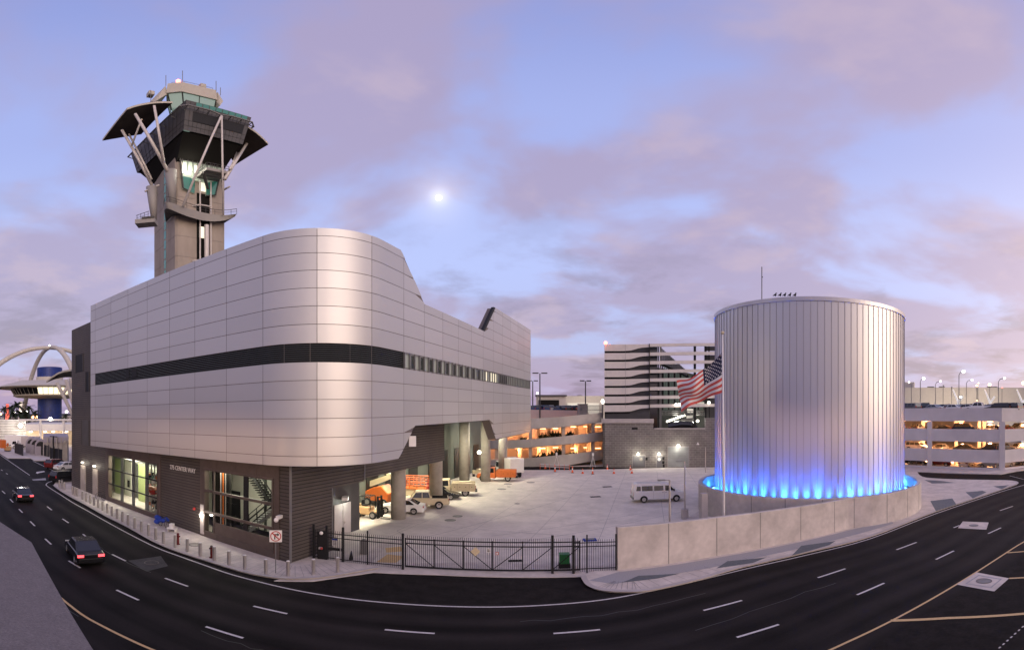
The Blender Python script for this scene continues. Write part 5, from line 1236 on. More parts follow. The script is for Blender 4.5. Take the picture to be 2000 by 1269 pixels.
mb.loft([[L1[i], L1[i] + up * (hs[i] - .03), L1[i] + up * hs[i] + (L2[i] - L1[i]) * .07, L2[i] + up * hs[i] - (L2[i] - L1[i]) * .07, L2[i] + up * (hs[i] - .03), L2[i]] for i in range(len(fw))]); mb.build('wall', 'conc', wallt)
mb = MB()
for x in (1306, 1400, 1485, 1564, 1630, 1672):
    i = min(range(len(fw)), key=lambda k: abs(az(x) - atan2(fw[k].x, fw[k].y))); p = fw[i]; t = (fw[min(i + 1, len(fw) - 1)] - fw[i - 1]).normalized(); n_ = Vector((-t.y, t.x, 0))
    mb.prism([p - t * .025 - n_ * .006, p + t * .025 - n_ * .006, p + t * .025 + n_ * .05, p - t * .025 + n_ * .05], (0, 0, hs[i] - .02))
mb.build('wall_joint', 'mgrey', wallt)
# small pilaster where the basin meets the yard
p = P(1371, 1016); mb = MB(); q = PD(1374, 805, 43.5); mb.vprism([(q.x - .3, q.y - .3), (q.x + .3, q.y - .3), (q.x + .3, q.y + .3), (q.x - .3, q.y + .3)], 0, 2.7); mb.build('pilaster', 'conc_l', bas)
for i, x in enumerate((1514.5, 1524, 1533, 1543, 1553)):
    c = PD(x, 578, 41.75); z = 20.14; b = thing('bird', 'dark bird perched on the rim of the tank, %s from left' % ORD[i], 'bird', (c.x, c.y, z), 0, 'birds on the tank rim')
    mb = MB(); mb.ball((c.x, c.y, z + .13), .10, n=8, k=6, sz=1.25); mb.ball((c.x + .05, c.y - .03, z + .28), .06, n=8, k=6); mb.tube([(c.x + .08, c.y - .05, z + .28), (c.x + .16, c.y - .08, z + .27)], [.03, .005], 5); mb.tube([(c.x - .08, c.y, z + .12), (c.x - .26, c.y + .02, z + .02)], [.07, .02], 6); mb.build('body', 'black', b, smooth=True)
    mb = MB(); [mb.tube([(c.x + d, c.y, z), (c.x + d, c.y, z + .08)], .012, 4) for d in (-.03, .03)]; mb.build('leg', 'black', b)

# ================================================================ block base and striped tower behind
PB = (.29, 87.4); PBn = Vector((sin(PB[0]), cos(PB[0]), 0)); PBt = Vector((cos(PB[0]), -sin(PB[0]), 0))
def BW(x, y, off=0.):     # photo pixel on the block wall plane, off metres toward the camera
    p = PW(x, y, (PB[0], PB[1] - off)); return p
coo = thing('cooling_tower_building', 'grey block building with white striped screens stacked above it', 'building', tuple(BW(1285, 805) - up * CAMH))
def slabw(mb, pts, th=.2, off=0., m=None): q = [BW(x, y, off) for x, y in pts]; mb.prism(q, PBn * th, m)
mb = MB()
def gz(p): return Vector((p.x, p.y, 0))
bx = [(1177.5, 826), (1276, 826), (1276, 837), (1377, 837), (1377, 816), (1430, 816)]
top = [BW(x, y) for x, y in bx]; mb.prism([gz(BW(1177.5, 900))] + top + [gz(BW(1430, 900))], PBn * .6); 
a = BW(1177.5, 826); mb.prism([gz(a), a, a + PBn * 14, gz(a) + PBn * 14], PBt * .4); mb.build('block_wall', 'block', coo)
mb = MB(); slabw(mb, [(1174.5, 826), (1174.5, 818), (1277, 818), (1277, 826)], 3.2, .25); slabw(mb, [(1278, 838), (1278, 836), (1377, 836), (1377, 838)], .8, .1); mb.build('parapet_cap', 'conc_l', coo)
mb = MB(); slabw(mb, [(1234, 839), (1234, 834.5), (1245.5, 834.5), (1245.5, 839)], .05, .06, 'black'); mb.build('vent', 'black', coo)
def bdoor(x0, x1, yt, name, m, leaves=1, fr=True):
    o_ = MB(); 
    for k in range(leaves):
        xa, xb = x0 + (x1 - x0) * k / leaves, x0 + (x1 - x0) * (k + 1) / leaves; a, b = BW(xa + .3, yt, .04), BW(xb - .3, yt, .04)
        o_.prism([gz(a) + up * .12, gz(b) + up * .12, b, a], PBn * .1)
    o = o_.build(name, m, coo)
    f_ = MB()
    for xa in (x0 - .7, x1 + .1): a, b = BW(xa, yt, .1), BW(xa + .6, yt, .1); f_.prism([gz(a), gz(b), b, a], PBn * .1)
    a, b = BW(x0 - .7, yt - 1, .1), BW(x1 + .7, yt, .1); f_.prism([BW(x0 - .7, yt, .1), b, BW(x1 + .7, yt - 1, .1), a], PBn * .1); f_.build('frame', 'conc_l', o)
    return o
MT.setdefault('mgrey3', mat('grey_door_paint', (.16, .155, .16), .6)); o = bdoor(1235.5, 1260.5, 890, 'door', 'mgrey3', 2)
mb = MB(); c = BW(1252, 897, .1); mb.cyl((c.x, c.y), .28, c.z, c.z + .02, 12); mb = MB(); mb.tube([BW(1252, 897, .05), BW(1252, 897, .12)], .3, 14); mb.build('notice', 'conc_c', o)
o = bdoor(1282.5, 1293.5, 889.5, 'door', 'mgrey3'); mb = MB(); mb.tube([BW(1287.5, 897, .05), BW(1287.5, 897, .12)], .3, 14); mb.build('notice', 'white', o)
MT['rolldoor'] = brickmat('ribbed_roller_door', (.30, .31, .30), (.28, .29, .28), (.16, .16, .16), 6, .18, .5, .02)
o = bdoor(1304.5, 1345.5, 872.5, 'roller_door', 'rolldoor')
for x, y, w in ((1246.5, 887, .42), (1287, 887, .42), (1324.5, 871, .55)):
    c = BW(x, y, .35); mb = MB(); mb.loft([[c + PBt * (r * cos(2 * pi * k / 12)) + PBn * (-r * .5 * sin(2 * pi * k / 12)) + up * z for k in range(12)] for r, z in ((w * .62, -.12), (w * .5, .1), (w * .22, .28))], 'litw'); mb.build('wall_lamp', 'litw', coo)
    light('POINT', tuple(c - PBn * .7 - up * .2), 95, (1, .95, .80), size=.25)
mb = MB()
for x, y in ((1262.8, 896), (1295.5, 895), (1295.5, 903), (1296, 910)): c = BW(x, y, .15); mb.box(c, (.35, .2, .5), -PB[0])
mb.build('card_reader', 'black', coo)
for x in (1266.5, 1271): pass
# striped screens: 8 light bands with a wave-cut lower edge over grey corrugated cladding
ps_ = .0
def SW(x, y, off): return PW(x, y, (PB[0], 90.5 - off))
def scr(mb, pts, th, off, m): q = [SW(x, y, off) for x, y in pts]; mb.prism(q, PBn * th, m)
bk_ = MB(); scr(bk_, [(1181, 818.5), (1181, 674), (1268.5, 673), (1268.5, 818.5)], .3, 0, 'corr'); MT['corr'] = brickmat('grey_corrugated_cladding', (.075, .072, .075), (.07, .067, .07), (.03, .03, .03), 6, .16, .6, .03)
a = SW(1181, 674, 0); mb = bk_; mb.prism([gz(a) + up * 9, a, a + PBn * 12, gz(a) + PBn * 12 + up * 9], PBt * .3, 'corr'); bk_.build('corrugated_wall', 'corr', coo)
P0, pit = 672.6, 16.95
MT['band'] = mat('light_screen_panel', (.68, .62, .565), .6, .1, var=.04)
for k in range(8):
    yl0 = P0 + pit * k; mb = MB(); xs = [1180.5, 1200, 1218, 1228, 1233, 1238, 1243, 1248, 1254, 1262, 1268.3]
    fr_ = [0, 0, 0, .06, .16, .34, .55, .74, .88, .97, 1.0]
    yt = [yl0 - .9 * i_ / 10 + (.0) for i_ in range(11)]; ybm = [yl0 + 12.9 - 6.7 * f - .9 * i_ / 10 for i_, f in enumerate(fr_)]
    pts = [(x, y) for x, y in zip(xs, yt)] + [(x, y) for x, y in list(zip(xs, ybm))[::-1]]
    for i_ in range(10):
        q = [SW(xs[i_], ybm[i_], .55), SW(xs[i_ + 1], ybm[i_ + 1], .55), SW(xs[i_ + 1], yt[i_ + 1], .55), SW(xs[i_], yt[i_], .55)]
        mb.prism(q, PBn * .14)
    mb.build('screen_band', 'band', coo)
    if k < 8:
        mb = MB(); scr(mb, [(1180.8, yl0 + 17.1), (1180.8, yl0 + 12.9), (1226, yl0 + 12.7), (1232, yl0 + 16.2)], .02, .06, 'black'); mb.build('gap_shade_strip', 'black', coo)  # black strip paints the deep shade between the screen bands
mb = MB(); scr(mb, [(1267.6, 800), (1267.6, 671), (1269, 671), (1269, 800)], .6, .7, 'black'); scr(mb, [(1221.3, 798), (1221.3, 672.5), (1221.6, 672.5), (1221.6, 798)], .05, .6, 'mgrey'); mb.build('edge_trim', 'black', coo)
for k in range(8):
    y = 671.3 + 16.9 * k; mb = MB(); scr(mb, [(1269.2, y + 5.6 + (.8 if k else 0)), (1269.2, y), (1420, y - 1.5), (1420, y + 4.2)], .35, .5, 'band'); mb.build('screen_beam', 'band', coo)
mb = MB()
for x0, x1 in ((1284.5, 1287), (1288.5, 1292), (1355, 1359.5), (1376, 1380), (1384, 1386)):
    mid = (x0 + x1) / 2; scr(mb, [(x0, 836), (x0, 675), (x1, 675), (x1, 836)], .5, -.4, 'black' if x0 != 1288.5 else 'mgrey')
mb.build('frame_column', 'black', coo)
mb = MB()
for y0 in (676.5, 693.6): scr(mb, [(1378, y0 + 8.5), (1378, y0), (1420, y0), (1420, y0 + 8.5)], .3, -.6, 'corr')
scr(mb, [(1378, 815), (1378, 700), (1420, 700), (1420, 815)], .3, -2.5, 'corr'); mb.build('infill_panel', 'corr', coo)
mb = MB(); scr(mb, [(1269, 836), (1269, 675), (1284, 675), (1284, 836)], .3, -2.0, 'carglass'); mb.build('stair_glazing', 'carglass', coo)
# raking stair enclosure behind the beams
rk = MB(); n = 16
MT['fin'] = mat('grey_fin_screen', (.15, .15, .15), .5, .3)
for k in range(n):
    xa = 1292 + 50 * k / n; xb = xa + 50 / n * .8; yt0 = 679.5 + 45 * k / n; yb0 = 708 + 26 * k / n
    q = [PW(x, y, (PB[0], 96)) for x, y in ((xa, yb0), (xb, yb0 + 1.4), (xb, yt0 + 2), (xa, yt0))]; rk.prism(q, PBn * 2.2, 'fin')
q = [PW(x, y, (PB[0], 96.2)) for x, y in ((1292, 712), (1345, 738), (1345, 733), (1292, 706))]; rk.prism(q, PBn * 2, 'black'); rk.build('raking_stair', 'fin', coo)
rk = MB(); MT['fing'] = mat('greenish_fin_glass', (.10, .13, .11), .2, .1, emit=(.3, .4, .33), es=.10)
for k in range(22):
    xa = 1293 + 85 * k / 22; yt0 = 714 + 20 * min(1, k / 12); q = [PW(x, y, (PB[0], 97)) for x, y in ((xa, 800), (xa + 2.6, 800), (xa + 2.6, yt0), (xa, yt0))]; rk.prism(q, PBn * .3, 'fing' if k % 3 else 'black')
rk.build('fin_screen', 'fing', coo)
mb = MB(); q = [PW(x, y, (PB[0], 99)) for x, y in ((1268, 838), (1420, 838), (1420, 742), (1268, 715))]; mb.prism(q, PBn * .3, 'inner'); mb.build('rear_wall', 'inner', coo)
# lit plant deck with luminous pipe run
MT['litp'] = mat('lit_plant_lamp', (1, 1, .9), .5, emit=(1, .95, .80), es=1.3)
mb = MB()
for k in range(9): mb.tube([PW(1302 + 4.2 * k, 824.5 - 1.5 * k, (PB[0], 94)), PW(1304.5 + 4.2 * k, 821 - 1.5 * k, (PB[0], 94))], .22, 8)
mb.build('plant_lamp', 'litp', coo)
for x, y in ((1320, 815), (1360, 820)): light('POINT', tuple(PW(x, y, (PB[0], 92.8))), 200, (1, .96, .84), size=.5)
mb = MB(); mb.tube([PW(1305, 833, (PB[0], 92)), PW(1330, 829, (PB[0], 92)), PW(1350, 830, (PB[0], 92)), PW(1357, 838, (PB[0], 92))], .75, 12, 'carblack'); mb.tube([PW(1328, 823, (PB[0], 95)), PW(1358, 820, (PB[0], 95))], .5, 10, 'dgrey')
for k in range(14): mb.tube([PW(1294 + 6 * k, 803, (PB[0], 93)), PW(1294 + 6 * k, 810, (PB[0], 93))], .07, 5, 'mgrey')
for y in (803, 806.5, 810): mb.tube([PW(1292, y, (PB[0], 93)), PW(1378, y, (PB[0], 93))], .08, 5, 'mgrey')
mb.build('pipework', 'carblack', coo)
mb = MB()
for x0, y0, x1, y1 in ((1342, 798, 1354, 806), (1341, 812, 1353, 818), (1362, 785, 1384, 788.5)): a, b = PW(x0, y1, (PB[0], 96)), PW(x1, y0, (PB[0], 96)); mb.prism([a, Vector((b.x, b.y, a.z)), b, Vector((a.x, a.y, b.z))], PBn * .4, 'glp')
MT['glp'] = mat('lit_cabinet', (.5, .48, .42), .5, emit=(1, .95, .82), es=.25); mb.build('lit_cabinet', 'glp', coo)
for i, (x, y) in enumerate(((1320.5, 790), (1327, 790), (1363, 747), (1384.5, 786), (1362.5, 822))): mb = MB(); mb.ball(PW(x, y, (PB[0], 89.2)), .28, 'litw', 8, 5); mb.build('deck_lamp', 'litw', coo)
mb = MB(); c = SW(1183, 670.5, .3); mb.cyl(c, .12, c.z - .6, c.z, 8, 'mgrey'); mb.ball(c + up * .1, .34, 'litr'); mb.build('beacon_lamp', 'litr', coo); light('POINT', tuple(c + up * .2 - PBn * .4), 60, (1, .15, .08), size=.2)
fl_ = PW(1177, 784, (PB[0], 92)); fs = thing('flood_light', 'bright flood lamp at the left edge of the striped tower', 'flood light', (fl_.x, fl_.y, 0)); mb = MB(); mb.tube([(fl_.x, fl_.y, 0), fl_], .1, 6); mb.build('pole', 'mgrey', fs); mb = MB(); mb.ball(fl_, .3, 'litw', sz=1.5); mb.build('lamp_head', 'litw', fs)

# ================================================================ curved ramp garage in the middle
rg = thing('ramp_garage', 'curving open ramp garage glowing orange inside, between the silver building and the block wall', 'parking garage', tuple(PD(1090, 805, 90) - up * CAMH))
RXs = [955, 975, 1000, 1037, 1070, 1102, 1130, 1161, 1177]
RD = [92, 90.5, 89.5, 88.5, 88.3, 88.6, 89.5, 91, 92.2]
BANDS = [([811.5, 812.5, 814, 817.4, 816, 813.2, 810.5, 807.5, 805.5], [836, 837, 837.5, 837.5, 836, 833.7, 830, 826, 824]),
         ([860, 859.8, 859.5, 857.5, 854.5, 851.7, 848.5, 845, 843], [876, 876, 875.5, 873.5, 870.5, 868, 865.5, 862.5, 860.5]),
         ([896.5, 896.2, 895.5, 894, 891, 888, 884.5, 880.5, 878], [913.5, 913.5, 912.8, 911.2, 910.5, 909.6, 905, 899.7, 896.5])]
MT['conc_l2'] = mat('ramp_concrete', (.46, .42, .38), .82, var=.08, vs=.8, stain=.18)
BANDS[0] = ([818.5, 818, 817.5, 817.2, 815.3, 813.2, 810.5, 807.5, 805.5], BANDS[0][1])
for bi, (yt, yb) in enumerate(BANDS):
    mb = MB(); a = smooth_path([PD(x, y, D) for x, y, D in zip(RXs, yt, RD)], 3); b = smooth_path([PD(x, y, D) for x, y, D in zip(RXs, yb, RD)], 3); ou = [Vector((p.x, p.y, 0)).normalized() * .25 for p in a]
    mb.loft([[p, q, q + o, p + o] for p, q, o in zip(a, b, ou)]); mb.build('parapet_band', 'conc_l2', rg)
    mb = MB(); q2 = [q + o * 40 for q, o in zip(b, ou)]
    for k in range(len(b) - 1): mb.poly([b[k] + up * .2, b[k + 1] + up * .2, q2[k + 1] + up * .2, q2[k] + up * .2], 'garin')
    for k in range(len(b) - 1): mb.poly([b[k] - up * .05, b[k + 1] - up * .05, q2[k + 1] - up * .05, q2[k] - up * .05], 'garin')
    mb.build('ramp_slab', 'garin', rg)
mb = MB()
for x, D in ((955, 92), (970, 91), (1036, 88.9), (1100.5, 88.9), (1158, 91.1)):
    p = PD(x, 805, D + .5); mb.vprism([(p.x - .3, p.y - .3), (p.x + .3, p.y - .3), (p.x + .3, p.y + .3), (p.x - .3, p.y + .3)], 0, 8.0)
mb.build('ramp_column', 'conc_c', rg)
mb = MB()
for x in (978, 1015, 1052, 1072, 1098, 1125, 1150): p = PD(x, 805, 95.5); mb.vprism([(p.x - .35, p.y - .35), (p.x + .35, p.y - .35), (p.x + .35, p.y + .35), (p.x - .35, p.y + .35)], 0, 7.6)
mb.build('inner_column', 'garin', rg)
mb = MB(); a, b = PD(940, 805, 101), PD(1180, 805, 101); mb.prism([gz(a), gz(b), gz(b) + up * 7.6, gz(a) + up * 7.6], (sin(.06) * .3, .3, 0), 'garin'); mb.build('inner_wall', 'garin', rg)
for lv, z in enumerate((3.1, 6.9)):
    for k, x in enumerate((968, 985, 1010, 1030, 1060, 1085, 1120, 1145, 1168)):
        c = PD(x, 805, 94.5 + (k % 2) * 2); c.z = z - .1 + (0.6 if lv and x > 1100 else 0) * .6; mb = MB(); mb.box(c, (1.0, .25, .1), .1); mb.build('sodium_lamp', 'lito', rg)
        if k % 2 == lv: light('POINT', tuple(c - up * .35), 430, (1, .46, .18), size=.35)
# planting visible between the ramps
for i, (x, y, D, s) in enumerate(((1062, 850, 93, 1.5), (1085, 846, 93.5, 1.6), (1110, 844, 94, 1.3), (1055, 887, 92.5, 1.4), (1075, 886, 93, 1.6), (1092, 881, 93.5, 1.5), (1022, 850, 93, .8), (1118, 880, 94, 1.0))):
    c = PD(x, y, D); sh = thing('shrub', 'dark spiky shrub inside the ramp garage, %s %s' % (ORD[i], 'of those between the ramp bands'), 'shrub', (c.x, c.y, c.z - 1.2), 0, 'shrubs between the ramp bands'); mb = MB(); rgn = random.Random(i)
    for k in range(70):
        a = rgn.random() * 2 * pi; e = rgn.uniform(0, 1.3); l = s * rgn.uniform(.6, 1.2); b0 = c + Vector((rgn.uniform(-.5, .5) * s, rgn.uniform(-.4, .4), -1.1)); tip = b0 + Vector((cos(a) * cos(e), sin(a) * cos(e), sin(e))) * l; w = Vector((-sin(a), cos(a), 0)) * .09 * s
        mb.poly([b0 - w, b0 + w, tip + w * .3, tip - w * .3]); m_d = (b0 + tip) / 2
        mb.poly([m_d - w * 1.4, m_d + w * 1.4 + up * .2, tip + up * .1])
    mb.build('foliage', 'leaf', sh); mb = MB(); mb.tube([c - up * 1.2, c - up * .7], .08, 6); mb.build('stem', 'trunk', sh)
# pink upper deck behind with dark cars
dk = thing('upper_deck_garage', 'pale pink car park deck with dark cars on top, behind the ramp', 'parking garage', tuple(PD(1080, 805, 112) - up * CAMH))
mb = MB(); a, b = PD(1020, 799.5, 103), PD(1135, 801.5, 104); mb.prism([gz(a), gz(b), b, a], Vector((0, 1, 0)) * 30); mb.build('wall', 'pinkc', dk)
mb = MB()
for k in range(26): p = PD(1128 + 2 * k, 0 + 805, 100); mb.tube([(p.x, p.y, 9.2 + .0), (p.x, p.y, 11.4)], .05, 4)
for z in (9.6, 10.5, 11.4): mb.tube([(PD(1128, 805, 100).x, PD(1128, 805, 100).y, z), (PD(1178, 805, 100).x, PD(1178, 805, 100).y, z)], .05, 4)
tag(mb.build('mesh_fence', 'mgrey'), 'grey mesh fence on the ramp roof left of the striped tower', 'fence')
c = PD(1138, 792, 99); mb = MB(); mb.box((c.x, c.y, 10.4), (1.7, 1.5, 2.4), .1, 'conc_c'); mb.box((c.x, c.y, 11.65), (1.9, 1.7, .14), .1, 'conc_c'); mb.box((c.x - .4, c.y - .78, 10.6), (.5, .04, .6), .1, 'mgrey'); tag(mb.build('equipment_hut', 'conc_c', bevel=.03), 'beige equipment box at the foot of the rooftop lamp pole', 'hut')
for i, (x, yt, D, s) in enumerate(((1040.5, 744, 112, 1.3), (1054.5, 729, 103, 1.7), (1143.5, 744, 104, 1.3))):
    p = PD(x, yt, D); t = thing('parking_lamp', ('small twin-head lamp post against the silver building edge', 'tall twin-head lamp post on the upper deck', 'twin-head lamp post standing by the beige equipment box')[i], 'lamp post', (p.x, p.y, 8), 0, 'dark lamp posts on the upper deck')
    mb = MB(); mb.tube([(p.x, p.y, 8), p], [.16, .11], 8); mb.build('pole', 'dgrey', t)
    for sx in (-1, 1): mb = MB(); mb.box(p + Vector((sx * .55 * s, 0, .05)), (.75 * s, .5, .22), 0); mb.build('lamp_head', 'dgrey', t)
# booth and long pale hall beyond
t, p, q, f, z1, z0 = shed('deck_booth', 'beige flat-roofed booth with a dark opening behind the parked cars', 'building', 1047, 1105, 771.5, 800, 135, 'archw', 14)
mb = MB(); a, b = PD(1052, 781, 134.8), PD(1092, 781, 134.8); mb.prism([Vector((a.x, a.y, 8)), Vector((b.x, b.y, 8)), b, a], (0, -.05, 0)); mb.build('opening', 'dark', t); mb = MB(); mb.prism([PD(1045, 774, 134.4), PD(1107, 774, 134.4), PD(1107, 771, 134.4), PD(1045, 771, 134.4)], (0, .5, 0)); mb.build('roof', 'dgrey', t)
t, p, q, f, z1, z0 = shed('terminal_hall', 'long cream flat-roofed hall behind the booth', 'building', 1095, 1260, 773, 800, 210, 'archw', 30)
mb = MB(); light('POINT', tuple(PD(1140, 788, 195)), 3000, (1, .86, .66), size=1.5); a, b = PD(1108, 787, 209.5), PD(1182, 787, 209.5); mb.prism([Vector((a.x, a.y, 8)), Vector((b.x, b.y, 8)), b, a], (0, -.2, 0)); mb.build('lit_base', 'glp', t); mb = MB(); c = PD(1132, 771.5, 214); mb.cyl(c, 1.6, c.z - .8, c.z, 12, 'mgrey', 1.0); mb.build('roof_vent', 'mgrey', t)
c = PD(1049.5, 767.5, 133); t = thing('street_lamp', 'glowing white lamp left of the tall twin-head post', 'street lamp', (c.x, c.y, 8)); mb = MB(); mb.tube([(c.x, c.y, 8), c], .1, 6); mb.build('pole', 'mgrey', t); mb = MB(); mb.ball(c, .26); mb.build('lamp_head', 'litw', t)

# ================================================================ white garage on the right
GC = PD(1956.5, 805, 83); GL = P(1768, 912); GLd = (Vector((GL.x, GL.y)) - Vector((GC.x, GC.y))).normalized(); GRp = PD(2060, 805, 93); GRd = (Vector((GRp.x, GRp.y)) - Vector((GC.x, GC.y))).normalized()
gar = thing('white_garage', 'three-level white car park with orange-lit decks right of the tank', 'parking garage', (GC.x, GC.y, 0))
def zc(y): return CAMH + 83 * tan(el(y))
lenL = 34.0; lenR = 26.0
lv = [(zc(823) , zc(796.6)), (zc(863.5), zc(838.5)), (zc(904.5), zc(879))]
inn2 = Vector((GC.x, GC.y)) .normalized()
def gpt(side, s, z, off=0.):
    d = GLd if side == 'L' else GRd; n_ = Vector((-d.y, d.x)); n_ = -n_ if n_.dot(inn2) < 0 else n_
    p = Vector((GC.x, GC.y)) + d * s + n_ * off; return Vector((p.x, p.y, z))
FLOORS = {}
for z0_, z1_ in lv:
    for side, ln in (('L', lenL), ('R', lenR)):
        mb = MB(); mb.prism([gpt(side, 0.02, z0_), gpt(side, ln, z0_), gpt(side, ln, z1_), gpt(side, 0.02, z1_)], gpt(side, 0, 0, .3) - gpt(side, 0, 0)); mb.build('parapet_band', 'garw', gar)
    mb = MB(); far_ = [gpt('L', lenL, z0_ + .25, 30), gpt('R', lenR, z0_ + .25, 30)]; fl = [gpt('L', 0, z0_ + .25, .3), gpt('L', lenL, z0_ + .25, .3), gpt('L', lenL, z0_ + .25, 34), gpt('R', lenR, z0_ + .25, 34), gpt('R', lenR, z0_ + .25, .3)]
    fl = [Vector((GC.x, GC.y, z0_ + .2)) + Vector((inn2.x, inn2.y, 0)) * .5, gpt('L', lenL, z0_ + .2, .3), gpt('L', lenL, z0_ + .2, 40), gpt('R', lenR, z0_ + .2, 40), gpt('R', lenR, z0_ + .2, .3)]
    mb.prism([(p.x, p.y, z1_ - 1.0) for p in fl], (0, 0, .25), 'garin'); mb.build('deck', 'garin', gar)
mb = MB()
for side, s in (('L', -.4), ('L', .1), ('L', 13.2), ('L', 29.6), ('R', 8.5), ('R', 17)):
    a = gpt(side, max(s, 0), 0, .35); mb.box((a.x, a.y, 4.2), (.9, .9, 8.4), -.9)
mb.build('column', 'garw', gar)
mb = MB()
for side, ln in (('L', lenL), ('R', lenR)): mb.prism([gpt(side, .02, 0, -.05), gpt(side, ln, 0, -.05), gpt(side, ln, .42, -.05), gpt(side, .02, .42, -.05)], gpt(side, 0, 0, .3) - gpt(side, 0, 0))
mb.build('plinth', 'garw', gar)
mb = MB()
for k in range(13): a, b = gpt('L', 14.5 + 1.15 * k, .42, .1), None; mb.tube([a, a + up * 1.1], .035, 5)
mb.tube([gpt('L', 14, 1.5, .1), gpt('L', 29, 1.5, .1)], .04, 5); mb.build('guard_rail', 'mgrey', gar)
mb = MB(); mb.prism([gpt('L', lenL, 0, 26), gpt('R', lenR, 0, 34), gpt('R', lenR, 8, 34), gpt('L', lenL, 8, 26)], (.0, .3, 0)); mb.build('inner_wall', 'garin', gar)
for li, z in enumerate((lv[0][0], lv[1][0], lv[2][0])):
    for k, (s, o_) in enumerate(((3, 4), (9, 6), (15, 4), (21, 6), (27, 4), (6, 12), (18, 12), (26, 14), (-4, 9))):
        c = gpt('L', s, z - .12, o_); mb = MB(); mb.box(c, (1.1, .25, .1), -.8); mb.build('sodium_lamp', 'lito', gar)
        if True: light('POINT', tuple(c - up * .35), 700 if li < 2 else 420, (1, .50, .22), size=.4)
        mb = MB(); a = gpt('L', s + 1.5, 0, o_ + 1.5); mb.box((a.x, a.y, z - 1.2), (.6, .6, 2.4), -.8, 'garin'); mb.build('inner_column', 'garin', gar)
# far terminal beyond the roof deck
t, p, q, f, z1, z0 = shed('far_terminal', 'long pale terminal building beyond the roof car park', 'building', 1700, 2080, 757.5, 800, 190, 'archw', 30)
[light('POINT', tuple(PD(x_, 790, 172)), 2600, (1, .82, .62), size=1.5) for x_ in (1795, 1850, 1905, 1965)]
mb = MB(); c = PD(1967, 775, 188.5); r = 3.9; arc = [c - up * 1.2 + Vector((cos(az(1967)), -sin(az(1967)), 0)) * (r * 1.05 * cos(pi * k / 12)) + up * (r * 1.1 * sin(pi * k / 12)) for k in range(13)]; mb.prism(arc, (-f) * .4, 'mgrey'); mb.build('arched_window', 'mgrey', t)
mb = MB()
for k in range(9): a = pi * (k + .5) / 9; mb.tube([c - up * 1.1 - f * .6, c - up * 1.1 - f * .6 + Vector((cos(az(1967)), -sin(az(1967)), 0)) * (r * .95 * cos(a)) + up * (r * sin(a))], .08, 5, 'white')
mb.tube([p_ - f * .5 for p_ in arc], .3, 6, 'archw'); mb.build('window_rib', 'white', t)
for x0, x1 in ((1757, 1785), (1811, 1824), (1834, 1845), (1928, 1948)): 
    mb = MB(); a, b = PD(x0, 756.5 if x0 > 1760 else 748, 192), PD(x1, 756.5 if x0 > 1760 else 748, 192); mb.prism([a - up * (2 if x0 < 1760 else .0), b - up * (2 if x0 < 1760 else .0), b + up * .4, a + up * .4], f * 3); mb.build('roof_unit', 'archw' if x0 < 1760 else 'mgrey', t)
for i, x in enumerate((1872, 1934, 1997)):
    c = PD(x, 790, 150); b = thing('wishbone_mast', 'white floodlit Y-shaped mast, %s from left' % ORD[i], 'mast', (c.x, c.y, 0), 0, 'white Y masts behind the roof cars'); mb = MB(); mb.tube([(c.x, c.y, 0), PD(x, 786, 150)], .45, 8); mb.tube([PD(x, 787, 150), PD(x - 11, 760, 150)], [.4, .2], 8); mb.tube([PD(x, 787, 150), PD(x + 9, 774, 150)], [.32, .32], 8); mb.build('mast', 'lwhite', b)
for i, (xp, xl, y, D, m, r) in enumerate(((1780, 1775.5, 746.5, 140, 'litw', .42), (1797.5, 1804, 739, 110, 'litw', .55), (1827, 1837, 744.5, 125, 'litw', .42), (1842, 1842.5, 753, 150, 'mgrey', .3), (1858.5, 1859, 756, 150, 'mgrey', .3), (1873, 1882, 725.5, 105, 'litw', .62), (1887.5, 1898.5, 742, 125, 'litw', .45), (1908, 1908, 753, 130, 'lito', .5), (1910, 1911, 748, 145, 'lito', .3), (1933, 1933, 751, 150, 'lito', .8), (1950, 1962, 738.5, 110, 'litw', .42), (1957, 1957.5, 757, 150, 'litr', .25), (2001, 1999, 748, 150, 'lito', 1.0), (1876, 1876, 775, 120, 'litw', .45), (1907.5, 1908, 782, 120, 'lito', .25))):
    D2 = D; c = PD(xl, y, D2); b = PD(xp, 805, D2); zt_ = c.z - (.8 if xp != xl else 0)
    t = thing('roof_lamp_post', 'lamp post over the roof car park, %s from left' % nth(i), 'lamp post', (b.x, b.y, 8), 0, 'lamp posts above the right car park')
    mb = MB(); mb.tube([(b.x, b.y, 8), (b.x, b.y, zt_)] + ([(b.x + (c.x - b.x) * .3, b.y + (c.y - b.y) * .3, zt_ + .6), c] if xp != xl else [c]), .09, 6); mb.build('pole', 'mgrey', t)
    mb = MB(); mb.ball(c, r * (.62 if m != 'mgrey' else .8), n=12, k=8, sz=.8); mb.build('lamp_head', m, t)
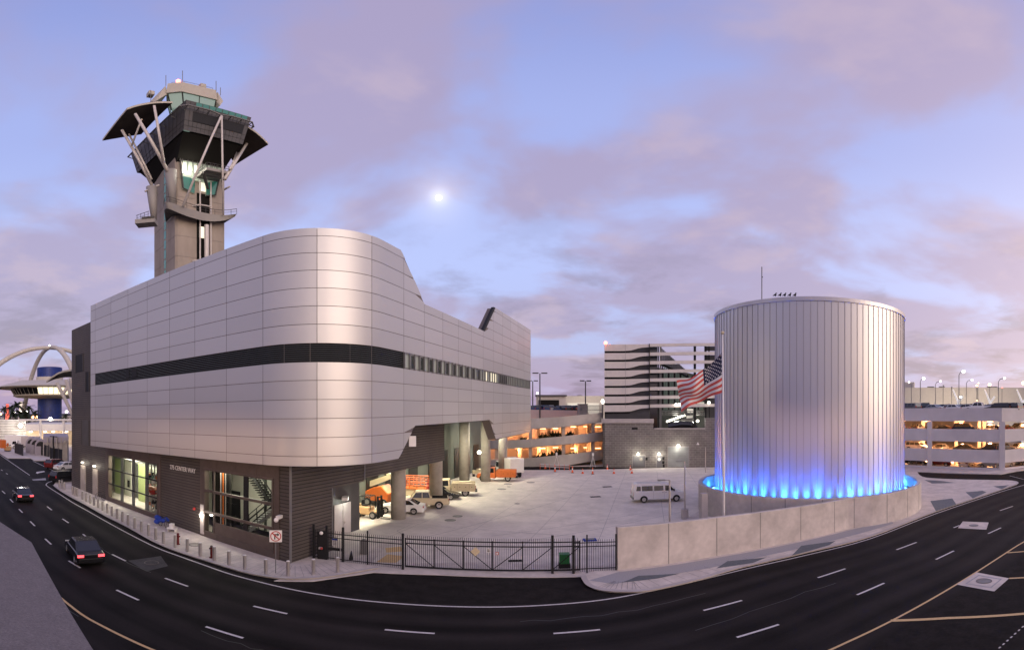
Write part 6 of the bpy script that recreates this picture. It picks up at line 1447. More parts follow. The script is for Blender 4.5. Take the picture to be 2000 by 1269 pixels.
# ================================================================ vehicles
def wheel(root, x, y, r, w=.22, inner=None):
    sgn = 1 if y > 0 else -1; mb = MB(); n = 20
    mb.loft([[(x + q * cos(2 * pi * k / n), yy, r + q * sin(2 * pi * k / n)) for k in range(n)] for q, yy in ((r * .93, y - sgn * w), (r, y - sgn * w * .85), (r, y - sgn * .03), (r * .93, y))])
    wo_ = mb.build('wheel', 'rubber', root); mb = MB()
    mb.loft([[(x + q * cos(2 * pi * k / n), yy, r + q * sin(2 * pi * k / n)) for k in range(n)] for q, yy in ((r * .62, y - sgn * .02), (r * .60, y + sgn * .012), (r * .2, y + sgn * .0), (r * .12, y + sgn * .03))]); mb.build('rim', 'rim', wo_)
def vehicle(name, label, cat, paint, low, cab, W, glassq, wheels, r, tails, heads, lit=False, flat_roof=None, taper=.16, extra=None, z_belt=None):
    """low/cab: side outlines (x,z); glassq: side windows as outlines on the cab side; built at the origin facing +X"""
    t = thing(name, label, cat, (0, 0, 0)); h = W / 2
    body = MB(); n = len(low)
    ins = .07
    rings = [[(x, y, z) for x, z in low] for y in (-h + ins, )]
    cxm = sum(p[0] for p in low) / n; czm = sum(p[1] for p in low) / n
    sh = lambda f: [(cxm + (x - cxm) * f[0], czm + (z - czm) * f[1]) for x, z in low]
    body.loft([[(x, -h, z) for x, z in sh((.965, .88))], [(x, -h + .09, z) for x, z in low], [(x, h - .09, z) for x, z in low], [(x, h, z) for x, z in sh((.965, .88))]], paint)
    zb = min(z for x, z in cab); zt = max(z for x, z in cab)
    wy = lambda z: h - .04 - taper * (z - zb) / (zt - zb + 1e-6)
    L = [(x, -wy(z), z) for x, z in cab]; Rr = [(x, wy(z), z) for x, z in cab]; body.loft([L, Rr], paint)
    # wheel arches
    for x in wheels:
        for s in (-1, 1): body.loft([[(x + q * cos(pi * k / 10), s * yy, r + q * sin(pi * k / 10)) for k in range(11)] for q, yy in ((r * 1.16, h - .12), (r * 1.16, h + .005))], 'black')
    bo = body.build('body', paint, t, bevel=.035)
    wn = MB()
    for q in glassq:
        for s in (-1, 1): wn.prism([(x, s * (wy(z) + .012), z) for x, z in q], (0, -s * .01, 0))
    # windscreen and rear screen laid on the sloping ends of the cab outline
    def screen(i, j, f0=.08, f1=.9):
        (xa, za), (xb, zb_) = cab[i], cab[j]; nx, nz = (zb_ - za), -(xb - xa); l_ = hypot(nx, nz); cx_ = sum(p[0] for p in cab) / len(cab); nx /= l_; nz /= l_
        if nx * ((xa + xb) / 2 - cx_) < 0: nx, nz = -nx, -nz
        q = []
        for f in (f0, f1):
            x, z = xa + (xb - xa) * f, za + (zb_ - za) * f; q.append((x + nx * .012, z + nz * .012))
        ya, yb = wy(q[0][1]) - .08, wy(q[1][1]) - .08; wn.poly([(q[0][0], -ya, q[0][1]), (q[0][0], ya, q[0][1]), (q[1][0], yb, q[1][1]), (q[1][0], -yb, q[1][1])])
    screen(0, 1); screen(len(cab) - 1, len(cab) - 2)
    wn.build('side_window', 'carglass', t)
    for x in wheels:
        for s in (-1, 1): wheel(t, x, s * (h + .0), r)
    for (x, z, w_, h_) in tails:
        for s in (-1, 1): mb = MB(); mb.box((x, s * (h - w_ / 2 - .04), z), (.06, w_, h_)); mb.build('taillight', 'tail' if lit else 'tail0', t)
    for (x, z, w_, h_) in heads:
        for s in (-1, 1): mb = MB(); mb.box((x, s * (h - w_ / 2 - .06), z), (.06, w_, h_)); mb.build('headlight', 'head0', t)
    mb = MB(); x1 = max(p[0] for p in low); x0 = min(p[0] for p in low); mb.box((x1 - .0, 0, low[0][1] + .22), (.1, W * .86, .2)); mb.box((x0 + .0, 0, low[0][1] + .22), (.1, W * .86, .2)); mb.build('bumper', 'black' if cat in ('van', 'truck', 'pickup') else paint, t)
    return t
HID = (0, -60, -40)
def sedan(paint='carwhite', lit=False, lab='sedan'):
    return vehicle('parked_car', lab, 'car', paint, [(-2.3, .25), (2.3, .25), (2.32, .62), (1.25, .88), (-1.7, .95), (-2.32, .88)], [(1.15, .86), (.45, 1.40), (-.9, 1.44), (-1.85, .93)], 1.8,
                   [[(.95, .93), (.42, 1.34), (-.18, 1.37), (-.18, .94)], [(-.24, .94), (-.24, 1.37), (-.88, 1.37), (-1.45, .97)]], (1.42, -1.38), .33, [(-2.3, .78, .4, .16)], [(2.26, .62, .35, .14)], lit)
def suv(paint='carwhite', lab='suv'):
    return vehicle('parked_car', lab, 'car', paint, [(-2.35, .3), (2.3, .3), (2.35, .8), (1.2, 1.05), (-2.35, 1.08)], [(1.15, 1.04), (.5, 1.66), (-2.0, 1.72), (-2.32, 1.06)], 1.9,
                   [[(.98, 1.1), (.46, 1.6), (-.25, 1.63), (-.25, 1.1)], [(-.32, 1.1), (-.32, 1.63), (-1.2, 1.64), (-1.2, 1.1)], [(-1.27, 1.1), (-1.27, 1.64), (-1.9, 1.6), (-2.1, 1.12)]], (1.42, -1.42), .37, [(-2.34, 1.0, .18, .34)], [(2.3, .8, .35, .18)])
def pickup(paint='carwhite', lab='pickup'):
    t = vehicle('pickup_truck', lab, 'pickup', paint, [(-2.75, .42), (2.6, .42), (2.62, .92), (1.35, 1.12), (-2.78, 1.12)], [(1.2, 1.1), (.65, 1.78), (-.75, 1.80), (-.95, 1.1)], 1.95,
                [[(1.0, 1.17), (.6, 1.70), (-.0, 1.72), (-.0, 1.17)], [(-.07, 1.17), (-.07, 1.72), (-.68, 1.70), (-.84, 1.17)]], (1.75, -1.75), .40, [(-2.77, .95, .16, .26)], [(2.58, .92, .35, .2)])
    mb = MB(); mb.box((-1.85, 0, 1.128), (1.6, 1.6, .02)); mb.build('cargo_bed', 'dark', t); return t
P_sed = sedan(); P_suv = suv(); P_pick = pickup(); P_sedb = sedan('carblack'); protos = [P_sed, P_suv, P_pick, P_sedb]
PAINT = {'white': 'carwhite', 'black': 'carblack', 'dark blue': 'carblue', 'silver': 'carsilver', 'grey': 'cargrey', 'dark red': 'carred', 'cream': 'cream'}
used = set()
def put(proto, loc, rz, label, colour='white', group=None):
    if id(proto) not in used:
        used.add(id(proto)); proto.location = loc; proto.rotation_euler.z = rz; r = proto; r['label'] = label
        if group: r['group'] = group
        for ch in r.children:
            if ch.name.split('.')[0] in ('body', 'bumper'):
                for s_ in ch.material_slots:
                    if s_.material.name.startswith('white_car'): s_.link = 'OBJECT'; s_.material = MT[PAINT[colour]]
        return r
    r = dup(proto, loc, rz, label, group)
    for ch in r.children:
        if ch.name.split('.')[0] in ('body', 'bumper'):
            for s_ in ch.material_slots:
                if s_.material and s_.material.name in [MT[v].name for v in PAINT.values()]: s_.link = 'OBJECT'; s_.material = MT[PAINT[colour]]
    return r
def facing(x, ang=0): return pi / 2 - az(x) + ang        # heading away from the camera plus ang
# left street: parked and moving
def PV(x, y): return P(x, y)
put(P_suv, P(111, 914), facing(111, -.75), 'dark red and black SUV parked before the black fence panel', 'dark red')
put(P_sed, P(131, 917.5), facing(131, -1.0), 'white sedan parked beside the pillar kiosk', 'white')
put(P_suv, P(128, 941), facing(128, -.9), 'black SUV half hidden by the dark block wall corner', 'black')
# the two cars driving away with lit tail lamps
a, b = P(152, 1092), P(95, 1020)
drv = sedan('carblack', True, 'black car driving on the left road with lit red tail lamps, nearer of the two'); h_ = atan2(b.y - a.y, b.x - a.x)
c = P(163, 1088); drv.location = (c.x, c.y, .004); drv.rotation_euler.z = atan2(P(120, 1013).y - P(196, 1108).y, P(120, 1013).x - P(196, 1108).x); drv['group'] = 'cars driving away on the left road'; drv.name = 'driving_car'
c = P(44, 975); r = dup(drv, (c.x, c.y, 0), atan2(P(14, 935).y - P(62, 985).y, P(14, 935).x - P(62, 985).x), 'dark car driving farther up the left road with lit red tail lamps', 'cars driving away on the left road')
# box trucks far left
def boxtruck(name, label, x, y, rz, L=7., boxc='white', cabc='carwhite', hbox=2.6, lift=None):
    c = P(x, y); t = thing(name, label, 'truck', (c.x, c.y, 0), rz)
    def bl(mb, nm, m, par=t, bv=.03): 
        old = t.location.copy(); ro = t.rotation_euler.z; t.location = (0, 0, 0); t.rotation_euler.z = 0; o = mb.build(nm, m, par, bevel=bv); t.location = old; t.rotation_euler.z = ro; return o
    mb = MB(); mb.box((-1.0, 0, .9 + hbox / 2), (L - 2.2, 2.3, hbox)); bl(mb, 'cargo_box', boxc)
    mb = MB(); mb.box((0, 0, .75), (L, 1.4, .25)); bl(mb, 'chassis', 'black')
    mb = MB(); mb.prism([(L / 2 - 1.0, -1.05, .5), (L / 2 + .7, -1.05, .5), (L / 2 + .7, -1.05, 1.3), (L / 2 + .3, -1.05, 2.3), (L / 2 - 1.0, -1.05, 2.3)], (0, 2.1, 0)); bl(mb, 'body', cabc)
    mb = MB(); mb.poly([(L / 2 + .70, -.9, 1.36), (L / 2 + .70, .9, 1.36), (L / 2 + .33, .85, 2.22), (L / 2 + .33, -.85, 2.22)]); 
    for s in (-1, 1): mb.poly([(L / 2 + .5, s * 1.06, 1.35), (L / 2 + .25, s * 1.06, 2.15), (L / 2 - .7, s * 1.06, 2.15), (L / 2 - .7, s * 1.06, 1.35)])
    bl(mb, 'window', 'carglass', bv=0)
    old = t.location.copy(); ro = t.rotation_euler.z; t.location = (0, 0, 0); t.rotation_euler.z = 0
    for xx in (L / 2 - .2, -L / 2 + 1.2):
        for s in (-1, 1): wheel(t, xx, s * 1.08, .48, .3)
    t.location = old; t.rotation_euler.z = ro; return t
boxtruck('box_truck', 'white box truck parked before the grid screen', 24, 874, facing(24, 1.5), 8.5)
boxtruck('box_truck', 'white delivery truck parked behind the black fence, right of the box truck', 53, 877, facing(53, 1.35), 7, 'conc_l')
c = P(15, 882); sb = thing('yellow_barrier_cart', 'yellow striped cart on the far pavement before the box truck', 'cart', (c.x, c.y, .1)); mb = MB(); mb.box((c.x, c.y, .9), (1.6, 1.0, 1.0), .5, 'yline'); mb.box((c.x, c.y, 1.7), (.4, .4, 1.0), .5, 'orange'); mb.build('body', 'yline', sb); mb = MB(); mb.box((c.x, c.y, .3), (1.4, .9, .25), .5); mb.build('base', 'black', sb)
tag(MB().box(PD(-2, 866, 120), (5, 1.2, 2.0), 0).build('red_trailer', 'orange', bevel=.05), 'red trailer end at the left edge', 'trailer')

# passenger van in the yard
van = thing('passenger_van', 'white passenger van standing in the middle of the yard', 'van', (0, 0, 0)); h = .98
mb = MB(); L0 = [(-2.85, .38), (2.75, .38), (2.82, .62), (2.78, 1.02), (1.98, 1.22), (1.18, 1.98), (.9, 2.10), (-2.45, 2.14), (-2.72, 1.95), (-2.9, 1.1)]
lowp = [(-2.85, .38), (2.75, .38), (2.82, .62), (2.78, 1.02), (1.98, 1.2), (-2.9, 1.2)]; upp = [(1.98, 1.2), (1.22, 1.98), (.95, 2.10), (-2.45, 2.14), (-2.72, 2.0), (-2.9, 1.2)]
mb.loft([[(x, -h, z) for x, z in lowp], [(x, h, z) for x, z in lowp]]); wv = lambda z: h - .14 * (z - 1.2) / .94; mb.loft([[(x, -wv(z), z) for x, z in upp], [(x, wv(z), z) for x, z in upp]])
for x in (1.9, -1.75):
    for s in (-1, 1): mb.loft([[(x + q * cos(pi * k / 10), s * yy, .36 + q * sin(pi * k / 10)) for k in range(11)] for q, yy in ((.46, h - .1), (.46, h + .005))], 'black')
mb.build('body', 'carwhite', van, bevel=.04)
for q in ([(1.72, 1.3), (1.18, 1.86), (.62, 1.88), (.62, 1.3)], [(.42, 1.32), (.42, 1.86), (-.62, 1.86), (-.62, 1.32)], [(-.78, 1.32), (-.78, 1.86), (-1.98, 1.86), (-1.98, 1.32)], [(-2.1, 1.34), (-2.1, 1.84), (-2.52, 1.84), (-2.62, 1.34)]):
    for s in (-1, 1): g_ = MB(); g_.prism([(x, s * (wv(z) + .012), z) for x, z in q], (0, -s * .02, 0)); g_.build('window', 'carglass', van)
g_ = MB(); g_.poly([(1.94, -.8, 1.27), (1.94, .8, 1.27), (1.28, .74, 1.94), (1.28, -.74, 1.94)]); g_.build('windscreen', 'carglass', van)
g_ = MB()
for s in (-1, 1):
    for x in (.52, -.70): g_.box((x, s * (h + .004), 1.0), (.015, .01, 1.1))
    for x in (.35, .7): g_.box((x, s * (h + .02), 1.12), (.14, .03, .04))
g_.build('door_seam', 'mgrey', van)
for x in (1.9, -1.75):
    for s in (-1, 1): wheel(van, x, s * (h + .01), .36)
for s in (-1, 1): g_ = MB(); g_.box((-2.88, s * .86, 1.0), (.06, .14, .4)); g_.build('taillight', 'tail0', van); g_ = MB(); g_.box((2.79, s * .72, .86), (.06, .3, .22)); g_.build('headlight', 'head0', van); g_ = MB(); g_.box((1.6, s * 1.12, 1.36), (.1, .16, .24)); g_.build('wing_mirror', 'black', van)
g_ = MB(); g_.box((2.84, 0, .52), (.12, 1.8, .18)); g_.box((-2.93, 0, .5), (.12, 1.8, .2)); g_.box((2.81, 0, .86), (.03, .9, .2)); g_.build('bumper', 'mgrey', van)
a, b = P(1257, 982), P(1319, 979.5); rz_ = atan2((b - a).y, (b - a).x); c = (a + b) / 2; van.location = (c.x, c.y, .02); nrm = Vector((-sin(rz_), cos(rz_), 0)); van.location += nrm * .9; van.rotation_euler.z = rz_

# vehicles under the building
def utruck(label, paint, x, y, rz, name='utility_truck'):
    t = vehicle(name, label, 'truck', paint, [(.2, .45), (2.9, .45), (2.95, 1.0), (2.0, 1.2), (.2, 1.2)], [(1.9, 1.2), (1.35, 1.95), (.35, 1.98), (.25, 1.2)], 1.95, [[(1.7, 1.26), (1.3, 1.86), (.5, 1.88), (.45, 1.26)]], (2.1, -1.55), .42, [(-2.75, .95, .14, .22)], [(2.9, .98, .3, .2)])
    for s in (-1, 1):
        mb = MB(); mb.prism([(x_, s * .62, z_) for x_, z_ in ((-2.7, .62), (.1, .62), (.1, 1.62), (-2.7, 1.62))], (0, s * .40, 0)); o = mb.build('tool_locker', paint, t, bevel=.02)
        mb = MB()
        for xx in (-2.3, -1.6, -.9, -.3): mb.box((xx, s * 1.03, 1.15), (.08, .02, .08))
        for xx in (-2.0, -.6): mb.box((xx, s * 1.025, 1.2), (.015, .01, .8))
        mb.build('lock', 'black', o)
    mb = MB(); mb.box((-1.3, 0, .95), (2.8, 1.3, .1)); mb.box((-2.8, 0, .62), (.3, 1.9, .14)); mb.build('cargo_bed', 'black', t)
    c = P(x, y); t.location = (c.x, c.y, .02); t.rotation_euler.z = rz; return t
wallang = atan2(tR.y, tR.x)        # along the building side
ut = utruck('cream utility truck with side lockers, its tail sticking out past the second column', 'cream', 884, 967, wallang + pi / 2 + .35)
utruck('orange utility truck with side lockers beside the farthest column', 'orange', 972, 938.5, wallang + pi / 2 + .2)
boxtruck('box_truck', 'small white box truck behind the orange utility truck, tail toward the yard', 996, 930.5, facing(996, .45), 5.2, 'white', hbox=2.1)
c = P(1002, 929); mb = MB(); mb.box((c.x, c.y, 1.5), (1.0, .9, 1.4), .3, 'conc_c'); [mb.box((c.x + sx * .4, c.y, .5), (.08, .5, 1.0), .3, 'black') for sx in (-1, 1)]; tag(mb.build('generator_unit', 'conc_c'), 'small grey generator unit right of the white box truck', 'generator')
pk = put(P_pick, P(824, 991), wallang + pi / 2 + .45, 'cream pickup parked between the first two columns', 'cream'); pk.location.z = .02
ws_ = put(P_sed, P(784, 1001), wallang + pi / 2 + .30, 'white sedan parked behind the nearest column', 'white'); ws_.location.z = .02
bc = put(P_sedb, P(857, 974), wallang - pi / 2 + .35, 'black car with its nose beside the second column', 'black'); bc.location.z = .02
# forklift
c = P(722, 1011); fk = thing('forklift', 'tan forklift with a black mast parked by the dark wall end', 'forklift', (0, 0, 0))
mb = MB(); mb.box((-.5, 0, .72), (1.5, 1.1, .72)); mb.box((-1.15, 0, .8), (.4, 1.1, .9)); mb.box((.45, 0, .55), (.9, 1.0, .4)); mb.build('body', 'forkpaint', fk, bevel=.06) if 'forkpaint' in MT else None
MT['forkpaint'] = mat('tan_machine_paint', (.52, .33, .17), .45); 
if not fk.children: mb.build('body', 'forkpaint', fk, bevel=.06)
mb = MB(); mb.box((-.45, 0, 1.2), (.5, .5, .14)); mb.box((-.7, 0, 1.45), (.12, .5, .5)); mb.build('seat', 'black', fk, bevel=.03)
mb = MB()
for sx, sy in ((.35, .5), (.35, -.5), (-.95, .5), (-.95, -.5)): mb.tube([(sx, sy, .9), (sx * .85, sy, 2.1)], .04, 6)
for sy in (-.5, .5): mb.tube([(.3, sy, 2.1), (-.82, sy, 2.1)], .045, 6)
for k in range(5): mb.tube([(.3 - .28 * k, -.5, 2.12), (.3 - .28 * k, .5, 2.12)], .03, 5)
mb.build('overhead_guard', 'black', fk)
mb = MB()
for s in (-1, 1): mb.box((1.05, s * .35, 1.15), (.16, .12, 2.1)); mb.box((1.2, s * .28, 1.0), (.1, .1, 1.7))
for z in (.4, 1.1, 2.1): mb.box((1.08, 0, z), (.12, .7, .1))
mb.box((1.28, 0, .6), (.06, .9, .5)); mb.build('mast', 'black', fk)
for s in (-1, 1): mb = MB(); mb.box((1.8, s * .25, .12), (1.0, .12, .05)); mb.build('fork', 'dgrey', fk)
for xx, rr in ((.6, .36), (-.95, .3)):
    for s in (-1, 1): wheel(fk, xx, s * .58, rr, .24)
fk.location = (c.x, c.y, .02); fk.rotation_euler.z = wallang - pi / 2 + .25 - .2
# boom lift (orange and cream) and orange rail lift behind
c = P(742, 987); bl_ = thing('boom_lift', 'orange and cream boom lift folded beneath the overhang', 'boom lift', (0, 0, 0))
mb = MB(); mb.prism([(-1.4, -.9, .6), (1.4, -.9, .6), (1.5, -.9, 1.5), (.6, -.9, 2.3), (-.4, -.9, 2.0), (-1.4, -.9, 1.5)], (0, 1.8, 0)); mb.build('body', 'orange', bl_, bevel=.08)
mb = MB(); mb.box((0, 0, .5), (2.6, 1.6, .3)); mb.build('chassis', 'dgrey', bl_)
for xx in (-1.0, 1.0):
    for s in (-1, 1): wheel(bl_, xx, s * 1.0, .45, .3)
mb = MB(); mb.loft([[(-2.0, y, z) for y, z in ((-.25, 1.6), (.25, 1.6), (.25, 2.3), (-.25, 2.3))], [(1.4, y, z) for y, z in ((-.2, 3.0), (.2, 3.0), (.2, 3.5), (-.2, 3.5))]]); mb.loft([[(1.3, y, z) for y, z in ((-.15, 3.1), (.15, 3.1), (.15, 3.5), (-.15, 3.5))], [(-.6, y, z) for y, z in ((-.15, 4.5), (.15, 4.5), (.15, 4.9), (-.15, 4.9))]]); mb.build('boom', 'cream', bl_)
mb = MB(); 
for z in (.0, .5, 1.0): mb.tube([(-2.9, -.5, 1.2 + z), (-2.1, -.5, 1.2 + z), (-2.1, .5, 1.2 + z), (-2.9, .5, 1.2 + z), (-2.9, -.5, 1.2 + z)], .05, 5)
for x_, y_ in ((-2.9, -.5), (-2.1, -.5), (-2.1, .5), (-2.9, .5)): mb.tube([(x_, y_, 1.2), (x_, y_, 2.2)], .05, 5)
mb.build('basket', 'orange', bl_); bl_.location = (c.x, c.y, .02); bl_.rotation_euler.z = wallang - pi / 2 + .0
c = P(818, 978); rl_ = thing('scissor_lift', 'orange railed lift platform on a cream base behind the cream pickup', 'scissor lift', (0, 0, 0))
mb = MB(); mb.box((0, 0, .9), (2.9, 1.4, 1.1)); mb.build('base', 'cream', rl_, bevel=.05)
mb = MB()
for z in (1.9, 2.3, 2.75): mb.tube([(-1.7, -.8, z), (1.7, -.8, z), (1.7, .8, z), (-1.7, .8, z), (-1.7, -.8, z)], .07, 6)
for x_ in (-1.7, -.85, 0, .85, 1.7):
    for y_ in (-.8, .8): mb.tube([(x_, y_, 1.5), (x_, y_, 2.75)], .06, 5)
mb.build('guard_rail', 'orange', rl_); mb = MB(); mb.box((0, 0, 1.5), (3.5, 1.7, .12)); mb.build('platform', 'orange', rl_)
for xx in (-1.1, 1.1):
    for s in (-1, 1): wheel(rl_, xx, s * .72, .36, .25)
mb = MB(); mb.cyl((1.3, -.5), .3, 1.56, 2.4, 12); mb.cyl((1.3, .3), .3, 1.56, 2.4, 12); mb.build('drum', 'red', rl_); rl_.location = (c.x, c.y, .02); rl_.rotation_euler.z = wallang - pi / 2 + .2
c = P(932, 930); t = thing('golf_cart', 'small pale cart nose showing between the two tall columns', 'cart', (c.x, c.y, 0)); mb = MB(); mb.box((c.x, c.y, .7), (1.5, 1.1, .5), .2); mb.box((c.x + .3, c.y, 1.05), (.8, 1.1, .3), .2); mb.build('body', 'cream', t, bevel=.06); mb = MB(); [mb.cyl((c.x + sx * .5, c.y - .5), .2, .0, .4, 10) for sx in (-1, 1)]; mb.build('wheel', 'rubber', t)
# cones, barricades and tapes along the back kerb
def cone(x, y, lab, h=.75, g='traffic cones along the back kerb'):
    c = P(x, y); t = thing('traffic_cone', lab, 'traffic cone', (c.x, c.y, .02), 0, g); mb = MB(); mb.box((c.x, c.y, .05), (.42, .42, .06)); mb.build('base', 'black' if h > .9 else 'cone', t)
    mb = MB(); mb.cyl(c, .17, .08, h, 14, None, .035); mb.build('cone_body', 'cone', t); mb = MB(); mb.cyl(c, .125, h * .45, h * .68, 14, None, .085); mb.build('reflective_band', 'white', t)
CN = ((1186, 916.5, 'just left of the block building corner'), (1199, 925, 'nearest one left of the double door'), (1231, 918, 'behind the leaning pair by the double door'), (1234, 924.5, 'front of the pair by the double door'), (1065, 915, 'left end of the row under the ramp'), (1084, 921.5, 'second of the row under the ramp'), (1118, 923.5, 'middle of the row under the ramp'), (1138, 925, 'fourth of the row under the ramp'), (1157.5, 926, 'right end of the row under the ramp'))
for x, y, l in CN: cone(x, y, 'orange traffic cone, ' + l, 1.15 if x in (1084, 1118, 1157.5) else .85)
for i, (x, y, l) in enumerate(((1087, 912, 'white tripod sign stand under the ramp, left one'), (1158, 913, 'white tripod sign stand under the ramp, right one'))):
    c = P(x, y); mb = MB(); [mb.tube([(c.x + dx, c.y + dy, .1), (c.x, c.y, 2.0)], .045, 5) for dx, dy in ((-.5, 0), (.5, 0), (0, .5))]; mb.tube([(c.x, c.y, 1.8), (c.x, c.y, 2.7)], .05, 5); mb.box((c.x, c.y - .05, 2.4), (.35, .06, .5), 0, 'white'); tag(mb.build('sign_stand', 'white'), l, 'sign stand')
a, b = P(1055, 916), P(1112, 919); bt = thing('barricade', 'low white and orange barricade of planks under the ramp', 'barricade', tuple(a)); mb = MB()
for z in (.5, .9): mb.tube([a + up * z, b + up * z], .07, 4)
mb.build('rail', 'white', bt); mb = MB(); [mb.tube([a.lerp(b, k / 6), a.lerp(b, k / 6) + up * 1.05], .05, 5) for k in range(7)]; mb.build('post', 'cone', bt)
c = P(1240, 912); mb = MB(); mb.tube([c, c + up * 1.9], .05, 8); mb.cyl(c, .2, 0.1, .16, 10); mb.box(c + up * 1.7, (.3, .05, .35)); tag(mb.build('red_marker_post', 'cone'), 'red marker post in front of the double door', 'post')
# yard lamp posts
for i, (x, yt, yb, D, base, lab, arm) in enumerate(((1308, 937.5, None, 33.5, False, 'slim yard lamp post just behind the concrete wall', -.55), (1337.5, 901, None, 45, True, 'yard lamp post on a round concrete footing right of the van', -.55), (1378, 873, None, 80, False, 'yard lamp post before the block building, farthest back', -.8))):
    b = PD(x, 805, D); tp = CAMH + D * tan(el(yt)); t = thing('yard_lamp_post', lab, 'lamp post', (b.x, b.y, 0), 0, 'slim yard lamp posts'); sc = D / 40
    mb = MB(); mb.tube([(b.x, b.y, .02), (b.x, b.y, tp)], [.085, .06], 10); mb.build('pole', 'steel', t); mb = MB(); mb.tube([(b.x, b.y, tp), (b.x + arm, b.y, tp + .03)], .03, 6); mb.box((b.x + arm * 1.1, b.y, tp + .03), (.5, .22, .08)); mb.build('lamp_head', 'mgrey', t)
    if base: mb = MB(); mb.cyl(b, .34, .02, .95, 18); mb.build('footing', 'conc_l', t, bevel=.02)
b = PD(1363, 866, 86); mb = MB(); mb.tube([b, b + up * .2], .1, 6); mb.cyl(b, .3, b.z - .2, b.z, 10, None, .1); tag(mb.build('pendant_lamp', 'white'), 'small white bell lamp on the block wall by the far lamp post', 'lamp')

# ================================================================ gate fence
FPs = [P(612.8, 1093), P(638, 1096), P(670, 1100.5), P(717.8, 1105.8), P(786.8, 1112.5)]
fen = thing('picket_fence', 'black steel picket fence between the dark block corner and the sliding gate', 'fence', tuple(FPs[0]))
def pickets(mb, a, b, z0, z1, step=.13, w=.022):
    L = (b - a).length; n = max(1, int(L / step)); d = (b - a).normalized(); nn = Vector((-d.y, d.x, 0))
    for k in range(1, n):
        p = a.lerp(b, k / n); mb.vprism([((p + d * sx * w + nn * sy * w).x, (p + d * sx * w + nn * sy * w).y) for sx, sy in ((-.5, -.5), (.5, -.5), (.5, .5), (-.5, .5))], z0, z1)
def railb(mb, a, b, z, h=.05, w=.045):
    d = (b - a).normalized(); nn = Vector((-d.y, d.x, 0)) * w / 2; mb.loft([[p + nn + up * (z - h / 2), p - nn + up * (z - h / 2), p - nn + up * (z + h / 2), p + nn + up * (z + h / 2)] for p in (a, b)])
def postb(mb, p, w, h, z=0): mb.box((p.x, p.y, z + h / 2), (w, w, h), .0)
g0 = lambda p: Vector((p.x, p.y, 0))
FPs = [g0(p) for p in FPs]
for a, b in zip(FPs, FPs[1:]):
    mb = MB(); pickets(mb, a, b, .12, 2.2); railb(mb, a, b, 2.0); railb(mb, a, b, 1.72); railb(mb, a, b, .28); mb.build('picket_panel', 'black', fen)
for i, p in enumerate(FPs): mb = MB(); postb(mb, p, .13 if i in (0, 1, 2, 4) else .08, 2.5 if i < 3 else 2.42); mb.build('post', 'black', fen)
rf = [g0(P(1120, 1120.5)), g0(P(1146.4, 1119)), g0(P(1203, 1116.8))]
fe2 = thing('picket_fence', 'short black picket fence between the sliding gate and the concrete wall', 'fence', tuple(rf[0]))
for a, b in zip(rf, rf[1:]): mb = MB(); pickets(mb, a, b, .12, 2.2); railb(mb, a, b, 2.0); railb(mb, a, b, 1.75); railb(mb, a, b, .3); mb.build('picket_panel', 'black', fe2)
for p, w in zip(rf + [g0(P(1079, 1120.5))], (.15, .08, .08, .15)): mb = MB(); postb(mb, p, w, 2.5); mb.build('post', 'black', fe2)
gt = thing('sliding_gate', 'long black sliding gate with diagonal braces and small notices', 'gate', tuple(P(792, 1112)))
ga, gb = g0(P(792, 1110)), g0(P(1132, 1117)); gx = [792, 848, 905, 961.6, 1020.8, 1079, 1132]
gps = []
for x in gx:
    a_ = az(x); d_ = Vector((sin(a_), cos(a_), 0)); nn = Vector((-(gb - ga).y, (gb - ga).x, 0)).normalized(); gps.append(d_ * (ga.dot(nn) / d_.dot(nn)))
mb = MB(); pickets(mb, gps[0], gps[-1], .16, 2.25, .125); mb.build('picket_panel', 'black', gt)
mb = MB()
for z, h in ((2.0, .06), (1.72, .06), (.17, .10)): railb(mb, gps[0], gps[-1], z, h, .07)
for p in gps: postb(mb, p, .07, 1.95, .12)
mb.build('gate_frame', 'black', gt)
mb = MB()
for i in range(6):
    a, b = gps[i], gps[i + 1]; za, zb = (1.7, .2) if i < 3 else (.2, 1.7); mb.tube([a + up * za, b + up * zb], .028, 5)
mb.build('diagonal_brace', 'black', gt)
def gsign(x, y, w, h, m, nm, rot=0., lab=None, frame=None, off=.08):
    a_ = az(x); d_ = Vector((sin(a_), cos(a_), 0)); nn = Vector((-(gb - ga).y, (gb - ga).x, 0)).normalized(); p = d_ * ((ga.dot(nn)) / d_.dot(nn)); p = p * (1 - off / p.length); D = p.length; z = CAMH + D * tan(el(y))
    ang = atan2((gb - ga).y, (gb - ga).x); mb = MB(); mb.box((p.x, p.y, z), (w, .02, h), ang, m, ry=rot); return mb, p, z, ang
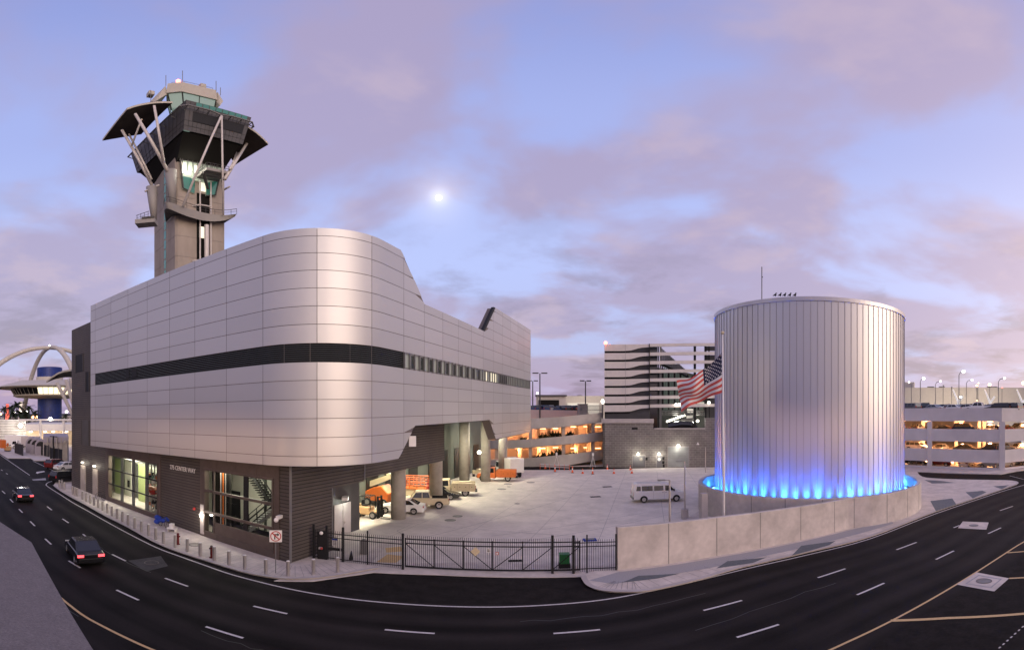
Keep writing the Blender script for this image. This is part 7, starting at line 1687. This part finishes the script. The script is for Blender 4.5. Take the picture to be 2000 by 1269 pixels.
for a_ in ((928.5, 1077, .42, .42, 'cream', 'warning_sign', pi / 4), (954, 1075, .22, .26, 'white', 'notice', 0), (971, 1080.5, .2, .2, 'notred', 'notice', 0), (654, 1060, .36, .42, 'white', 'notice', 0)):
    MT.setdefault('notred', mat('red_white_notice', (.5, .15, .12), .5))
    mb, p, z, ang = gsign(*a_[:6], a_[6]); par = gt if a_[0] > 700 else fen; o = mb.build(a_[5], a_[4], par)
    if a_[0] == 954:
        mb = MB(); [mb.box((p.x, p.y - .02, z + dz), (.16, .01, .03), ang) for dz in (-.06, 0, .07)]; mb.build('lettering', 'black', o)
    if a_[0] == 654:
        mb = MB(); mb.box((p.x, p.y - .03, z + .25), (.36, .02, .12), ang, 'bluecloth'); [mb.box((p.x, p.y - .03, z + dz), (.24, .01, .03), ang, 'mgrey') for dz in (-.1, 0, .1)]; mb.build('lettering', 'bluecloth', o)
    if a_[0] == 971: mb = MB(); mb.box((p.x, p.y - .02, z), (.1, .01, .12), ang, 'white'); mb.build('emblem', 'white', o)
p = g0(P(628, 1096)); oc = thing('gate_operator', 'black gate operator cabinet with a red button behind the first fence post', 'cabinet', (p.x, p.y, 0)); mb = MB(); mb.box((p.x, p.y + .25, 1.05), (.62, .4, 2.0)); mb.build('cabinet', 'black', oc, bevel=.02); mb = MB(); mb.ball((p.x + .05, p.y - .12, .95), .09); mb.build('button', 'red', oc); mb = MB(); mb.box((p.x - .05, p.y - .05, .95), (.2, .16, .12)); mb.build('key_box', 'conc_l', oc); mb = MB(); mb.ball((p.x, p.y - .05, 2.0), .13); mb.build('camera_dome', 'white', oc)
p = g0(P(655, 1097)); mb = MB(); mb.box((p.x, p.y - .08, .92), (.95, .1, .18), -.02); mb.box((p.x + .42, p.y - .14, .95), (.08, .06, .2), 0, 'steel'); mb.build('gate_bar', 'black', fen)
p = g0(P(681, 1100)); mb = MB(); mb.cyl((p.x, p.y + .5), .17, .02, .75, 10, None, .03); mb.box((p.x, p.y + .5, .05), (.5, .4, .08)); tag(mb.build('black_cone', 'black'), 'black rubber cone standing just inside the fence', 'traffic cone')
p = g0(P(708, 1085)); mb = MB(); mb.box((p.x, p.y + .3, .55), (.45, .35, 1.0), 0); mb.cyl((p.x, p.y + .3), .12, 1.05, 1.15, 10); tag(mb.build('utility_pedestal', 'mgrey', bevel=.02), 'small grey utility pedestal behind the fence by the yellow ramp', 'cabinet')
p = g0(P(1104, 1113)); gb_ = thing('green_bin', 'green plastic bin behind the right end of the gate', 'bin', (p.x, p.y, 0)); mb = MB(); mb.box((p.x, p.y + .5, .62), (.62, .5, .62)); mb.build('bin_body', 'green', gb_, bevel=.04); mb = MB(); mb.box((p.x, p.y + .5, .17), (.7, .55, .3)); mb.build('base', 'black', gb_); mb = MB(); mb.box((p.x, p.y + .5, .95), (.66, .54, .05)); mb.build('lid', 'green', gb_)
p = g0(P(1181, 1100)); mb = MB(); mb.box((p.x, p.y + 6, .06), (1.0, .7, .08)); mb.box((p.x, p.y + 6, .12), (.7, .45, .04), 0, 'mgrey'); tag(mb.build('blue_tray', 'bluecloth'), 'blue flat tray lying in the yard behind the short fence', 'tray')

# ================================================================ street furniture on the left pavement
BO = [(659.5, 1117), (612, 1121), (562.6, 1124.5), (519, 1120.7), (478, 1112), (447, 1103), (418.4, 1094), (391, 1085.8), (365.8, 1077), (342, 1068.5), (319, 1061), (304, 1053.6), (290, 1046), (276, 1039), (263, 1032), (250, 1025.5), (239, 1018.8), (228.5, 1013), (218.4, 1007.5), (209.4, 1002), (200, 996.5), (191.6, 991.5), (183.4, 987), (176, 983), (168, 979), (161, 975.5), (150.6, 969), (146.5, 967.4), (142, 965.5), (126, 957), (121, 954.5), (116, 952)]
for i, (x, y) in enumerate(BO):
    c = P(x, y, .13); t = thing('bollard', 'round steel bollard on the pavement edge, %s from the gate' % nth(i), 'bollard', (c.x, c.y, .13), 0, 'steel bollards along the pavement') if i == 0 else None
    if i == 0:
        mb = MB(); mb.cyl(c, .115, .13, 1.08, 18); mb.build('post', 'steel', t); mb = MB(); mb.cyl(c, .115, 1.08, 1.11, 18, None, .09); mb.build('cap', 'white', t); bol = t
    else: r = dup(bol, (c.x, c.y, .13), 0, 'round steel bollard on the pavement edge, %s from the gate' % nth(i), 'steel bollards along the pavement')
for i, (x, y) in enumerate(((347.7, 1063), (413, 1089))):
    c = P(x, y, .13); t = thing('fire_standpipe', ('dark red standpipe left of the lit control panel', 'dark red standpipe in front of the glazed door')[i], 'standpipe', tuple(c)); mb = MB(); mb.tube([c, c + up * .75], .09, 10); mb.cyl(c, .15, c.z, c.z + .05, 12); mb.build('riser', 'carred', t); mb = MB(); mb.tube([c + up * .65 - Vector((.16, 0, 0)), c + up * .65 + Vector((.16, 0, 0))], .07, 8); mb.ball(c + up * .8, .1); mb.build('outlet', 'carred' if i == 0 else 'bronze', t)
manhole(381, 1063.5, .42, .14, 'flat concrete-coloured cover on the pavement before the dark wall', m='conc_c')
c = P(538.5, 1119, .13); sg = thing('turn_ban_sign', 'no right turn sign on a thin post at the building corner', 'sign', (c.x, c.y, .13)); zt = CAMH + hypot(c.x, c.y) * tan(el(1046.5)); sdir = Vector((c.x, c.y, 0)).normalized(); sr = Vector((sdir.y, -sdir.x, 0))
mb = MB(); mb.tube([c, (c.x, c.y, zt + .3)], .03, 8); mb.build('post', 'mgrey', sg)
ctr = Vector((c.x, c.y, zt)) - sdir * .05; s2 = .37
def sq(mb, pts, off, m): mb.prism([ctr + sr * x + up * z - sdir * off for x, z in pts], -sdir * .004, m)
mb = MB(); mb.prism([ctr + sr * x + up * z for x, z in ((-s2, -s2), (s2, -s2), (s2, s2), (-s2, s2))], -sdir * .012, 'white'); pb = mb.build('plate', 'white', sg)
mb = MB()
sq(mb, ((-.09, -.2), (-.02, -.2), (-.02, .06), (.1, .06), (.1, -.02), (.21, .1), (.1, .22), (.1, .14), (-.09, .14)), .013, 'black')
n = 36
for k in range(n):
    a0_, a1_ = 2 * pi * k / n, 2 * pi * (k + 1) / n; sq(mb, [(q * cos(a), q * sin(a)) for q, a in ((.27, a0_), (.325, a0_), (.325, a1_), (.27, a1_))], .018, 'red')
sq(mb, ((-.22, .17), (-.17, .22), (.22, -.17), (.17, -.22)), .022, 'red'); mb.build('emblem', 'red', pb)
# bicycles
def bike(x, y, rz, lab, name='bicycle', blue=False):
    c = P(x, y, .13); t = thing(name, lab, 'bicycle', (0, 0, 0))
    for xx in (-.52, .52):
        mb = MB(); pth = [(xx + .33 * cos(2 * pi * k / 20), 0, .34 + .33 * sin(2 * pi * k / 20)) for k in range(21)]; mb.tube(pth, .022, 6)
        for k in range(6): a = pi * k / 6; mb.tube([(xx + .33 * cos(a), 0, .34 + .33 * sin(a)), (xx - .33 * cos(a), 0, .34 - .33 * sin(a))], .004, 3)
        mb.build('wheel', 'rubber', t)
    mb = MB()
    for a, b in (((-.52, .34), (-.1, .34)), ((-.1, .34), (-.22, .82)), ((-.22, .82), (-.52, .34)), ((-.22, .76), (.34, .8)), ((-.1, .34), (.36, .72)), ((.34, .84), (.52, .34)), ((.32, .95), (.34, .8))): mb.tube([(a[0], 0, a[1]), (b[0], 0, b[1])], .02, 6)
    mb.build('frame', 'dgrey', t); mb = MB(); mb.tube([(.3, -.28, .97), (.32, 0, .95), (.3, .28, .97)], .016, 6); mb.build('handlebar', 'black', t); mb = MB(); mb.box((-.24, 0, .88), (.26, .14, .06)); mb.build('saddle', 'black', t, bevel=.02)
    t.location = c; t.rotation_euler.z = rz; return t
wa = atan2(-uL.y, -uL.x)
bike(319, 1029, wa, 'bicycle with blue-draped load lying near the dark wall'); bike(196, 976, wa + .3, 'dark bicycle parked by the left wall doors')
c = P(316, 1027, .13); bb = thing('blue_bundle', 'crumpled blue covers heaped over the bicycle', 'bundle', tuple(c)); mb = MB(); rg_ = random.Random(4)
for k in range(9): mb.ball((c.x + rg_.uniform(-.55, .5), c.y + rg_.uniform(-.25, .25), .62 + rg_.uniform(-.2, .28)), rg_.uniform(.18, .30), n=9, k=6, sz=.75)
mb.build('cover', 'bluecloth', bb)
c = P(336, 1038, .13); wb = thing('white_crate', 'white crate beside the blue bundle', 'crate', tuple(c)); mb = MB(); mb.box((c.x, c.y, .42), (.75, .5, .08), .2); [mb.box((c.x + sx * .36, c.y + .05, .3), (.05, .45, .4), .2) for sx in (-1, 1)]; mb.box((c.x - .1, c.y + .1, .62), (.3, .35, .35), .2); mb.build('box', 'white', wb)
# ================================================================ flag and pole
b = PD(1413.5, 805, 35.0); fpz = PD(1411, 652, 35.0)
fpl = thing('flagpole', 'tall slim white flagpole in front of the silver tank', 'flagpole', (b.x, b.y, 0)); mb = MB(); mb.tube([(b.x, b.y, 0), (b.x, b.y, 5), fpz], [.10, .09, .055], 12); mb.build('pole', 'white', fpl, smooth=True); mb = MB(); mb.ball(fpz + up * .08, .13); mb.build('finial', 'cream', fpl); mb = MB(); mb.cyl(b, .3, .02, .12, 16); mb.build('base', 'conc_l', fpl)
MT['fr'] = mat('flag_red', (.62, .10, .08), .8, var=.1, vs=3); MT['fw'] = mat('flag_white', (.82, .76, .72), .8, var=.05, vs=3); MT['fb'] = mat('flag_navy', (.012, .014, .05), .8)
fu, fv = 44, 26; mb = MB(); grid = []
for j in range(fv + 1):
    v = j / fv; row = []
    for i in range(fu + 1):
        u = i / fu
        tx_, ty_ = 1411.5 - 90 * u, 686 + 62 * u ** .85 + 6 * sin(pi * u); bx_, by_ = 1413 - 82 * u, 765 + 36 * u ** .8 - 7 * sin(pi * u) * (1 - u)
        x = tx_ + (bx_ - tx_) * v; y = ty_ + (by_ - ty_) * v + 3.2 * u * sin(u * 11 + v * 2.2) + 2.0 * u * sin(v * 9 + u * 5)
        D = 35.0 + .38 * sin(u * 9 - v * 3) * u ** .6 + .25 * sin(u * 4 + v * 6) * u + .5 * u; row.append(PD(x, y, D - .0))
    grid.append(row)
vs = [p for r_ in grid for p in r_]; fs = {'fr': [], 'fw': [], 'fb': []}
for j in range(fv):
    for i in range(fu):
        a = j * (fu + 1) + i; f = (a, a + 1, a + fu + 2, a + fu + 1); st = j // 2; k = 'fb' if (i < fu * .42 and st < 7) else ('fr' if st % 2 == 0 else 'fw'); fs[k].append(f)
o_ = len(mb.v); mb.add(vs, fs['fr'], 'fr')
for k in ('fw', 'fb'): mb.f += [[q for q in f] for f in fs[k]]; mb.m += [k] * len(fs[k])
fo = mb.build('flag', None, None, smooth=True); tag(fo, 'stars and stripes flag streaming left from the flagpole', 'flag')
def fpt(u, v):
    i = min(fu - 1, int(u * fu)); j = min(fv - 1, int(v * fv)); s, t = u * fu - i, v * fv - j; a, b_, c_, d_ = grid[j][i], grid[j][i + 1], grid[j + 1][i + 1], grid[j + 1][i]; return (a.lerp(b_, s)).lerp(d_.lerp(c_, s), t)
mb = MB()
for rr in range(9):
    for cc in range(6 if rr % 2 == 0 else 5):
        u = .42 * (cc + (.5 if rr % 2 == 0 else 1.0)) / 6; v = (7 / 13) * (rr + .7) / 9.4
        for sd in (-1, 1):
            ctr_ = fpt(u, v); nrm_ = (fpt(u + .01, v) - ctr_).cross(fpt(u, v + .01) - ctr_).normalized() * .02 * sd; e1 = (fpt(u + .01, v) - ctr_).normalized(); e2 = (fpt(u, v + .01) - ctr_).normalized()
            pts = []
            for k in range(10): q = (.085 if k % 2 == 0 else .034); a = pi / 2 + k * pi / 5; pts.append(ctr_ + nrm_ + e1 * q * cos(a) - e2 * q * sin(a))
            mb.poly(pts)
mb.build('star', 'fw', fo)

# ================================================================ cars on the decks
CYC = ['white', 'black', 'silver', 'dark blue', 'grey', 'white', 'black', 'silver', 'dark red', 'grey']
def deckcar(k, proto, loc, rz, lab, col, grp): put(proto, loc, rz, lab, col, grp)
# roof of the right garage
rtop = zc(823) + .3 + .02; zr = lv[0][0] + .3 + .0
roofrow = [(1775, 0, 1), (1790, 4, 0), (1806, 1, 2), (1822, 0, 0), (1838, 8, 1), (1850, 5, 0), (1862, 0, 0), (1872, 8, 1), (1884, 0, 0), (1897, 5, 1), (1911, 0, 2), (1925, 4, 0), (1936, 7, 1), (1948, 0, 1), (1962, 1, 0), (1974, 0, 1), (1990, 1, 1), (1784, 9, 0), (1815, 9, 1), (1858, 12, 0), (1890, 12, 2), (1917, 10, 1), (1944, 10, 0), (1982, 9, 0)]
rcol = ['grey', 'silver', 'black', 'silver', 'dark blue', 'white', 'white', 'black', 'silver', 'grey', 'white', 'silver', 'dark red', 'black', 'dark blue', 'black', 'grey', 'white', 'silver', 'grey', 'black', 'white', 'silver', 'dark blue']
roof_z = zc(796.6) - .72
mb = MB(); q = [gpt('L', lenL, roof_z - .3, .3), gpt('L', 0, roof_z - .3, .4), gpt('R', lenR, roof_z - .3, .3), gpt('R', lenR, roof_z - .3, 50), gpt('L', lenL, roof_z - .3, 50)]; mb.prism([(p.x, p.y, roof_z - .3) for p in q], (0, 0, .3)); mb.build('roof_deck', 'garin', gar)
kind_n = ['sedan', 'SUV', 'pickup']
for i, ((x, dd, kd), col) in enumerate(zip(roofrow, rcol)):
    base_D = 85.5 + (abs(x - 1956) * .02) + dd * 1.7; loc = PD(x, 805, base_D + 2.0); loc.z = roof_z; rz = facing(x, pi / 2 + .1 * ((i * 7) % 5 - 2)) if i % 3 else facing(x, .9)
    rowname = 'front row' if dd < 3 else ('middle rows' if dd < 9 else 'back row'); put([P_sed, P_suv, P_pick][kd], loc, rz, '%s %s on the white garage roof, %s from left, %s' % (col, kind_n[kd], nth(sorted(r_[0] for r_ in roofrow).index(x)), rowname), col, 'cars on the right garage roof')
# decks below
n_ = 0
for li, zf in enumerate((lv[1][1] - .75, lv[2][1] - .75, .12)):
    for k in range(9):
        side = 'L' if k < 6 else 'R'; s = (2.6 + 4.8 * k) if side == 'L' else (3.2 + 5.0 * (k - 6)); off = 3.2 + (k % 2) * .8
        if side == 'L' and s > 30: continue
        p = gpt(side, s, zf, off); d = GLd if side == 'L' else GRd; rz = atan2(d.y, d.x) + (pi / 2 if (k + li) % 3 == 0 else 0) + (pi if k % 2 else 0); col = CYC[(k * 3 + li) % 10]
        put([P_sed, P_suv, P_sed][(k + li) % 3], tuple(p), rz, '%s %s on the %s deck of the white garage, %s along its %s side' % (col, ['sedan', 'SUV', 'sedan'][(k + li) % 3], ('upper', 'middle', 'ground')[li], nth(k if side == 'L' else k - 6), 'left' if side == 'L' else 'right'), col, 'cars inside the right garage')
# dark blue row on the middle upper deck
for i, x in enumerate((1042, 1050, 1059, 1068, 1079, 1091, 1102, 1112, 1122)):
    loc = PD(x, 805, 113 + (i % 2)); loc.z = 10.25 - .35; put([P_suv, P_sed, P_suv][i % 3], loc, facing(x, pi / 2 if i in (5, 4) else .5), '%s car on the middle upper deck, %s from left' % (('dark blue', 'silver', 'dark blue', 'silver', 'dark blue', 'dark blue', 'black', 'grey', 'black')[i], nth(i)), ('dark blue', 'silver', 'dark blue', 'silver', 'dark blue', 'dark blue', 'black', 'grey', 'black')[i], 'cars on the middle upper deck')
mb = MB(); a, b_ = PD(1020, 805, 107), PD(1140, 805, 111); mb.prism([(a.x, a.y, 9.6), (b_.x, b_.y, 9.6), (b_.x + 6, b_.y + 30, 9.6), (a.x, a.y + 30, 9.6)], (0, 0, .28)); mb.build('deck', 'garin', dk)
for pr_ in protos:
    if id(pr_) not in used:
        for ch in list(pr_.children_recursive): bpy.data.objects.remove(ch)
        bpy.data.objects.remove(pr_)
# ================================================================ moon
mo = dirv(az(857), el(384)) * 4000; mb = MB(); mb.ball((mo.x, mo.y, mo.z), 24, n=32, k=24); MT['moon'] = mat('moonlit_surface', (.8, .8, .75), .9, emit=(1, .96, .86), es=2.6)
tag(mb.build('moon', 'moon', smooth=True), 'bright full moon in thin cloud above the silver building', 'moon')
